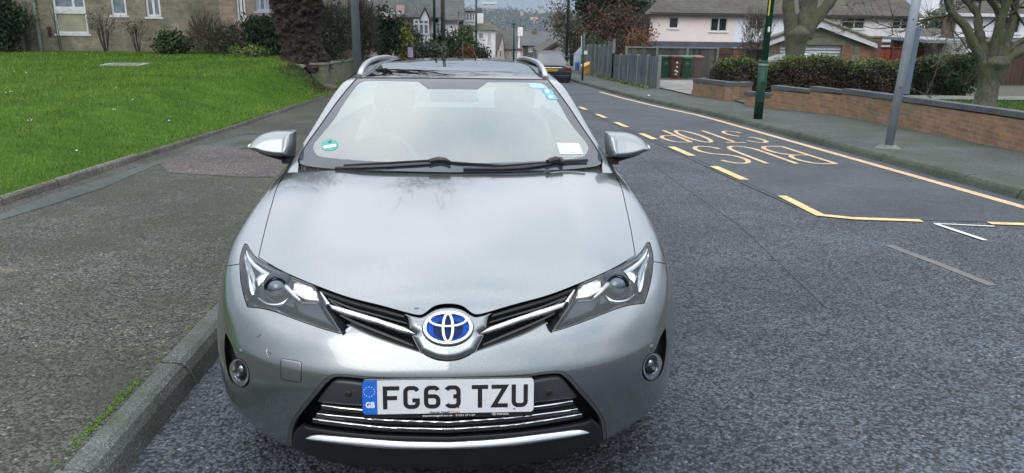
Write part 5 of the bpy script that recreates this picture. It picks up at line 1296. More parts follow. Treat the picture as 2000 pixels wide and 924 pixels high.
def left_plants():
    rng = np.random.default_rng(11)
    def bare_shrub(px, py, hpx, wpx, n, seed, label, leafn=0, col=None):
        p = atY(px, py, 27.15); p[2] = float(lawn_h(p[0], p[1])); k = mpp(p[1]); H_ = hpx*k; W_ = wpx*k*.5
        rt = empty('bare_shrub', tuple(p), (0, 0, 0), label, 'shrub'); r_ = np.random.default_rng(seed); mb = MB(); tips = []
        for i in range(n):
            a = r_.uniform(0, 6.28); f = r_.uniform(.2, 1); e = p+np.array([math.cos(a)*W_*f, math.sin(a)*W_*f*.6-.1, H_*r_.uniform(.6, 1)]); m_ = p*.5+e*.5+np.array([(e[0]-p[0])*-.15, 0, H_*.1])
            mb.tube([p+np.array([math.cos(a)*.05, 0, -.05]), m_, e], [.014, .010, .004], 4)
            for j in range(3): q = m_*(1-j/3)+e*j/3; d = r_.normal(size=3)*.25+np.array([0, 0, .4]); mb.tube([q, q+d*H_*.4], [.006, .002], 3); tips.append(q+d*H_*.3)
        part(mb, 'twigs', B_THIN, rt)
        if leafn:
            T_ = np.array(tips)[r_.integers(0, len(tips), leafn)]+r_.normal(size=(leafn, 3))*.09; attach(fast_mesh('leaves_twigs', leaf_quads(T_, .07, r_), None, col or L_MID), rt)
    bare_shrub(118, 90, 78, 22, 4, 3, 'two or three thin bare saplings crossing the large white window of the flats')
    bare_shrub(206, 89, 72, 70, 16, 4, 'wide bare twiggy shrub against the flats below the narrow second window', 160, L_TWIG)
    bare_shrub(268, 88, 66, 50, 14, 5, 'bare shrub with a few dark leaves near its top below the third window', 120, L_RED)
    bare_shrub(55, 90, 85, 60, 14, 6, 'straggly reddish stemmed shrub beside the pale drainpipe', 500, L_MID)
    for (px, w, h, n, mt, sd, lbl) in ((8, 70, 110, 5200, L_DARK, 1, 'tall dark evergreen shrub at the left end of the flats'),
                                      (335, 58, 34, 2600, L_MID, 2, 'low rounded olive green shrub at the foot of the flats'),
                                      (405, 60, 60, 1500, L_TWIG, 3, 'thin brownish climber and shrub against the mossy part of the brick wall'),
                                      (452, 70, 50, 2600, [L_TWIG, L_GREY], 4, 'grey green twiggy bush below the slim pair of windows'),
                                      (520, 72, 68, 4600, L_DARK, 5, 'tall dark glossy shrub just left of the great trunk'),
                                      (492, 66, 16, 1500, L_BRT, 6, 'low bright green plants along the lawn edge in front of the dark glossy shrub')):
        p = atY(px, 89, 26.6-(sd == 6)*.7); p[2] = float(lawn_h(p[0], p[1])); k = mpp(p[1])
        bush('evergreen_shrub' if sd in (1, 5) else 'shrub', lbl, 'shrub', p, (w*k*.5, min(.7, w*k*.5), h*k*.5), n, .11 if sd != 6 else .09, mt, seed=sd)
left_plants()

def great_tree():
    Y = 24.0; base = atY(592, 132, Y); base[2] = float(lawn_h(base[0], base[1]))-.05
    rt = empty('great_tree', tuple(base), (0, 0, 0), 'huge old tree with a dark knobbly trunk flaring at its foot on the lawn', 'tree')
    k = mpp(Y); rng = np.random.default_rng(5)
    # left and right edge of the trunk at heights read off the photograph, in pixels from x=592
    prof = [(-6, -62, 50), (0, -52, 47), (5, -43, 45), (12, -34, 43), (25, -34, 37), (40, -34, 34), (55, -38, 30), (70, -40, 30), (85, -44, 34), (100, -47, 38), (115, -50, 40), (130, -52, 42), (150, -50, 46), (175, -50, 52), (200, -52, 60)]
    n = 150; rows = 150; from mathutils import noise as mn; V = []; hs = np.linspace(prof[0][0], prof[-1][0], rows)
    for i, h in enumerate(hs):
        l = np.interp(h, [p[0] for p in prof], [p[1] for p in prof])*k; r = np.interp(h, [p[0] for p in prof], [p[2] for p in prof])*k; c0 = (l+r)/2; R = (r-l)/2
        for j in range(n):
            t = 2*math.pi*j/n; q3 = Vector((math.cos(t)*1.6, math.sin(t)*1.6, h*.035)); nb = .13*mn.noise(q3*1.1)+.22*mn.noise(q3*2.8)+.20*abs(mn.noise(q3*6))+.12*mn.noise(q3*13)-.05+.14*math.exp(-max(h, 0)/7)*math.sin(6*t+.5)
            V.append((base[0]+c0+R*(1+nb*.8)*math.cos(t), base[1]+R*(.9+nb)*math.sin(t), base[2]+h*k))
    F = [(i*n+j, i*n+(j+1) % n, (i+1)*n+(j+1) % n, (i+1)*n+j) for i in range(rows-1) for j in range(n)]
    tr = attach(link_mesh('trunk', V, F, B_DARK, smooth=True), rt)
    mb = MB(); tips = []; top = base+np.array([0, 0, 200*k])
    dirs = [(-.6, -.2, .8, 6), (.75, -.55, .75, 7.5), (.35, -.8, .8, 7.5), (-.2, .5, .9, 6), (.8, .25, .7, 7), (.05, -.3, 1, 6.5), (.9, -.2, .5, 8)]
    for (dx, dy, dz, L) in dirs:
        d = np.array([dx, dy, dz]); d /= np.linalg.norm(d); limb(mb, top-np.array([0, 0, .5])+d*.3, d, L*.62, .30, 4, rng, .62, tips, seg=5)
    part(mb, 'bare_crown', B_DARK, rt)
    P = np.repeat(np.array([t[0] for t in tips]), 7, 0); D = np.repeat(np.array([t[1] for t in tips]), 7, 0)+rng.normal(size=(len(tips)*7, 3))*.6; D /= np.linalg.norm(D, axis=1, keepdims=True)
    attach(fast_mesh('leaves_twigs', twig_quads(P, D, rng.uniform(.4, 1.1, len(P)), .012), None, L_RED), rt)  # bare winter twigs at the limb tips, no leaves
    # stones at the foot
    for (px, py, s, lbl, c_) in ((586, 131, .13, 'pale stone lying at the foot of the great trunk', (.18, .20, .14)), (640, 129, .20, 'pinkish cut log lying between the trunk and the low wall', (.13, .085, .07))):
        p = atY(px, py, 23.2); p[2] = float(lawn_h(p[0], p[1]))+s*.3; mb = MB(); r_ = random.Random(px); V = []
        for i in range(5):
            for j in range(8):
                u = -1.2+2.4*i/4; t = 2*math.pi*j/8; q = r_.uniform(.8, 1.1); V.append((p[0]+s*1.3*math.sin(u)*q, p[1]+s*.6*math.cos(u)*math.cos(t)*q, p[2]+s*.55*math.cos(u)*math.sin(t)*q))
        mb.add(V, [(i*8+j, i*8+(j+1) % 8, (i+1)*8+(j+1) % 8, (i+1)*8+j) for i in range(4) for j in range(8)]+[tuple(range(8)), tuple(range(32, 40))])
        tag(mb.build('stone' if px == 586 else 'log', plain('stone_mat', c_, .9, var=.3), None, False), lbl, 'stone' if px == 586 else 'log')
great_tree()

def low_wall():
    M = brick('mossy_blocks', ((.14, .15, .095), (.11, .125, .08)), (.09, .10, .065), bw=.45, bh=.15, dirt=(.07, .09, .04), dirt_amt=.4)
    P0 = np.array([float(edgeL(23))-.30, 23.3]); P1 = np.array([-4.25, 46.0]); z0 = road_z(23.3)+.12
    rt = empty('low_wall', (P0[0], P0[1], z0), (0, 0, 0), 'low mossy block wall starting beside the grey lamp post and running down the street', 'wall')
    mb = MB(); V = []; ztop = float(atY(668, 127, 23.3)[2])
    for (x, y) in (P0, P1):
        zt = ztop if y < 30 else road_z(y)+.12+.85; zl = road_z(y)-.3
        V += [(x-.42, y, zl), (x, y, zl), (x, y, zt), (x-.42, y, zt)]
    mb.add(V, [(0, 1, 2, 3), (7, 6, 5, 4), (1, 5, 6, 2), (0, 3, 7, 4), (2, 6, 7, 3)]); part(mb, 'blockwork', M, rt)
    mb = MB(); V = []
    for (x, y) in (P0-np.array([0, .03]), P1):
        zt = (ztop if y < 30 else road_z(y)+.12+.85)+.002
        V += [(x-.45, y, zt), (x+.03, y, zt), (x+.03, y, zt+.05), (x-.45, y, zt+.05)]
    mb.add(V, [(0, 1, 2, 3), (7, 6, 5, 4), (1, 5, 6, 2), (0, 3, 7, 4), (2, 6, 7, 3), (0, 4, 5, 1)]); part(mb, 'coping', plain('coping_green', (.17, .18, .12), .9, var=.3), rt)
    o = sheet('verge_ground', np.linspace(0, 1, 10), np.linspace(23, 60, 20), lambda X, Y: np.where(Y < 30, np.minimum(lawn_h(X, Y), ztop-.05), road_z(Y)+.7+.0*X), plain('verge_soil', (.05, .055, .03), .95, var=.4), xfun=lambda S, Y: -4.3-S*24-.0*Y)
low_wall()
def bank():
    """loose soil and weeds on the bank between the trunk and the path"""
    rng = np.random.default_rng(21); n = 3000; y = 23.2-abs(rng.normal(0, 1.2, n)); x = edgeL(y)-.1-rng.random(n)*1.1; z = lawn_h(x, y)+rng.uniform(0, .10, n)
    V = leaf_quads(np.stack([x, y, z-.03], 1), .045, rng); o = fast_mesh('bank_weeds', V, None, leafy('bank_weeds_mat', [(.03, .022, .015), (.05, .075, .02), (.06, .045, .035), (.04, .10, .02)])); o['kind'] = 'stuff'
bank()

def mid_left_bushes():
    def B(px, pyb, wpx, hpx, Y, n, s, mats, sd, name, lbl, dy=None, **k):
        p = atY(px, pyb, Y); m_ = mpp(Y); return bush(name, lbl, 'bush', p, (wpx*m_*.5, (dy or wpx*m_*.4), hpx*m_*.5), n, s, mats, seed=sd, **k)
    B(648, 122, 70, 98, 27, 6500, .10, [L_GREY, L_TWIG], 31, 'twiggy_bush', 'broad grey green twiggy bush left of the grey lamp post behind the low wall')
    B(706, 118, 62, 95, 30, 5200, .10, [L_TWIG, L_GREY], 32, 'twiggy_bush', 'brown green twiggy bush just right of the grey lamp post')
    ivy = B(751, 116, 56, 92, 31, 5600, .11, L_DARK, 33, 'ivy_bush', 'dark ivy covered bush with pale blossom along its top')
    rng = np.random.default_rng(8); p = atY(738, 26, 30.6); V = leaf_quads(p+np.stack([rng.uniform(-1.0, .8, 420), rng.normal(0, .3, 420), rng.normal(0, .10, 420)-.0], 1)+np.array([0, 0, 0]), .10, rng)
    attach(fast_mesh('blossom', V, None, L_WHT), ivy)
    B(786, 112, 44, 66, 36, 3600, .12, L_MID, 34, 'garden_bush', 'rounded green bush right of the dark ivy bush')
    B(792, 118, 20, 58, 33, 1800, .10, L_YEL, 35, 'yellow_bush', 'narrow yellow green bush beside the black litter bin')
    B(840, 125, 60, 40, 42, 3000, .13, L_GREY, 36, 'garden_bush', 'low grey green bush below the white bay windows')
    B(868, 122, 50, 52, 46, 3000, .14, L_DARK, 37, 'garden_bush', 'dark bush behind the wooden pole')
    B(905, 124, 56, 62, 48, 3800, .15, [L_MID, L_BRT], 38, 'garden_tree', 'loose green garden tree in front of the dormer house')
    B(912, 124, 30, 28, 45.5, 1500, .13, L_RUST, 39, 'rust_bush', 'rust red bush at the foot of the loose green garden tree')
    B(940, 126, 30, 30, 47, 1300, .13, L_DARK, 40, 'garden_bush', 'small dark bush below the tall white house')
    B(815, 118, 22, 50, 44, 1500, .13, L_DARK, 41, 'garden_bush', 'dark shrub between the litter bin and the bay windows')
mid_left_bushes()

def pole(name, label, cat, px0, py0, Y, topz, r0, r1, mat, lean=(0, 0), extra=None):
    b = atY(px0, py0, Y); rt = empty(name, tuple(b), (0, 0, 0), label, cat)
    part(MB().tube([b, (b[0]+lean[0], b[1]+lean[1], topz)], [r0, r1], 14), 'shaft', mat, rt, True)
    if extra: extra(rt, b)
    return rt
def poles():
    GREY = plain('galvanised_grey', (.20, .235, .27), .5, metal=.3, var=.15, vs=3); GREEN = plain('council_green', (.007, .042, .026), .5, var=.2, spec=.3); WOOD = plain('pole_wood', (.10, .085, .07), .85, var=.3); DG = plain('dark_green_paint', (.012, .035, .028), .5)
    pole('lamp_post', 'grey steel lamp post standing at the start of the low mossy wall', 'lamp post', 700, 178, 21.5, 6.5, .118, .078, GREY, extra=lambda rt, b: part(MB().tube([(b[0], b[1], 6.5), (b[0]+.3, b[1], 6.9), (b[0]+1.2, b[1], 7.0)], [.04, .035, .03], 8).rbox(b[0]+1.1, b[0]+1.7, b[1]-.12, b[1]+.12, 6.92, 7.06, .03), 'lamp_head', GREY, rt))
    def base_green(rt, b):
        part(MB().tube([(b[0], b[1], b[2]), (b[0], b[1], b[2]+1.12)], .092, 16).tube([(b[0], b[1], b[2]+1.12), (b[0], b[1], b[2]+1.20)], [.098, .072], 16), 'base_section', GREEN, rt, True)
        part(MB().tube([(b[0], b[1], b[2]+1.10), (b[0], b[1], b[2]+1.135)], .097, 16), 'collar', plain('worn_collar', (.28, .33, .31), .6), rt)
        part(MB().rbox(b[0]-.05, b[0]+.05, b[1]-.12, b[1]-.10, b[2]+.35, b[2]+.8, .008), 'door', GREEN, rt)
        a = atY(1503, 12, b[1]); part(MB().box(a[0]-.045, a[0]-.02, b[1]-.09, b[1]-.07, a[2]-.18, a[2]+.25), 'number_plate', plain('post_number', (.5, .42, .06), .5), rt)
        a = atY(1499, 57, b[1]); part(MB().box(a[0]-.02, a[0]+.02, b[1]-.085, b[1]-.07, a[2]-.05, a[2]+.05), 'post_label', UPVC, rt)
        part(MB().tube([(b[0], b[1], 5.0), (b[0]-.2, b[1], 5.5), (b[0]-1.1, b[1], 5.7)], [.04, .035, .03], 8).rbox(b[0]-1.6, b[0]-1.0, b[1]-.12, b[1]+.12, 5.64, 5.78, .03), 'lamp_head', GREEN, rt)
    b = gnd(1480, 232, .11); rt = pole('lamp_post', 'green lamp post with a thicker base standing on the pavement before the brick walls', 'lamp post', 1480, 232, b[1], 5.0, .072, .05, GREEN, (.05, 0), base_green)
    for (px, py, Y, tz, r, mt, nm, cat, lbl) in ((849.5, 118, 45, 3.2, .085, GREEN, 'lamp_post', 'lamp post', 'thin green lamp post left of the wooden pole'),
                                             (866, 120, 43, 5.2, .125, WOOD, 'wooden_pole', 'pole', 'brown wooden telegraph pole rising behind the car roof'),
                                             (930, 122, 58, .45, .09, GREEN, 'lamp_post', 'lamp post', 'green lamp post with a flat white lamp in front of the dormer'),
                                             (1003, 120, 62, -1.6, .07, GREEN, 'lamp_post', 'lamp post', 'short distant dark post before the pinkish houses'),
                                             (1106, 122, 52, 4.5, .10, DG, 'lamp_post', 'lamp post', 'tall dark lamp post directly behind the parked dark saloon'),
                                             (896, 122, 50, -.6, .05, WOOD, 'thin_post', 'post', 'thin pale post showing above the car roof near the rust red bush')):
        b0 = atY(px, py, Y)
        if px == 930: ex = lambda rt, b: part(MB().rbox(b[0]-.5, b[0]+.35, b[1]-.15, b[1]+.15, .45, .56, .03), 'lamp_head', UPVC, rt)
        elif px in (849.5, 1106): ex = lambda rt, b, tz=tz: part(MB().tube([(b[0], b[1], tz), (b[0]+.8, b[1], tz+.4)], .035, 6).rbox(b[0]+.7, b[0]+1.3, b[1]-.12, b[1]+.12, tz+.36, tz+.5, .03), 'lamp_head', GREEN, rt)
        elif px == 866: ex = lambda rt, b: part(MB().box(b[0]-.5, b[0]+.5, b[1]-.05, b[1]+.05, 4.6, 4.72), 'cross_arm', WOOD, rt)
        elif px == 1003: ex = lambda rt, b: part(MB().rbox(b[0]-.12, b[0]+.12, b[1]-.12, b[1]+.12, -1.6, -1.45, .03), 'post_cap', DG, rt)
        else: ex = lambda rt, b: part(MB().tube([(b[0], b[1], -.62), (b[0], b[1], -.55)], .07, 8), 'post_cap', WOOD, rt)
        pole(nm, lbl, cat, px, py, Y, tz, r, r*.7, mt, (0, 0), ex)
    # bus stop pole with its flag panel, base plate in the pavement
    STEEL = plain('steel_pole', (.30, .34, .39), .45, metal=.2, var=.12, vs=5); PANEL = plain('panel_blue_grey', (.105, .145, .20), .45, var=.1)
    b = gnd(1735, 289, .11); t = atY(1790, 0, b[1]-.10); d = (t-b)/(t[2]-b[2]); top = b+d*(3.6)
    rt = empty('bus_stop_pole', tuple(b), (0, 0, 0), 'leaning steel bus stop pole with a long blue grey panel behind it', 'bus stop pole')
    part(MB().tube([b, top], .062, 18), 'shaft', STEEL, rt, True)
    mb = MB(); n = 10; rr = random.Random(3); V = [(b[0]+math.cos(6.283*k/n)*.19*rr.uniform(.8, 1.15), b[1]+math.sin(6.283*k/n)*.19*rr.uniform(.8, 1.15), b[2]+.001) for k in range(n)]+[(b[0]+math.cos(6.283*k/n)*.10, b[1]+math.sin(6.283*k/n)*.10, b[2]+.05) for k in range(n)]
    mb.add(V, [(k, (k+1) % n, n+(k+1) % n, n+k) for k in range(n)]+[tuple(range(n, 2*n))]); part(mb, 'footing', plain('footing_mortar', (.14, .145, .13), .9, var=.3), rt)
    Yp = b[1]+.35; q = [atY(1753, 183, Yp), atY(1776, 184, Yp), atY(1800, 53, Yp), atY(1782, 53, Yp)]
    mb = MB(); mb.prism([tuple(x) for x in q], (0, 0, 0), (.0, .045, 0)); part(mb, 'panel', PANEL, rt)
    for f in (.05, .95):
        a = q[0]*(1-f)+q[3]*f; c_ = b+d*(a[2]-b[2]); part(MB().tube([c_, a+np.array([.03, .02, 0])], .016, 8), 'bracket', STEEL, rt)
    for f in (.30, .62):
        c_ = b+d*(3.0*f); part(MB().tube([c_, c_+np.array([-.03, -.068, 0])], .010, 8), 'bolt', BLACKP, rt)
    # black litter bin with a notice
    b = atY(803, 118, 31); b[2] -= .25; rt = empty('litter_bin', tuple(b), (0, 0, 0), 'slim black litter bin with a pinkish notice beyond the low wall', 'litter bin')
    part(MB().rbox(b[0]-.13, b[0]+.13, b[1]-.12, b[1]+.12, b[2], b[2]+.82, .03).tube([(b[0], b[1], b[2]+.82), (b[0], b[1], b[2]+.98)], [.12, .05], 10), 'bin_body', BLACKP, rt)
    part(MB().box(b[0]-.115, b[0]+.09, b[1]-.128, b[1]-.122, b[2]+.38, b[2]+.75), 'notice', plain('notice_pink', (.50, .40, .50), .5, var=.4, vs=9), rt)
poles()
# ------------------------------------------------------------------ right side
def sbox(x0, x1, y0, y1, z0, z1, sh):
    return MB().prism([(x0, y0, z0), (x1, y0, z0), (x1, y0, z1), (x0, y0, z1)], (0, 0, 0), ((y1-y0)*sh, y1-y0, 0))
def right_walls():
    BR = brick('orange_brown_brick', ((.30, .155, .08), (.20, .105, .06)), (.20, .18, .15), dirt=(.10, .11, .06), dirt_amt=.5)
    CAP = brick('blue_grey_capping', ((.085, .095, .11), (.065, .075, .09)), (.05, .05, .05), bw=.075, bh=.3, dirt=(.14, .15, .12), dirt_amt=.35)
    def wall(a, b, h, label, wd=.22, ht2=None):
        a = np.array(a, float); b = np.array(b, float); L = np.linalg.norm(b-a); ang = math.atan2(b[1]-a[1], b[0]-a[0]); za = road_z(a[1])+.11; zb = road_z(b[1])+.11; h2 = ht2 or h
        rt = empty('brick_wall', (a[0], a[1], za), (0, 0, ang), label, 'wall', 'brick garden walls along the pavement'); n = max(2, int(L/1.0)); mb = MB(); cp = MB()
        def slab(mb, y0, y1, lo, hi, e=0):
            V = []
            for k in range(n+1):
                x = -e+(L+2*e)*k/n; dz = (zb-za)*x/L
                V += [(x, y0, dz+lo), (x, y1, dz+lo), (x, y1, dz+hi+(h2-h)*k/n), (x, y0, dz+hi+(h2-h)*k/n)]
            F = []
            for k in range(n): F += [(4*k+j, 4*k+4+j, 4*k+4+(j+1) % 4, 4*k+(j+1) % 4) for j in range(4)]
            mb.add(V, F+[(0, 1, 2, 3), (4*n+3, 4*n+2, 4*n+1, 4*n)])
        slab(mb, 0, wd, -.25, h-.11); slab(cp, -.015, wd+.015, h-.108, h, .01)
        w = mb.build('brickwork', BR, rt); c_ = cp.build('coping', CAP, rt)
    g = lambda x, y: gnd(x, y, .11)[:2]
    A0, A1 = g(1352, 186), g(1428, 198); wall(A0, A1, .52, 'short brick wall on its own between the driveway and the hedge opening')
    d = (g(1500, 170)-A1)*0; wall(A1+np.array([0.02, .0]), A1+np.array([.9, .9]), .50, 'return of the short wall running back beside the hedge')
    B0, B1, B2, B3, B4 = g(1453, 206), g(1503, 211), g(1577, 219), g(1638, 226), g(2000, 298)
    wall(B0, B1, .36, 'lowest step of the brick wall just behind the green lamp post')
    wall(B1+.0, B2, .56, 'raised brick wall section right of the green lamp post', ht2=.52)
    wall(B2+.0, B3, .60, 'smoother brick wall section between two steps in the capping', ht2=.56)
    e = B3+(B4-B3)*1.75; wall(B3, e, .60, 'long brick wall section sloping past the bus stop pole to the right edge', ht2=.54)
right_walls()

def right_garden():
    lawn = leafy('right_grass', [(.030, .075, .010), (.055, .12, .018), (.085, .16, .03)])
    o = sheet('right_lawn', np.linspace(0, 1, 12), np.linspace(6, 18.6, 20), lambda X, Y: garden_h(X, Y)+.012+.05*(X > 9.5), M_LAWN, xfun=lambda S, Y: wallR(Y)+.26+S*14)
    o2 = sheet('garden_path', np.linspace(0, 1, 6), np.linspace(18.7, 20.3, 6), lambda X, Y: garden_h(X, Y)+.075, plain('path_concrete', (.12, .13, .11), .9, var=.25), xfun=lambda S, Y: 10.2+S*18)
    rng = np.random.default_rng(4); n = 26000; y = rng.uniform(7, 18.5, n); x = wallR(y)+.3+rng.random(n)*9; z = garden_h(x, y)+.05
    a = rng.random(n)*6.28; w = .012; h = rng.uniform(.03, .08, n); t = rng.uniform(-.03, .03, n)
    V = np.stack([np.stack([x-w*np.cos(a), y-w*np.sin(a), z-.01], 1), np.stack([x+w*np.cos(a), y+w*np.sin(a), z-.01], 1), np.stack([x+t, y+t, z+h], 1)], 1)
    o = fast_mesh('right_grass', V, None, lawn); o['kind'] = 'stuff'
right_garden()

def hedge(name, label, segs, n, size, mats, seed, top=None, th=.5):
    """segs: (px, py_base, py_top, Y) along its foot; leaves fill the slab between"""
    rng = np.random.default_rng(seed); P = [(atY(px, pb, Y), atY(px, pt, Y)[2]) for px, pb, pt, Y in segs]
    base = P[0][0]; rt = empty(name, tuple(base), (0, 0, 0), label, 'hedge'); L = np.array([0]+[np.linalg.norm(P[i+1][0][:2]-P[i][0][:2]) for i in range(len(P)-1)]).cumsum()
    def fill(n, lo, hi, sz, mt, nm, shell=True):
        s = rng.random(n)*L[-1]; X = np.interp(s, L, [p[0][0] for p in P]); Yy = np.interp(s, L, [p[0][1] for p in P]); z0 = np.interp(s, L, [p[0][2] for p in P]); z1 = np.interp(s, L, [p[1] for p in P])
        z1 = z1+.07*np.sin(s*2.3)+.05*np.sin(s*5.1+1); f = lo+(hi-lo)*rng.random(n)**.8; z = z0+(z1-z0)*f
        d = (rng.random(n)**(1.7))*th*2*(1-.25*f)+.10*np.sin(s*3+f*4)+.06*np.sin(s*9+z*8); Q = np.stack([X, Yy+d-.1, z], 1)+rng.normal(size=(n, 3))*sz*.5
        return attach(fast_mesh('leaves_twigs', leaf_quads(Q, sz, rng), None, mt), rt)
    fill(n, .0, 1.0, size, mats[0], 'leaves_twigs')
    if len(mats) > 1: fill(n//3, .80, 1.06, size*.9, mats[1], 'top_growth')
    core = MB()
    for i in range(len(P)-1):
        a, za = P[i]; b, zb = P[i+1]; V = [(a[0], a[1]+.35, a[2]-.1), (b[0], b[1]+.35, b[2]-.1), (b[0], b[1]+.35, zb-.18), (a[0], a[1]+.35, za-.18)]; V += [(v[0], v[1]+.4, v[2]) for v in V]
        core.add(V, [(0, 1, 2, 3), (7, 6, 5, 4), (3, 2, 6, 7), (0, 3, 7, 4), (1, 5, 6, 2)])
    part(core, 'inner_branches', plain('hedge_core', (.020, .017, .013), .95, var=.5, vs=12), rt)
    return rt
hedge('hedge', 'long winter hedge, brown below with a clipped green top, behind the stepped brick walls', [(1396, 190, 128, 25.2), (1440, 200, 122, 24.2), (1560, 200, 117, 22.8), (1700, 196, 121, 22.2), (1785, 190, 127, 22.0)], 19000, .075, (L_HEDGE, leafy('hedge_green_tops', [(.05, .085, .02), (.09, .13, .03), (.13, .16, .05)])), 51)
hedge('hedge', 'dark green hedge to the right of the leaning bus stop pole', [(1782, 186, 126, 22.4), (1850, 184, 116, 22.0), (1902, 183, 120, 21.6)], 9000, .075, (L_DARK, L_MID), 52)

def street_tree():
    for (px, py, Y, prof, label, seed, limbs) in (
        (1922, 216, 16.0, [(-3, -34, 26), (6, -27, 22), (20, -21, 18), (45, -18, 17), (62, -20, 19), (80, -26, 24), (92, -30, 30), (99, -24, 25), (104, -12, 14)], 'pollarded tree with many mossy limbs from a short trunk, standing in the right hand lawn', 3,
         [[(-14, 84), (-30, 105), (-50, 130), (-68, 158), (-96, 178), (-112, 196), (-118, 240)], [(-10, 84), (-22, 120), (-33, 150), (-34, 180), (-60, 205), (-90, 230)], [(-4, 86), (-9, 130), (-10, 175), (-6, 215), (-8, 260)], [(4, 86), (2, 130), (-4, 160), (2, 200), (6, 250)],
          [(12, 86), (22, 130), (32, 165), (36, 200), (40, 260)], [(12, 88), (40, 112), (70, 130), (90, 155), (130, 185), (170, 215)], [(10, 92), (30, 120), (60, 140), (88, 150), (130, 160)], [(-2, 88), (14, 150), (-6, 190), (-30, 215), (-50, 250)]]),
        (1543, 170, 27.5, [(-10, -19, 19), (30, -17, 17), (60, -15, 18), (80, -17, 20), (92, -20, 24), (100, -22, 28), (108, -15, 20), (113, -6, 10)], 'forked street tree rising behind the hedge in front of the garage', 9,
         [[(-8, 96), (-14, 120), (-22, 145), (-24, 180), (-20, 230), (-30, 300)], [(10, 96), (14, 130), (13, 165), (10, 200), (14, 260), (20, 320)], [(16, 92), (22, 112), (42, 140), (58, 165), (80, 200), (110, 240)], [(8, 100), (20, 128), (26, 150), (20, 190)]])):
        b = atY(px, py, Y); k = mpp(Y); rt = empty('street_tree', tuple(b), (0, 0, 0), label, 'tree'); rng = np.random.default_rng(seed)
        n = 28; hs = np.linspace(prof[0][0], prof[-1][0], 34); V = []
        for h in hs:
            l = np.interp(h, [p[0] for p in prof], [p[1] for p in prof])*k; r = np.interp(h, [p[0] for p in prof], [p[2] for p in prof])*k; R = (r-l)/2
            for j in range(n):
                t = 2*math.pi*j/n; q = 1+.06*math.sin(3*t+h*.06)+.04*math.sin(5*t-h*.1)+.12*math.exp(-max(h, 0)/6)*math.sin(5*t); V.append((b[0]+(l+r)/2+R*q*math.cos(t), b[1]+R*q*math.sin(t), b[2]+h*k))
        attach(link_mesh('trunk', V, [(i*n+j, i*n+(j+1) % n, (i+1)*n+(j+1) % n, (i+1)*n+j) for i in range(33) for j in range(n)]+[tuple(range(33*n, 34*n))], B_PLANE, smooth=True), rt)
        mb = MB(); tips = []
        for i, L in enumerate(limbs):
            m_ = len(L); pts = []; r0 = (11 if px == 1922 else 14)*k*(1.0 if i < 6 else .6)
            for j, (dx, h) in enumerate(L): pts.append((b[0]+dx*k, b[1]+.25*math.sin(i*2.1)*j*.35, b[2]+h*k))
            P = []; 
            for j in range(m_-1):
                for s in range(4): P.append(tuple(np.array(pts[j])*(1-s/4)+np.array(pts[j+1])*s/4))
            P.append(pts[-1]); Pn = np.array(P)
            for _ in range(2): Pn[1:-1] = (Pn[:-2]+2*Pn[1:-1]+Pn[2:])/4
            R = [r0*(1-.62*j/(len(P)-1))*(1+.10*math.sin(j*1.9+i)+.07*math.sin(j*4.3+i*2)) for j in range(len(P))]; mb.tube([tuple(q) for q in Pn], R, 10)
            for s in range(5 if px == 1922 else 3):
                j = rng.integers(len(P)//2, len(P)); d = rng.normal(size=3)*.6+np.array([0, 0, .8]); d /= np.linalg.norm(d); limb(mb, Pn[j], d, 1.2 if px == 1922 else 2.2, .03, 2, rng, .6, tips, seg=3, minr=.006)
            d = np.array(Pn[-1])-Pn[-3]; d /= np.linalg.norm(d); limb(mb, Pn[-1], d, 2.2, R[-1], 2, rng, .5, tips, seg=4, minr=.006)
        part(mb, 'limbs', B_PLANE, rt, True)
        P = np.repeat(np.array([t[0] for t in tips]), 9, 0); D = rng.normal(size=P.shape)+np.array([0, 0, .7]); D /= np.linalg.norm(D, axis=1, keepdims=True)
        attach(fast_mesh('leaves_twigs', twig_quads(P, D, rng.uniform(.2, .6, len(P)), .006), None, L_TWIG), rt)  # leafless twigs fanning out from the branch ends
street_tree()

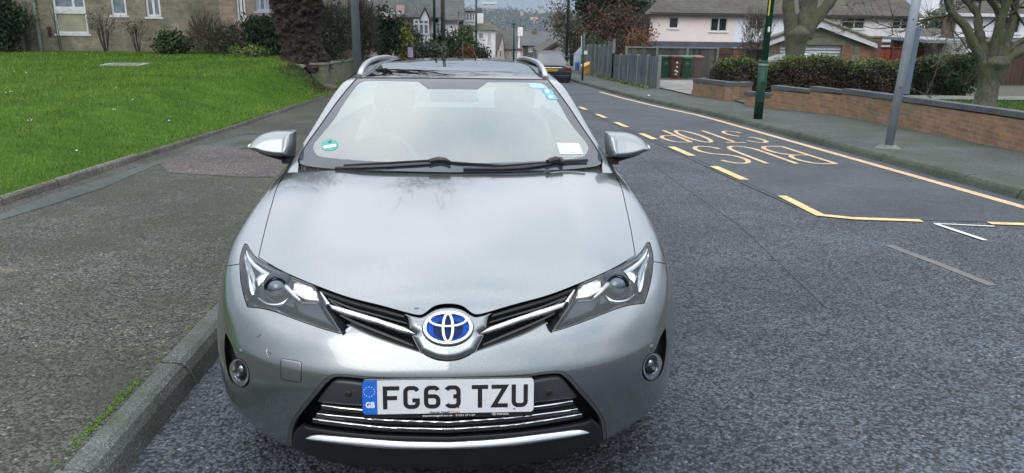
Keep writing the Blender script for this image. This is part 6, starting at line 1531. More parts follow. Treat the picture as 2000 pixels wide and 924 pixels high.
def white_terrace():
    Y = 48.0; RND = brick('white_render', ((.85, .83, .86), (.84, .82, .85)), (.84, .82, .85), bw=3, bh=2, dirt=(.48, .46, .45), dirt_amt=.12, ms=.001)
    R2 = brick('cream_render', ((.82, .73, .70), (.81, .72, .69)), (.81, .72, .69), bw=3, bh=2, dirt=(.46, .42, .39), dirt_amt=.12, ms=.001)
    R3 = brick('blue_white_render', ((.76, .79, .86), (.75, .78, .85)), (.75, .78, .85), bw=3, bh=2, dirt=(.44, .47, .50), dirt_amt=.12, ms=.001)
    zt = atY(1268, 29, Y)[2]; zb = atY(1268, 80, Y)[2]; g0 = road_z(Y)-.6
    LEAD = plain('lead_flashing', (.10, .115, .14), .5, metal=.3, var=.2, vs=2); FASC = plain('dark_fascia', (.03, .028, .026), .6); SOFF = plain('pale_soffit', (.45, .44, .42), .6)
    spec = [('white_terrace_house', 'cream rendered house at the left end of the terrace above the wheelie bins', 1268, 1436, R2, [((1306, 33, 1326, 56), ()), ((1387, 34, 1421, 62), (.5,))], (0, 0)),
            ('white_terrace_house', 'blue white terrace house with small paned windows behind the green lamp post', 1436, 1585, R3, [((1462, 32, 1493, 58), (.5,)), ((1562, 32, 1584, 58), (.5,))], (4, 3)),
            ('white_terrace_house', 'white terrace house at the right end of the row above the red brown fence', 1585, 1786, RND, [((1643, 33, 1690, 57), (.55,)), ((1742, 33, 1778, 58), (.5,))], (0, 0))]
    for nm, lbl, p0, p1, mt, wins, bars in spec:
        x0 = atY(p0, 50, Y)[0]; x1 = atY(p1, 50, Y)[0]; rt = empty(nm, (x0, Y, g0), (0, 0, 0), lbl, 'house')
        holes = []
        for w, m_ in wins:
            a, b, c_, d = wrect(*w, Y); holes.append((a, b, c_, d))
        mb = MB(); wall_with_holes(mb, x0+.001, x1-.001, zb, zt, Y, .25, holes); part(mb, 'upper_wall', mt, rt)
        part(MB().box(x0+.001, x1-.001, Y+.08, Y+.3, g0, zb-.002), 'lower_wall', BR_LOW, rt)
        part(sbox(x0+.001, x1-.001, Y+.31, Y+8, g0, zt, .26), 'rear_body', mt, rt)
        for (h, (w, m_)) in zip(holes, wins): window(rt, *h, Y+.05, mull=m_, glass=DARKW, bars=bars, trans=(.62,) if p0 == 1585 else ())
        part(MB().box(x0, x1, Y-.36, Y-.30, zt-.02, zt+.16), 'gutter', FASC, rt); part(MB().box(x0, x1, Y-.30, Y, zt-.04, zt-.004), 'soffit', SOFF, rt)
        mb = MB(); mb.add([(x0-(.45 if p0 == 1268 else 0), Y-.38, zt+.05), (x1+(.45 if p1 == 1786 else 0), Y-.38, zt+.05), (x1-(1.0 if p1 == 1786 else 0), Y+4.2, zt+2.9), (x0+(3.4 if p0 == 1268 else 0), Y+4.2, zt+2.9), (x0+2.2-(.45 if p0 == 1268 else 0), Y+8.6, zt+.05), (x1+2.2+(.45 if p1 == 1786 else 0), Y+8.6, zt+.05)],
                          [(0, 1, 2, 3), (3, 2, 5, 4), (0, 3, 4), (1, 5, 2)]); part(mb, 'roof', T_BROWN, rt)
        if p0 == 1268:
            a = atY(1446, 82, Y)[0]; part(MB().box(x0-.1, a, Y-.45, Y, zb-.34, zb).box(x0-.1, a, Y-.9, Y-.45, zb-.42, zb-.30), 'flashing', LEAD, rt)
            part(MB().tube([(x0-.12, Y-.2, g0), (x0-.12, Y-.2, zt)], .05, 8).box(x0-.45, x0-.02, Y-.3, Y-.05, zt-.75, zt+.1), 'downpipe', FASC, rt)
            c0 = atY(1395, 30, Y); 
        if p0 == 1585:
            v = atY(1738, 18, Y+1); part(MB().box(v[0]-.35, v[0]+.4, Y+.6, Y+1.0, v[2]-.1, v[2]+.05), 'roof_vent', SOFF, rt)
            part(MB().box(x0+1, x1-1.2, Y+3.6, Y+4.8, zt+2.5, zt+3.02), 'ridge', T_BROWN, rt)
            a, b, c_, d = wrect(1715, 84, 1790, 93, Y-1.5); part(MB().box(a, b, Y-1.5, Y-.0, c_, d-.1), 'porch_top', RND, rt); part(MB().box(a, b, Y-1.55, Y, d-.098, d+.0), 'porch_roof', FASC, rt)
BR_LOW = brick('dark_red_brick', ((.20, .085, .05), (.14, .06, .04)), (.14, .12, .10), dirt=(.06, .05, .04), dirt_amt=.4)
white_terrace()

def fences():
    BOARD = leafy('grey_boards', [(.07, .085, .10), (.105, .125, .145), (.14, .16, .175)], .85); BROWNB = leafy('brown_grey_boards', [(.045, .045, .040), (.075, .075, .068), (.10, .10, .092)], .85); POST = plain('concrete_post', (.17, .19, .18), .85, var=.2, vs=4)
    REDB = leafy('red_stained_boards', [(.15, .034, .024), (.21, .05, .034)], .8)
    def fence(pts, tops, name, label, bm, pm, nposts, bw=.14, rail=True, lowfoot=.0, post_h=.05):
        a, b = np.array(pts[0], float), np.array(pts[1], float); L = np.linalg.norm(b[:2]-a[:2]); rt = empty(name, tuple(a), (0, 0, 0), label, 'fence')
        n = int(L/bw); rr = random.Random(4); mb = MB(); ux, uy = (b[0]-a[0])/L, (b[1]-a[1])/L
        for i in range(n):
            f0, f1 = i/n, (i+.97)/n; c0 = a+(b-a)*f0; c1 = a+(b-a)*f1; t = np.interp(f0, [q[0] for q in tops], [q[1] for q in tops]) if not isinstance(tops, float) else tops
            t += rr.uniform(-.012, .012); off = .012*(i % 2)
            V = [(c0[0]-uy*off, c0[1]+ux*off, c0[2]-.1), (c1[0]-uy*off, c1[1]+ux*off, c1[2]-.1), (c1[0]-uy*off, c1[1]+ux*off, c1[2]+t), (c0[0]-uy*off, c0[1]+ux*off, c0[2]+t)]
            V += [(v[0]-uy*.02*-1*0+.0, v[1]+.022, v[2]) for v in V]
            mb.add(V, [(0, 1, 2, 3), (7, 6, 5, 4), (3, 2, 6, 7), (0, 3, 7, 4), (1, 5, 6, 2)])
        part(mb, 'boards', bm, rt)
        for i in range(nposts+1):
            f = i/nposts; c_ = a+(b-a)*f; t = np.interp(f, [q[0] for q in tops], [q[1] for q in tops])
            part(MB().box(c_[0]-.055, c_[0]+.055, c_[1]-.09, c_[1]-.015, c_[2]-.1, c_[2]+t+post_h), 'post', pm, rt)
        if rail: part(MB().prism([(a[0], a[1]-.05, a[2]+tops[0][1]-.03), (a[0], a[1]+.03, a[2]+tops[0][1]-.03), (a[0], a[1]+.03, a[2]+tops[0][1]+.03), (a[0], a[1]-.05, a[2]+tops[0][1]+.03)], (0, 0, 0), (b[0]-a[0], b[1]-a[1], b[2]-a[2]+tops[-1][1]-tops[0][1])), 'top_rail', pm, rt)
    k0 = gnd(1284, 173, .12); k1 = gnd(1213, 158, .12); k2 = gnd(1146, 151, .12); k1[0] = k0[0]+(k2[0]-k0[0])*.45
    k2 = np.array([6.75, 43.5, road_z(43.5)+.12]); k1 = k0+(k2-k0)*.50
    fence((k0, k1), [(0, 1.12), (1, 1.12)], 'grey_fence', 'lower grey board fence with pale posts nearest the wheelie bins', BOARD, POST, 5, rail=False)
    fence((k1, k2), [(0, 1.72), (.14, 1.70), (.15, 1.52), (1, 1.50)], 'grey_fence', 'taller grey board fence running away beside the yellow grit bin', BOARD, POST, 7, rail=False)
    Y = 39.5; p0 = atY(1220, 160, Y); p1 = atY(1396, 163, Y); p0[2] = p1[2] = road_z(Y)+.05; h = atY(1300, 93, Y)[2]-p0[2]
    fence((p0, p1), [(0, h), (1, h)], 'brown_fence', 'tall brown grey board fence standing behind the row of wheelie bins', BROWNB, POST, 3)
    Y = 37; q0 = atY(1399, 160, Y); q1 = atY(1434, 160, Y); q0[2] = q1[2] = road_z(Y)+.05; h = atY(1410, 93, Y)[2]-q0[2]
    rt = empty('wooden_gate', tuple(q0), (0, 0, 0), 'plain brown wooden gate between the tall fence and a brick pier', 'gate')
    mb = MB(); n = 8
    for i in range(n): x = q0[0]+(q1[0]-q0[0])*i/n; mb.box(x, x+(q1[0]-q0[0])/n-.01, Y, Y+.03, q0[2], q0[2]+h)
    part(mb, 'boards', leafy('gate_boards', [(.075, .045, .025), (.10, .06, .03)], .8), rt); [part(MB().box(q0[0], q1[0], Y-.03, Y-.002, q0[2]+h*u, q0[2]+h*(u+.06)), 'rail', B_THIN, rt) for u in (.8, .2)]
    a = atY(1433, 100, Y)[0]; b = atY(1451, 100, Y)[0]; rt = empty('brick_pier', (a, Y, q0[2]), (0, 0, 0), 'orange brick pier beside the brown wooden gate', 'pier'); part(MB().box(a, b, Y-.1, Y+.35, q0[2]-.2, q0[2]+h*.97), 'brickwork', brick('pier_brick', ((.32, .13, .06), (.24, .10, .05)), (.2, .17, .14)), rt); part(MB().box(a-.03, b+.03, Y-.13, Y+.38, q0[2]+h*.97+.001, q0[2]+h), 'pier_cap', POST, rt)
    a = atY(1452, 120, Y); b = atY(1492, 120, Y); a[2] = b[2] = q0[2]
    fence((a, b), [(0, h*.97), (1, h*.97)], 'grey_brown_fence', 'short grey brown fence panel between the brick pier and the garage', BROWNB, POST, 1)
    Y = 35; a = atY(1700, 130, Y); b = atY(1853, 130, Y); zb_ = road_z(Y)+.2; h = atY(1760, 93, Y)[2]-zb_; a[2] = b[2] = zb_; fence((a, b), [(0, h), (1, h)], 'red_fence', 'dark red stained board fence right of the garage', REDB, plain('red_post', (.09, .022, .016), .8), 4)
    # bare climber on the short panel
    bush('bare_climber', 'bare tangled climber on the short fence panel left of the garage', 'climber', atY(1472, 118, 36.3), (.65, .3, 1.1), 900, .09, L_TWIG, 61, bare=True)
fences()

def bins():
    def make(c_, lid, label, px, py, Y, hpx, marks=None):
        p = atY(px, py, Y); p[2] = road_z(Y)+.14; rt = empty('wheelie_bin', tuple(p), (0, 0, 0), label, 'wheelie bin', 'wheelie bins against the brown fence')
        H_ = .98; w0, w1 = .19, .235; y0 = 0
        V = [(p[0]-w0, p[1]-.22, p[2]+.03), (p[0]+w0, p[1]-.22, p[2]+.03), (p[0]+w0, p[1]+.24, p[2]+.03), (p[0]-w0, p[1]+.24, p[2]+.03), (p[0]-w1, p[1]-.30, p[2]+H_), (p[0]+w1, p[1]-.30, p[2]+H_), (p[0]+w1, p[1]+.30, p[2]+H_), (p[0]-w1, p[1]+.30, p[2]+H_)]
        part(MB().add(V, [(3, 2, 1, 0), (4, 5, 6, 7), (0, 1, 5, 4), (1, 2, 6, 5), (2, 3, 7, 6), (3, 0, 4, 7)]), 'bin_body', c_, rt)
        part(MB().rbox(p[0]-w1-.02, p[0]+w1+.02, p[1]-.34, p[1]+.30, p[2]+H_+.002, p[2]+H_+.075, .02).box(p[0]-w1*.8, p[0]+w1*.8, p[1]-.36, p[1]-.33, p[2]+H_-.03, p[2]+H_+.03), 'lid', lid, rt)
        for s in (-1, 1): part(MB().tube([(p[0]+s*.17, p[1]+.25, p[2]+.09), (p[0]+s*.22, p[1]+.25, p[2]+.09)], .09, 12), 'wheel', RUBBER, rt)
        if marks:
            mb = MB(); W = WHITEP
            if marks == 'painted':
                for (x, z, s) in ((.0, .72, 1), (.01, .52, 1), (-.05, .35, 1), (.03, .30, 1), (-.02, .18, 1)):
                    V_, F_ = ribbon([(p[0]+x-.05, p[2]+z), (p[0]+x, p[2]+z+.07), (p[0]+x+.05, p[2]+z)], .028, p[1]-.30+(.72-z)*.0-.005); mb.add(V_, F_)
                    V_, F_ = ribbon([(p[0]+x-.04, p[2]+z+.03), (p[0]+x+.04, p[2]+z+.035)], .02, p[1]-.308); mb.add(V_, F_)
                part(mb, 'painted_marks', W, rt)
            else:
                V_, F_ = ribbon([(p[0]-.05, p[2]+.62), (p[0]-.05, p[2]+.74), (p[0]+.05, p[2]+.74), (p[0]+.05, p[2]+.64)], .018, p[1]-.30); mb.add(V_, F_); part(mb, 'label', plain('bin_label', (.25, .35, .28), .6), rt)
    GR_ = plain('green_bin_plastic', (.014, .058, .028), .5, var=.15); BR_ = plain('brown_bin_plastic', (.075, .028, .020), .55, var=.15); B2 = plain('faded_brown_plastic', (.11, .085, .07), .6); LT = plain('pale_green_lid', (.05, .17, .09), .5); PK = plain('pinkish_lid', (.22, .13, .11), .6)
    make(GR_, GR_, 'green wheelie bin at the left end of the row, next to the grey fence post', 1296, 157, 37.3, 39, 'label'); make(BR_, BR_, 'red brown wheelie bin with white painted marks down its front', 1316.5, 158, 36.8, 39, 'painted')
    make(GR_, LT, 'green wheelie bin with a paler lid, between the two brown ones', 1336, 158, 37.1, 39, 'label'); make(B2, PK, 'dull brown wheelie bin with a pinkish lid at the right end of the row', 1358, 158, 37.7, 39)
    # driveway slab between fence end and short wall
    q = [gnd(*a, .125) for a in ((1283, 171), (1350, 186), (1352, 176), (1398, 164), (1396, 158), (1284, 158))]
    mb = MB(); mb.add([(p[0], p[1], road_z(p[1])+.128+.02) for p in q], [tuple(range(6))]); o = mb.build('driveway', plain('driveway_concrete', (.19, .185, .165), .9, var=.3, vs=1.5)); o['kind'] = 'structure'
    if o.data.polygons[0].normal.z < 0: o.data.flip_normals()
    rng = np.random.default_rng(6); n = 900; f = rng.random(n); a = gnd(1278, 174, .12); b = np.array([6.85, 43, 0]); P = np.stack([a[0]+(b[0]-a[0])*f-.12-abs(rng.normal(0, .10, n)), a[1]+(b[1]-a[1])*f, 0*f], 1); P[:, 2] = road_z(P[:, 1])+.13+rng.random(n)*.07
    o = fast_mesh('fence_weeds', leaf_quads(P, .09, rng), None, L_BRT); o['kind'] = 'stuff'
    # yellow grit bin, tilted, with its wedge lid
    Y = 41.5; p = atY(1146, 151, Y); p[2] = road_z(Y)+.12; rt = empty('grit_bin', tuple(p), (0, 0, 0), 'yellow grit bin with a sloping lid at the far end of the grey fence', 'grit bin')
    YM = plain('grit_bin_yellow', (.48, .26, .05), .55, var=.2); V = []
    for x, s in ((-.26, 1), (.24, 1)): V += [(p[0]+x, p[1]-.3, p[2]), (p[0]+x, p[1]+.3, p[2]), (p[0]+x, p[1]+.3, p[2]+(.42 if x < 0 else .66)), (p[0]+x, p[1]-.3, p[2]+(.34 if x < 0 else .60))]
    part(MB().add(V, [(0, 1, 2, 3), (7, 6, 5, 4), (0, 4, 5, 1), (1, 5, 6, 2), (3, 7, 4, 0)]), 'bin_body', YM, rt)
    V2 = [(v[0]+(-.04 if v[0] < p[0] else .04), v[1]+(-.03 if v[1] < p[1] else .03), v[2]+.003) for v in (V[3], V[2], V[6], V[7])]; part(MB().prism(V2, (0, 0, 0), (-.02, 0, .06)), 'lid', plain('grit_lid_yellow', (.58, .34, .08), .5), rt)
    p = atY(1143, 137, 44.5); p[2] = road_z(44.5)+.12
    rt = empty('green_dustbin', tuple(p), (0, 0, 0), 'dark green bin standing behind the yellow grit bin', 'bin'); part(MB().tube([tuple(p), (p[0], p[1], p[2]+1.0)], [.24, .29], 14), 'bin_body', GR_, rt, True); part(MB().tube([(p[0], p[1], p[2]+1.002), (p[0], p[1], p[2]+1.07)], [.31, .22], 14), 'lid', GR_, rt)
    # thin green sign post and the pale banner beyond it
    GREENP = plain('green_post', (.03, .075, .065), .5); b = gnd(1138, 158, .12)
    pole('sign_post', 'thin green sign post with a small white plate by the kerb', 'sign post', 1137.5, 157, b[1], atY(1137, 64, b[1])[2], .045, .04, GREENP, (0, 0), lambda rt, b_: part(MB().box(b_[0]+.02, b_[0]+.16, b_[1]-.07, b_[1]-.05, atY(1140, 106, b_[1])[2], atY(1140, 99, b_[1])[2]), 'sign_plate', WHITEP, rt))
    Y = 47; p = atY(1128, 142, Y); rt = empty('banner_stand', tuple(p), (0, 0, 0), 'white and blue banner on a leaning pole beyond the parked dark car', 'banner')
    part(MB().prism([atY(1121, 105, Y), atY(1120, 140, Y), atY(1134, 140, Y), atY(1136, 90, Y), atY(1134, 92, Y)], (0, 0, 0), (0, .04, 0)), 'cloth', plain('banner_white_blue', (.42, .47, .60), .6, var=.35, vs=2.5), rt)
    part(MB().box(atY(1123, 120, Y)[0], atY(1132, 120, Y)[0], Y-.06, Y-.02, atY(1128, 142, Y)[2], atY(1128, 122, Y)[2]), 'lower_cloth', plain('banner_blue', (.05, .12, .34), .6, var=.4, vs=4), rt)
    part(MB().tube([atY(1136, 145, Y), atY(1136, 70, Y)], [.05, .03], 8), 'pole', UPVC, rt)
bins()

def garage():
    Y = 33.5; BRK = brick('garage_brick', ((.27, .12, .055), (.20, .085, .045)), (.17, .14, .11), dirt=(.10, .09, .05), dirt_amt=.35); STN = brick('mossy_stone', ((.17, .17, .12), (.15, .155, .11)), (.11, .11, .08), bw=.7, bh=.35, dirt=(.10, .12, .06), dirt_amt=.5)
    x0 = atY(1497, 110, Y)[0]; x1 = atY(1700, 110, Y)[0]; zb = road_z(Y)-.0; ze = atY(1500, 77, Y)[2]; zr = atY(1597, 44, Y)[2]; xm = atY(1597, 60, Y)[0]; d0 = atY(1522, 110, Y)[0]; d1 = atY(1643, 110, Y)[0]; zd = atY(1600, 88, Y)[2]
    rt = empty('garage', (x0, Y, zb), (0, 0, 0), 'brick and stone garage with a shallow gable and a pale ribbed door', 'garage')
    mb = MB(); wall_with_holes(mb, x0, x1, zb, ze-.20, Y, .25, [(d0, d1, zb-1, zd)]); part(mb, 'brick_front', BRK, rt)
    P = [(x0, Y+.01, ze-.199), (x1, Y+.01, ze-.199), (x1, Y+.01, ze), (xm, Y+.01, zr-.08), (x0, Y+.01, ze)]; part(MB().prism(P, (0, 0, 0), (0, .2, 0)), 'gable', STN, rt)
    part(sbox(x0, x0+.2, Y+.26, Y+6, zb, ze, .45), 'side_wall', BRK, rt); part(sbox(x1-.2, x1, Y+.26, Y+6, zb, ze, .45), 'side_wall', BRK, rt)
    for px in (1508, 1672):
        a = atY(px, 100, Y)[0]; mb = MB()
        for i in range(7): w = .20 if i % 2 else .13; z = zb+.1+i*.33; mb.box(a-w, a+w, Y-.02, Y+.0, z, z+.31 if z+.31 < ze-.2 else ze-.21)
        part(mb, 'stone_quoins', STN, rt)
    mb = MB(); n = 13; hz = (zd-zb)/n
    for i in range(n): mb.add([(d0, Y+.14, zb+i*hz), (d1, Y+.14, zb+i*hz), (d1, Y+.10, zb+i*hz+hz*.5), (d0, Y+.10, zb+i*hz+hz*.5), (d1, Y+.14, zb+(i+1)*hz), (d0, Y+.14, zb+(i+1)*hz)], [(0, 1, 2, 3), (3, 2, 4, 5)])
    part(mb, 'roller_door', plain('roller_door_grey', (.38, .42, .44), .45, metal=.2, var=.06), rt)
    WH = plain('bargeboard_white', (.55, .55, .57), .5); s0, s1 = x0-.15, x1+.12
    for (xa, xb) in ((s0, xm), (s1, xm)):
        P = [(xa, Y-.25, ze-.10), (xb, Y-.25, zr+.02), (xb, Y-.25, zr-.19), (xa, Y-.25, ze-.30)]; part(MB().prism(P, (0, 0, 0), (0, .04, 0)), 'bargeboard', WH, rt)
        P = [(xa-.08*(1 if xa < xm else -1), Y-.28, ze-.12), (xb, Y-.28, zr+.03), (xb, Y-.28, zr+.15), (xa-.08*(1 if xa < xm else -1), Y-.28, ze+.0)]; part(MB().prism(P, (0, 0, 0), (2.9, 6.4, 0)), 'roof_slope', tiles('mossy_tiles', (.09, .09, .06), (.12, .115, .08)), rt)
    a = atY(1703, 100, Y)[0]; b = atY(1722, 100, Y)[0]; rt2 = empty('brick_pier', (a, Y, zb), (0, 0, 0), 'dark red brick pier attached right of the garage', 'pier'); part(MB().box(a, b, Y+.1, Y+.5, zb, atY(1710, 74, Y)[2]), 'brickwork', BR_LOW, rt2); part(MB().box(a-.04, b+.04, Y+.05, Y+.55, atY(1710, 74, Y)[2]+.002, atY(1710, 71, Y)[2]), 'pier_cap', STN, rt2)
garage()

def simple_car(base, yaw, body, label, L=4.6, Wd=1.78, Hh=1.42, estate=False, plate_c=(.45, .32, .03)):
    """a saloon seen mostly from behind: lofted body, glass, lamps, plate, wheels. local: +y is the tail"""
    rt = empty('parked_saloon' if not estate else 'silver_car', tuple(base), (0, 0, yaw), label, 'car')
    h = L/2; prof = [(-h, .35, .60), (-h+.15, .28, .72), (-h+1.0, .26, .92), (-h+1.45, .26, .97), (h-1.1, .26, 1.02), (h-.25, .28, 1.03), (h-.05, .32, .98), (h, .36, .74)]
    V = []; n = 15
    ysm = np.linspace(0, len(prof)-1, 36); pr = [[np.interp(t, range(len(prof)), [p[i] for p in prof]) for i in range(3)] for t in ysm]
    for i, (y, lo, hi) in enumerate(pr):
        e = min(1, (y+h)/.5+.35, (h-y)/.28+.62); hw = Wd/2*min(1, .80+.2*math.sqrt(max(0, min(1, e))))
        for j in range(n):
            t = j/(n-1); a = -1+2*t
            if j < 4: x, z = -hw*(.93+.07*min(1, j/2)), lo+(hi-lo)*(j/4)*.8
            elif j > n-5: x, z = hw*(.93+.07*min(1, (n-1-j)/2)), lo+(hi-lo)*((n-1-j)/4)*.8
            else: s = (j-4)/(n-9); q = -1+2*s; x = hw*math.copysign(min(1, abs(q))**.9, q)*.985; z = hi-(hi-lo)*.2*abs(q)**3.2
            V.append((x, y, z))
    F = [(i*n+j, i*n+j+1, (i+1)*n+j+1, (i+1)*n+j) for i in range(35) for j in range(n-1)]+[tuple(range(n)), tuple(range(36*n-1, 35*n-1, -1))]
    o = link_mesh('body', V, F, body, rt, True); o.data.set_sharp_from_angle(angle=math.radians(40))
    # cabin
    cb = [(-h+1.35, .96, .70), (-h+2.15, Hh-.06, .56), (-h+2.7, Hh, .55), (h-1.75, Hh-.03, .55), (h-1.35 if not estate else h-.7, Hh-.10, .53), (h-.42 if not estate else h-.15, 1.02, .66)]
    V = []; m_ = 9
    for y, z, w in cb:
        zb_ = .95; V += [(-.78, y, zb_), (-w-.06, y, zb_+(z-zb_)*.75), (-w, y, z-.035), (-w*.6, y, z), (0, y, z+.012), (w*.6, y, z), (w, y, z-.035), (w+.06, y, zb_+(z-zb_)*.75), (.78, y, zb_)]
    F = [(i*m_+j, i*m_+j+1, (i+1)*m_+j+1, (i+1)*m_+j) for i in range(5) for j in range(8)]
    glass = [f for f in F if (f[0]//m_ in (0, 4) and f[0] % m_ in (2, 3, 4, 5)) or f[0] % m_ in (0, 7)]; rest = [f for f in F if f not in glass]
    link_mesh('cabin', V, rest, body, rt, True); V2 = [(x*.995, y, z-.002) for x, y, z in V]; link_mesh('car_glass', V2, glass, CARGLASS, rt, True)
    for (x, y) in ((-.76, -h+.9), (.76, -h+.9), (-.76, h-.95), (.76, h-.95)):
        w = MB(); w.tube([(x-.1, y, .31), (x+.1, y, .31)], .315, 24).build('wheel', RUBBER, rt, True)
    MB().rbox(-.27, .27, h-.03, h+.02, .72, .84, .006).build('rear_plate', plain('rear_plate_yellow', plate_c, .4), rt)
    TL = plain('tail_lamp_red', (.16, .01, .01), .2, coat=1)
    for s in (-1, 1): MB().rbox(min(s*.52, s*.84), max(s*.52, s*.84), h-.12, h-.012, .76, .90, .015).build('tail_lamp', TL, rt)
    MB().rbox(-.80, .80, h-.10, h+.045, .40, .56, .02).build('rear_bumper', body, rt); MB().rbox(-.70, .70, h-.1, h+.02, .24, .38, .02).build('lower_valance', BLACKP, rt)
    MB().tube([(-.45, h+.005, .885), (.45, h+.005, .885)], .012, 6).build('boot_trim', SATCH, rt)
    for s in (-1, 1): MB().rbox(s*.93-.08, s*.93+.08, -h+1.5, -h+1.62, .93, 1.05, .02).build('door_mirror', body, rt)
    return rt
CARGLASS = plain('dark_car_glass', (.02, .023, .028), .08, coat=.2, spec=.5)
def other_cars():
    DK = plain('dark_grey_paint', (.022, .024, .032), .4, metal=.3, coat=.15, var=.05); SV = plain('pale_silver_paint', (.42, .44, .46), .3, metal=.5, coat=1, var=.05); FR = plain('white_roof_frost', (.45, .45, .47), .3)
    p = gnd(1090, 163, 0); c_ = np.array([4.02, 36.4, road_z(36.4)]); r = simple_car(c_, 0, DK, 'dark grey saloon parked further down on the right, seen from behind', L=4.5); r.rotation_euler = (-SLOPE, 0, math.pi-0.05)
    Y = 29.5; a = atY(1512, 112, Y); b = atY(1606, 112, Y); cx = (a[0]+b[0])/2; z = atY(1560, 100, Y)[2]-1.40
    r = simple_car(np.array([cx+1.15, Y+1.2, z-.10]), 0, SV, 'pale silver car whose roof shows above the hedge in front of the garage door', L=4.4, estate=True); r.rotation_euler = (0, 0, math.pi/2+.35)
other_cars()

def second_house():
    Y = 38; W = brick('bright_render', ((.85, .83, .86), (.84, .82, .85)), (.84, .82, .85), bw=3, bh=2, dirt=(.5, .48, .48), dirt_amt=.12, ms=.001); x0 = atY(1868, 50, Y)[0]; x1 = x0+9; zt = atY(1900, 27, Y)[2]; zb = atY(1900, 82, Y)[2]; g0 = road_z(Y)-.3
    rt = empty('white_house', (x0, Y, g0), (0, 0, 0), 'white house at the right edge seen through the limbs of the pollarded tree', 'house'); a, b, c_, d = wrect(1952, 30, 1994, 66, Y)
    mb = MB(); wall_with_holes(mb, x0, x1, zb, zt, Y, .25, [(a, b, c_, d)]); part(mb, 'upper_wall', W, rt); part(sbox(x0, x1, Y+.26, Y+8, g0, zt, .60), 'rear_body', W, rt); window(rt, a, b, c_, d, Y+.06, mull=(.5,), glass=DARKW)
    BRW = brick('gable_brown_brick', ((.20, .13, .085), (.15, .10, .07)), (.15, .13, .1)); part(sbox(x0-.5, x0-.001, Y+.1, Y+8, g0, zt, .60), 'side_brick', BRW, rt)
    mb = MB(); mb.add([(x0-.9, Y-.4, zt), (x1+.4, Y-.4, zt), (x1+3, Y+4.2, zt+2.8), (x0+3.2, Y+4.2, zt+2.8), (x0+4.2, Y+8.8, zt), (x1+5, Y+8.8, zt)], [(0, 1, 2, 3), (3, 2, 5, 4), (0, 3, 4)]); part(mb, 'roof', T_BROWN, rt); part(MB().box(x0-.9, x1+.4, Y-.43, Y-.38, zt-.12, zt+.03), 'gutter', UPVC, rt)
    # flat roofed garage block in front
    Y2 = 33; gx0 = atY(1853, 130, Y2)[0]; gx1 = gx0+9; zt2 = atY(1950, 81, Y2)[2]; zf = atY(1950, 96, Y2)[2]; gz = road_z(Y2)
    r2 = empty('garage_block', (gx0, Y2, gz), (0, 0, 0), 'flat roofed garage with a dark fascia and dark brown timber doors behind the pollarded tree', 'garage')
    part(MB().box(gx0+1.0, gx1, Y2-.12, Y2+5, zf, zt2), 'fascia', plain('near_black_fascia', (.02, .022, .022), .6), r2); xa = atY(1882, 130, Y2)[0]; part(MB().box(gx0, xa, Y2, Y2+5, gz, zf+.25), 'pebbled_wall', plain('pebble_dash', (.24, .24, .22), .95, var=.3, vs=20), r2)
    part(MB().box(gx0-.9, gx0+1.2, Y2+.4, Y2+5, zt2-.12, zt2+.02), 'porch_roof', plain('porch_grey', (.20, .22, .23), .7), r2)
    mb = MB(); rr = random.Random(1); x = xa+.02
    while x < gx1: mb.box(x, x+.16, Y2+.02+rr.uniform(0, .012), Y2+.06, gz-.3, zf-.001); x += .172
    part(mb, 'timber_doors', leafy('door_boards', [(.045, .032, .022), (.075, .052, .036)], .8), r2); part(MB().box(xa, gx1, Y2-.01, Y2+.01, zf-.16, zf-.002), 'door_header', UPVC, r2)
    # pale house seen far off between the two
    Y3 = 120; r3 = empty('distant_white_house', tuple(atY(1850, 30, Y3)), (0, 0, 0), 'far white house glimpsed above the gap right of the terrace', 'house'); a, b, c_, d = wrect(1822, -14, 1888, 20, Y3); mb = MB(); part(MB().box(a, b, Y3, Y3+6, c_-8, d), 'wall', W, r3); window(r3, a+1.0, a+2.2, c_+.6, c_+1.8, Y3-.05, mull=(.5,), sill=False); window(r3, b-2.4, b-1.2, c_+.6, c_+1.8, Y3-.05, mull=(.5,), sill=False); mb = MB(); roof_gable(mb, a, b, Y3, Y3+6, d, 2.5); part(mb, 'roof', T_GREY, r3)
    Y4 = 60; r4 = empty('brick_house', tuple(atY(1840, 60, Y4)), (0, 0, 0), 'low brown house with a sloping white trimmed roof in the gap behind the red fence', 'house'); a, b, c_, d = wrect(1812, 78, 1866, 90, Y4); part(MB().box(a, b, Y4, Y4+5, c_-3, c_), 'wall', BR_LOW, r4)
    P = [atY(1812, 80, Y4), atY(1866, 58, Y4), atY(1866, 80, Y4)]; part(MB().prism(P, (0, 0, 0), (0, 5, 0)), 'roof', T_BROWN, r4); part(MB().prism([atY(1812, 80, Y4), atY(1858, 60, Y4), atY(1858, 57, Y4), atY(1811, 77, Y4)], (0, -.06, 0), (0, .05, 0)), 'bargeboard', UPVC, r4)
second_house()

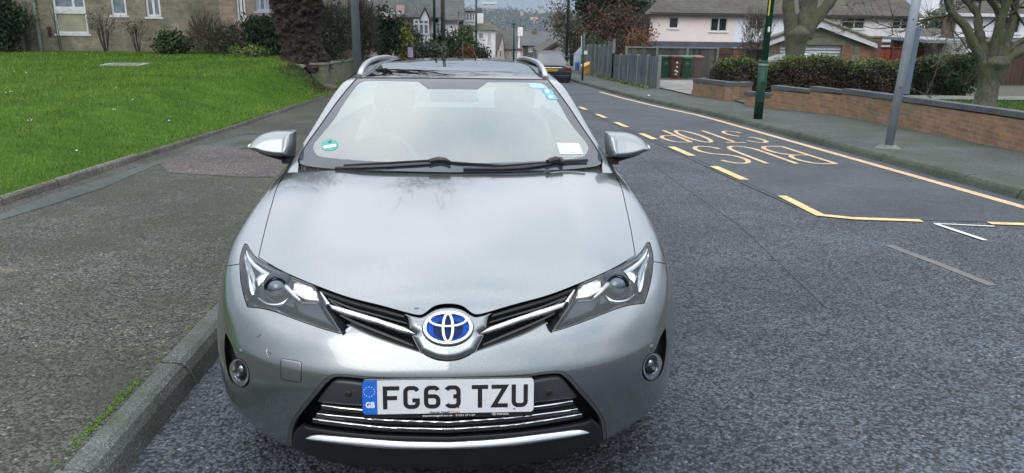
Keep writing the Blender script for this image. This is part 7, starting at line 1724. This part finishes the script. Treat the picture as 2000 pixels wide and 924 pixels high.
# ------------------------------------------------------------------ the houses down the street and the wooded hill
def hill_Y(px, py):
    best = 1150.0
    for Y in range(560, 1200, 8):
        q = atY(px, py, Y)
        if q[2] < float(ground_h(q[0], Y))+3: best = Y; break
    return float(best)
def far_houses():
    WR = brick('far_white_render', ((.85, .84, .86), (.84, .83, .85)), (.84, .83, .85), bw=3, bh=2, dirt=(.38, .38, .38), dirt_amt=.3, ms=.001); PK = brick('far_pink_render', ((.52, .43, .40), (.50, .42, .39)), (.50, .42, .39), bw=3, bh=2, dirt=(.33, .29, .27), dirt_amt=.3, ms=.001)
    BK = brick('far_dark_brick', ((.13, .11, .085), (.10, .09, .07)), (.1, .09, .08)); OR = plain('chimney_pot', (.40, .13, .06), .8)
    def chimney(rt, px0, py0, px1, py1, Y, mat, pots=2):
        a, b, c_, d = wrect(px0, py0, px1, py1, Y); m_ = part(MB().box(a, b, Y, Y+.7, c_, d), 'chimney', mat, rt)
        for i in range(pots): x = a+(b-a)*(i+.5)/pots; part(MB().tube([(x, Y+.3, d), (x, Y+.3, d+.45)], [.13, .10], 8), 'chimney_pot', OR, rt, sub=m_)
    # A: big dark hipped roof with the two white bays
    Y = 52; za = atY(800, 36, Y)[2]; x0, x1 = atY(715, 40, Y)[0], atY(842, 40, Y)[0]; g = road_z(50)-2
    rt = empty('bay_house', (x0, Y, g), (0, 0, 0), 'nearest house down the street with a broad dark roof and a white gabled bay window', 'house')
    part(MB().box(x0, x1, Y+1.0, Y+9, g, za), 'wall', PK, rt); mb = MB(); roof_hip(mb, x0, x1, Y+.9, Y+9, za, 4.0, .5); part(mb, 'roof', T_GREY, rt)
    def bay(rt, p0, p1, ptop, pbot, Y, apex):
        a, b, c_, d = wrect(p0, ptop, p1, pbot, Y); part(MB().box(a, b, Y+.06, Y+1.2, g, c_-.002), 'bay_base', WR, rt); window(rt, a, b, c_, d, Y, mull=(.33, .66), trans=(.7,), fw=.09, glass=CURT, sill=False, name='bay_window'); part(MB().box(a+.05, b-.05, Y+.10, Y+1.2, c_, d), 'bay_side', UPVC, rt)
        zt_ = atY((p0+p1)/2, apex, Y)[2]; xm = (a*.35+b*.65); part(MB().prism([(a+(b-a)*.45, Y-.02, d+.002), (b+.02, Y-.02, d+.002), (xm+.1, Y-.02, zt_)], (0, 0, 0), (0, 3, 0)), 'gable', WR, rt)
        sh = MB(); 
        for (xa, xb) in ((a+(b-a)*.38, xm+.1), (b+.15, xm+.1)): sh.prism([(xa, Y-.12, d-.08), (xb, Y-.12, zt_+.08), (xb, Y-.12, zt_+.22), (xa, Y-.12, d+.06)], (0, 0, 0), (0, 3.2, 0))
        part(sh, 'gable_roof', T_GREY, rt)
    bay(rt, 808, 838, 38, 68, Y, 19); chimney(rt, 774, 10, 789, 28, Y+.6, PK, 0)
    Y = 60; x0, x1 = atY(836, 40, Y)[0], atY(868, 40, Y)[0]; za = atY(850, 38, Y)[2]
    rt = empty('bay_house', (x0, Y, g), (0, 0, 0), 'second bay windowed white house, half hidden by the wooden pole', 'house'); part(MB().box(x0, x1+1.0, Y+1, Y+8, g, za), 'wall', WR, rt); mb = MB(); roof_gable(mb, x0-.3, x1+1.3, Y+.8, Y+8, za, 2.6, .2); part(mb, 'roof', T_GREY, rt); bay(rt, 846, 866, 44, 68, Y, 30)
    # B: brown roofed house with orange pots, dormer and the tall white front
    Y = 66; x0, x1 = atY(866, 40, Y)[0], atY(968, 40, Y)[0]; za = atY(930, 58, Y)[2]; zr = atY(880, 17, Y+4)[2]; g2 = -9
    rt = empty('dormer_house', (x0, Y, g2), (0, 0, 0), 'house with a white dormer, orange chimney pots and a tall white end wall', 'house')
    xw = atY(924, 80, Y)[0]; holes = [wrect(935, 64, 944, 76, Y), wrect(953, 64, 959, 84, Y), wrect(950, 102, 959, 112, Y)]
    part(MB().box(x0, xw, Y, Y+8, g2, za), 'brick_wall', BK, rt); mb = MB(); wall_with_holes(mb, xw+.002, x1, g2, za, Y, .25, [tuple(h) for h in holes]); part(mb, 'white_wall', WR, rt); part(MB().box(xw+.002, x1, Y+.26, Y+8, g2, za), 'rear_body', WR, rt)
    for h in holes: window(rt, *h, Y+.06, mull=(.5,), glass=DARKW, fw=.07)
    mb = MB(); mb.add([(x0-.5, Y-.3, za), (x1+.4, Y-.3, za), (x1-2.6, Y+4, zr), (x0+.3, Y+4, zr), (x0-.5, Y+8.3, za), (x1+.4, Y+8.3, za)], [(0, 1, 2, 3), (3, 2, 5, 4), (0, 3, 4), (1, 5, 2)]); part(mb, 'roof', tiles('olive_roof_tiles', (.085, .080, .055), (.11, .10, .07)), rt)
    a, b, c_, d = wrect(905, 24, 928, 42, Y+.6); part(MB().box(a, b, Y+.62, Y+4, c_-.4, d), 'dormer', UPVC, rt); window(rt, a, b, c_, d, Y+.55, mull=(.25, .5, .75), fw=.10, glass=CURT, sill=False, name='dormer_window'); part(MB().box(a-.1, b+.1, Y+.4, Y+4, d+.002, d+.12), 'dormer_roof', T_DK, rt)
    a, b, c_, d = wrect(931, 27, 944, 46, Y+1); part(MB().box(a, b, Y+1, Y+2.5, c_-.4, d), 'stair_dormer', WR, rt)
    chimney(rt, 868, 9, 880, 20, Y+3.6, BK, 3); chimney(rt, 890, 9, 904, 22, Y+3.6, BK, 3); chimney(rt, 930, 15, 941, 28, Y+3.6, BK, 0)
    # C: gabled pinkish cottages
    for (p0, p1, pe, pr, Y, gx, nm, lbl) in ((969, 986, 112, 70, 78, 1, 'gabled_cottage', 'pale pink cottage with a steep narrow gable next to the tall white wall'), (986, 1022, 97, 60, 84, 0, 'gabled_cottage', 'pinkish white cottage with a dark roof and one white gable end')):
        x0, x1 = atY(p0, 90, Y)[0], atY(p1, 90, Y)[0]; ze = atY((p0+p1)/2, pe if gx else 96, Y)[2]; zr = atY((p0+p1)/2, pr, Y)[2]; rt = empty(nm, (x0, Y, -12), (0, 0, 0), lbl, 'cottage')
        part(MB().box(x0, x1, Y, Y+8, -12, ze), 'wall', PK, rt)
        if gx:
            xm = x0+(x1-x0)*.75; part(MB().prism([(x0, Y+.0, ze+.002), (x1, Y+.0, ze+.002), (xm, Y, zr)], (0, 0, 0), (0, .3, 0)), 'gable', PK, rt); mb = MB(); mb.add([(x1+.1, Y-.1, ze-.2), (xm, Y-.1, zr+.1), (xm, Y+8, zr+.1), (x1+.1, Y+8, ze-.2), (x0-.1, Y-.1, ze), (x0-.1, Y+8, ze)], [(0, 3, 2, 1), (4, 1, 2, 5)]); part(mb, 'roof', T_BROWN, rt)
            w = wrect(975, 97, 980, 112, Y); window(rt, *w, Y-.05, fw=.06, sill=False)
        else:
            mb = MB(); mb.add([(x0-.8, Y-.3, ze), (x1, Y-.3, ze), (x1-.7, Y+4, zr), (x0-2.6, Y+4, zr)], [(0, 1, 2, 3)]); part(mb, 'roof', T_DK, rt); part(MB().prism([(x1-1.3, Y-.05, -12), (x1+.25, Y-.05, -12), (x1-.45, Y-.05, zr-.3)], (0, 0, 0), (0, .3, 0)), 'gable', WR, rt)
            for k in range(3): w = wrect(990+k*8, 100, 994+k*8, 113, Y); window(rt, *w, Y-.05, fw=.06, sill=False)
            chimney(rt, 1012, 54, 1021, 70, Y+4, WR, 0)
    # D: dark brick house across the bottom
    Y = 90; x0, x1 = atY(1022, 90, Y)[0], atY(1086, 90, Y)[0]; ze = atY(1050, 89, Y)[2]; zr = atY(1050, 61, Y+4)[2]; rt = empty('dark_brick_house', (x0, Y, -13), (0, 0, 0), 'dark brick house with a grey slate roof crossing the bottom of the street', 'house')
    hs = [wrect(1032, 91, 1041, 101, Y), wrect(1047, 92, 1058, 103, Y)]; mb = MB(); wall_with_holes(mb, x0, x1, -13, ze, Y, .3, [tuple(h) for h in hs]); part(mb, 'wall', BK, rt); part(MB().box(x0, x1, Y+.31, Y+8, -13, ze), 'rear_body', BK, rt)
    for h in hs: window(rt, *h, Y+.06, mull=(.5,), trans=(.5,), fw=.09, glass=CURT)
    mb = MB(); mb.add([(x0-.6, Y-.4, ze), (x1+.5, Y-.4, ze), (x1+.5, Y+4, zr), (x0-.6, Y+4, zr), (x0-.6, Y+8.4, ze), (x1+.5, Y+8.4, ze)], [(0, 1, 2, 3), (3, 2, 5, 4), (0, 3, 4), (1, 5, 2)]); part(mb, 'roof', tiles('slate', (.075, .08, .088), (.095, .10, .11)), rt); chimney(rt, 1040, 60, 1048, 72, Y+3, BK, 0)
    Y = 70; P = [atY(1052, 122, Y), atY(1052, 106, Y), atY(1087, 85, Y), atY(1109, 104, Y), atY(1109, 122, Y)]; rt = empty('brown_gabled_garage', tuple(P[0]), (0, 0, 0), 'brown gabled garage with a white panel above the parked dark saloon', 'garage'); part(MB().prism(P, (0, 0, 0), (0, 6, 0)), 'wall', brick('garage_brown', ((.13, .10, .07), (.10, .08, .06)), (.1, .09, .08)), rt)
    for a, b in ((P[1], P[2]), (P[3], P[2])): d = np.array([0, 0, .22]); part(MB().prism([a+d*-.2, b+d*-.2, b+d, a+d], (0, -.25, 0), (0, 6.5, 0)), 'roof_slope', T_BROWN, rt)
    q = wrect(1070, 101, 1088, 109, Y); part(MB().box(q[0], q[1], Y-.04, Y-.002, q[2], q[3]), 'white_panel', UPVC, rt)
    Y = 66; P = [atY(1087, 122, Y), atY(1087, 109, Y), atY(1099, 99, Y), atY(1108, 108, Y), atY(1108, 122, Y)]; rt = empty('pale_blue_shed', tuple(P[0]), (0, 0, 0), 'small pale blue gabled shed just behind the parked dark saloon', 'shed'); part(MB().prism(P, (0, 0, 0), (0, 3, 0)), 'wall', plain('pale_blue_wall', (.36, .42, .50), .7), rt)
    for a, b in ((P[1], P[2]), (P[3], P[2])): d = np.array([0, 0, .16]); part(MB().prism([a, b, b+d, a+d], (0, -.15, 0), (0, 3.3, 0)), 'roof_slope', T_DK, rt)
    q = wrect(1091, 109, 1096, 117, Y); part(MB().box(q[0], q[1], Y-.03, Y-.002, q[2], q[3]), 'window', DARKW, rt)
    # houses on the far hillside
    HW = plain('hill_pale_wall', (.38, .39, .40), .8)
    for i, (px, py, w, h, Y, wm, rm, lbl) in enumerate(((1044, 41, 15, 5, 430, plain('hill_white', (.40, .41, .42), .8), plain('hill_orange_roof', (.40, .17, .09), .8), 'white house with an orange roof on the far hillside above the slate roof'),
                                       (1062, 39, 11, 5, 440, HW, T_GREY, 'white house with a grey roof on the hillside beside the orange roofed one'), (955, 9, 30, 3, 620, HW, plain('long_grey_roof', (.25, .27, .29), .7), 'long pale building on the skyline above the dormer house'),
                                       (851, 15, 16, 4, 500, HW, T_GREY, 'low white building on the hillside between the thin green post and the wooden pole'), (1057, 18, 10, 4, 560, HW, T_GREY, 'small pale house high on the far hillside near the tall dark lamp post'),
                                       (1020, 24, 6, 5, 520, HW, T_BROWN, 'tiny white house among the hillside trees left of the orange roof'), (1070, 54, 20, 4, 400, plain('hill_grey_wall', (.30, .32, .33), .8), T_GREY, 'long grey roofed house low on the hillside above the brown garage'))):
        Y = hill_Y(px, py+h*.7); a, b, c_, d = wrect(px-w/2, py-h/2, px+w/2, py+h/2, Y); rt = empty('hillside_house', (a, Y, c_), (0, 0, 0), lbl, 'house'); part(MB().box(a, b, Y, Y+8, c_-4, d-.0), 'wall', wm, rt); mb = MB(); roof_hip(mb, a, b, Y, Y+8, d, 2.6, .5, .2) if i % 2 else roof_gable(mb, a, b, Y, Y+8, d, 2.6, .5, .3); part(mb, 'roof', rm, rt)
        window(rt, a+(b-a)*.2, a+(b-a)*.38, c_+.3, c_+1.5, Y-.05, fw=.12, glass=DARKW, sill=False); window(rt, a+(b-a)*.62, a+(b-a)*.8, c_+.3, c_+1.5, Y-.05, fw=.12, glass=DARKW, sill=False)
far_houses()

def far_trees():
    rng = np.random.default_rng(77); V = []; W2 = []
    def clump(x, y, z, h, r, n, s, dst): dst.append(leaves((x, y, z+h*.5), (r, r, h*.5), n, s, rng, .3, .3, seed=rng.uniform(0, 9)))
    for i in range(3400):
        y = rng.uniform(480, 1330); x = rng.uniform(-.22, .30)*y; z = float(ground_h(x, y)); h = rng.uniform(5, 13); clump(x, y, z-2, h, h*rng.uniform(.45, .8), 26, 1.5*y/500, V if rng.random() < .5 else W2)
    # nearer belt behind the houses
    for i in range(150):
        y = rng.uniform(105, 190); x = rng.uniform(-.12, .42)*y
        if x/y < .145: continue
        z = float(ground_h(x, y)); h = rng.uniform(8, 13); clump(x, y, z, h, h*.36, 190, .55, V if rng.random() < .35 else W2)
    a = fast_mesh('hillside_wood', np.concatenate(V), None, leafy('far_green', [(.010, .020, .010), (.022, .040, .018), (.045, .065, .032)])); a['kind'] = 'stuff'
    b = fast_mesh('bare_woodland', np.concatenate(W2), None, leafy('far_bare', [(.045, .048, .036), (.08, .08, .06), (.11, .105, .085)])); b['kind'] = 'stuff'
far_trees()

def mid_trees():
    def tree(name, lbl, px, pyb, Y, trunk, crowns, n, s, mats, sd, bk=B_THIN):
        b = atY(px, pyb, Y); b[2] = min(b[2], road_z(min(Y, 60))+.1); k = mpp(Y); rng = np.random.default_rng(sd); rt = empty(name, tuple(b), (0, 0, 0), lbl, 'tree'); mb = MB(); top = atY(trunk[0], trunk[1], Y)
        m_ = (b+top)/2+np.array([.02*Y*k, 0, 0]); mb.tube([b, m_, top], [trunk[2]*k*1.15, trunk[2]*k, trunk[2]*k*.7], 12); tips = []
        for (cx, cy, rx, ry) in crowns:
            c_ = atY(cx, cy, Y); q = b+(top-b)*rng.uniform(.6, 1); d = c_-q; L = np.linalg.norm(d); limb(mb, q, d/max(L, .1), max(L, 1.0), trunk[2]*k*.35, 2, rng, .6, tips, seg=4)
        part(mb, 'trunk', bk, rt, True)
        Vs = [leaves(atY(cx, cy, Y), (rx*k, rx*k*.8, ry*k), n, s, rng, .25, .35, seed=i+sd) for i, (cx, cy, rx, ry) in enumerate(crowns)]
        attach(fast_mesh('crown', np.concatenate(Vs), None, mats), rt)
    tree('pine_tree', 'tall pine with a straight pale trunk and dark crown behind the grey fence', 1188, 150, 50, (1163, -60, 9.5), [(1160, 18, 24, 34), (1210, 10, 34, 26), (1232, -8, 22, 20), (1200, 40, 30, 12), (1145, -10, 18, 30), (1180, -30, 50, 30)], 1500, .26, L_DARK, 71, B_PINE)
    bush('copper_shrub', 'large red brown shrub behind the grey fence around the pine trunk', 'shrub', atY(1206, 128, 47), (1.75, 1.3, 1.9), 5200, .14, [L_RED, L_HEDGE], 72)
    bush('copper_shrub', 'darker red brown shrub left of the pine trunk', 'shrub', atY(1160, 132, 48), (1.0, .9, 1.7), 3000, .14, [L_RED, L_DARK], 73)
    tree('bare_tree', 'bare olive grey tree filling the gap between the tall dark lamp post and the pine', 1118, 130, 75, (1112, 20, 4), [(1118, 60, 26, 40), (1095, 40, 22, 34), (1135, 85, 18, 28)], 1500, .22, L_TWIG, 74)
    tree('bare_tree', 'bare grey green tree between the pine and the cream house', 1248, 120, 62, (1245, 10, 4), [(1248, 52, 22, 36), (1262, 20, 18, 20), (1235, 80, 18, 22)], 1400, .20, L_GREY, 75)
    tree('bare_tree', 'bare tree behind the gap between the terrace and the right hand white house', 1822, 80, 80, (1825, 20, 4), [(1822, 48, 26, 26), (1845, 40, 22, 20)], 1300, .24, L_GREY, 76)
    tree('garden_tree', 'dark conical tree behind the first dark roof', 742, 60, 75, (742, 0, 3), [(748, 10, 18, 14), (770, -2, 10, 14)], 1400, .25, L_DARK, 77)
    bush('leafy_bush', 'dense green bush filling the end of the grey fence behind the grit bin', 'bush', atY(1165, 135, 46), (.9, .8, .95), 2200, .12, L_MID, 78)
    bush('leafy_bush', 'orange and green bush behind the tall brown fence left of the cream house', 'bush', atY(1247, 112, 44), (.9, .6, .8), 1600, .11, L_RUST, 79)
mid_trees()
# ------------------------------------------------------------------ the damp air between here and the hill
def haze():
    mb = MB(); mb.box(-1100, 1400, -45, 1750, -420, 45); o = mb.build('haze', None); o.data.materials.clear()
    mt = bpy.data.materials.new('haze_air'); mt.use_nodes = True; nt = mt.node_tree; nt.nodes.clear(); ou = nt.nodes.new('ShaderNodeOutputMaterial'); v = nt.nodes.new('ShaderNodeVolumePrincipled')
    v.inputs['Color'].default_value = (.72, .82, .95, 1); v.inputs['Density'].default_value = .00022; v.inputs['Anisotropy'].default_value = .2
    nt.links.new(v.outputs[0], ou.inputs['Volume']); o.data.materials.append(mt); o['kind'] = 'stuff'
haze()
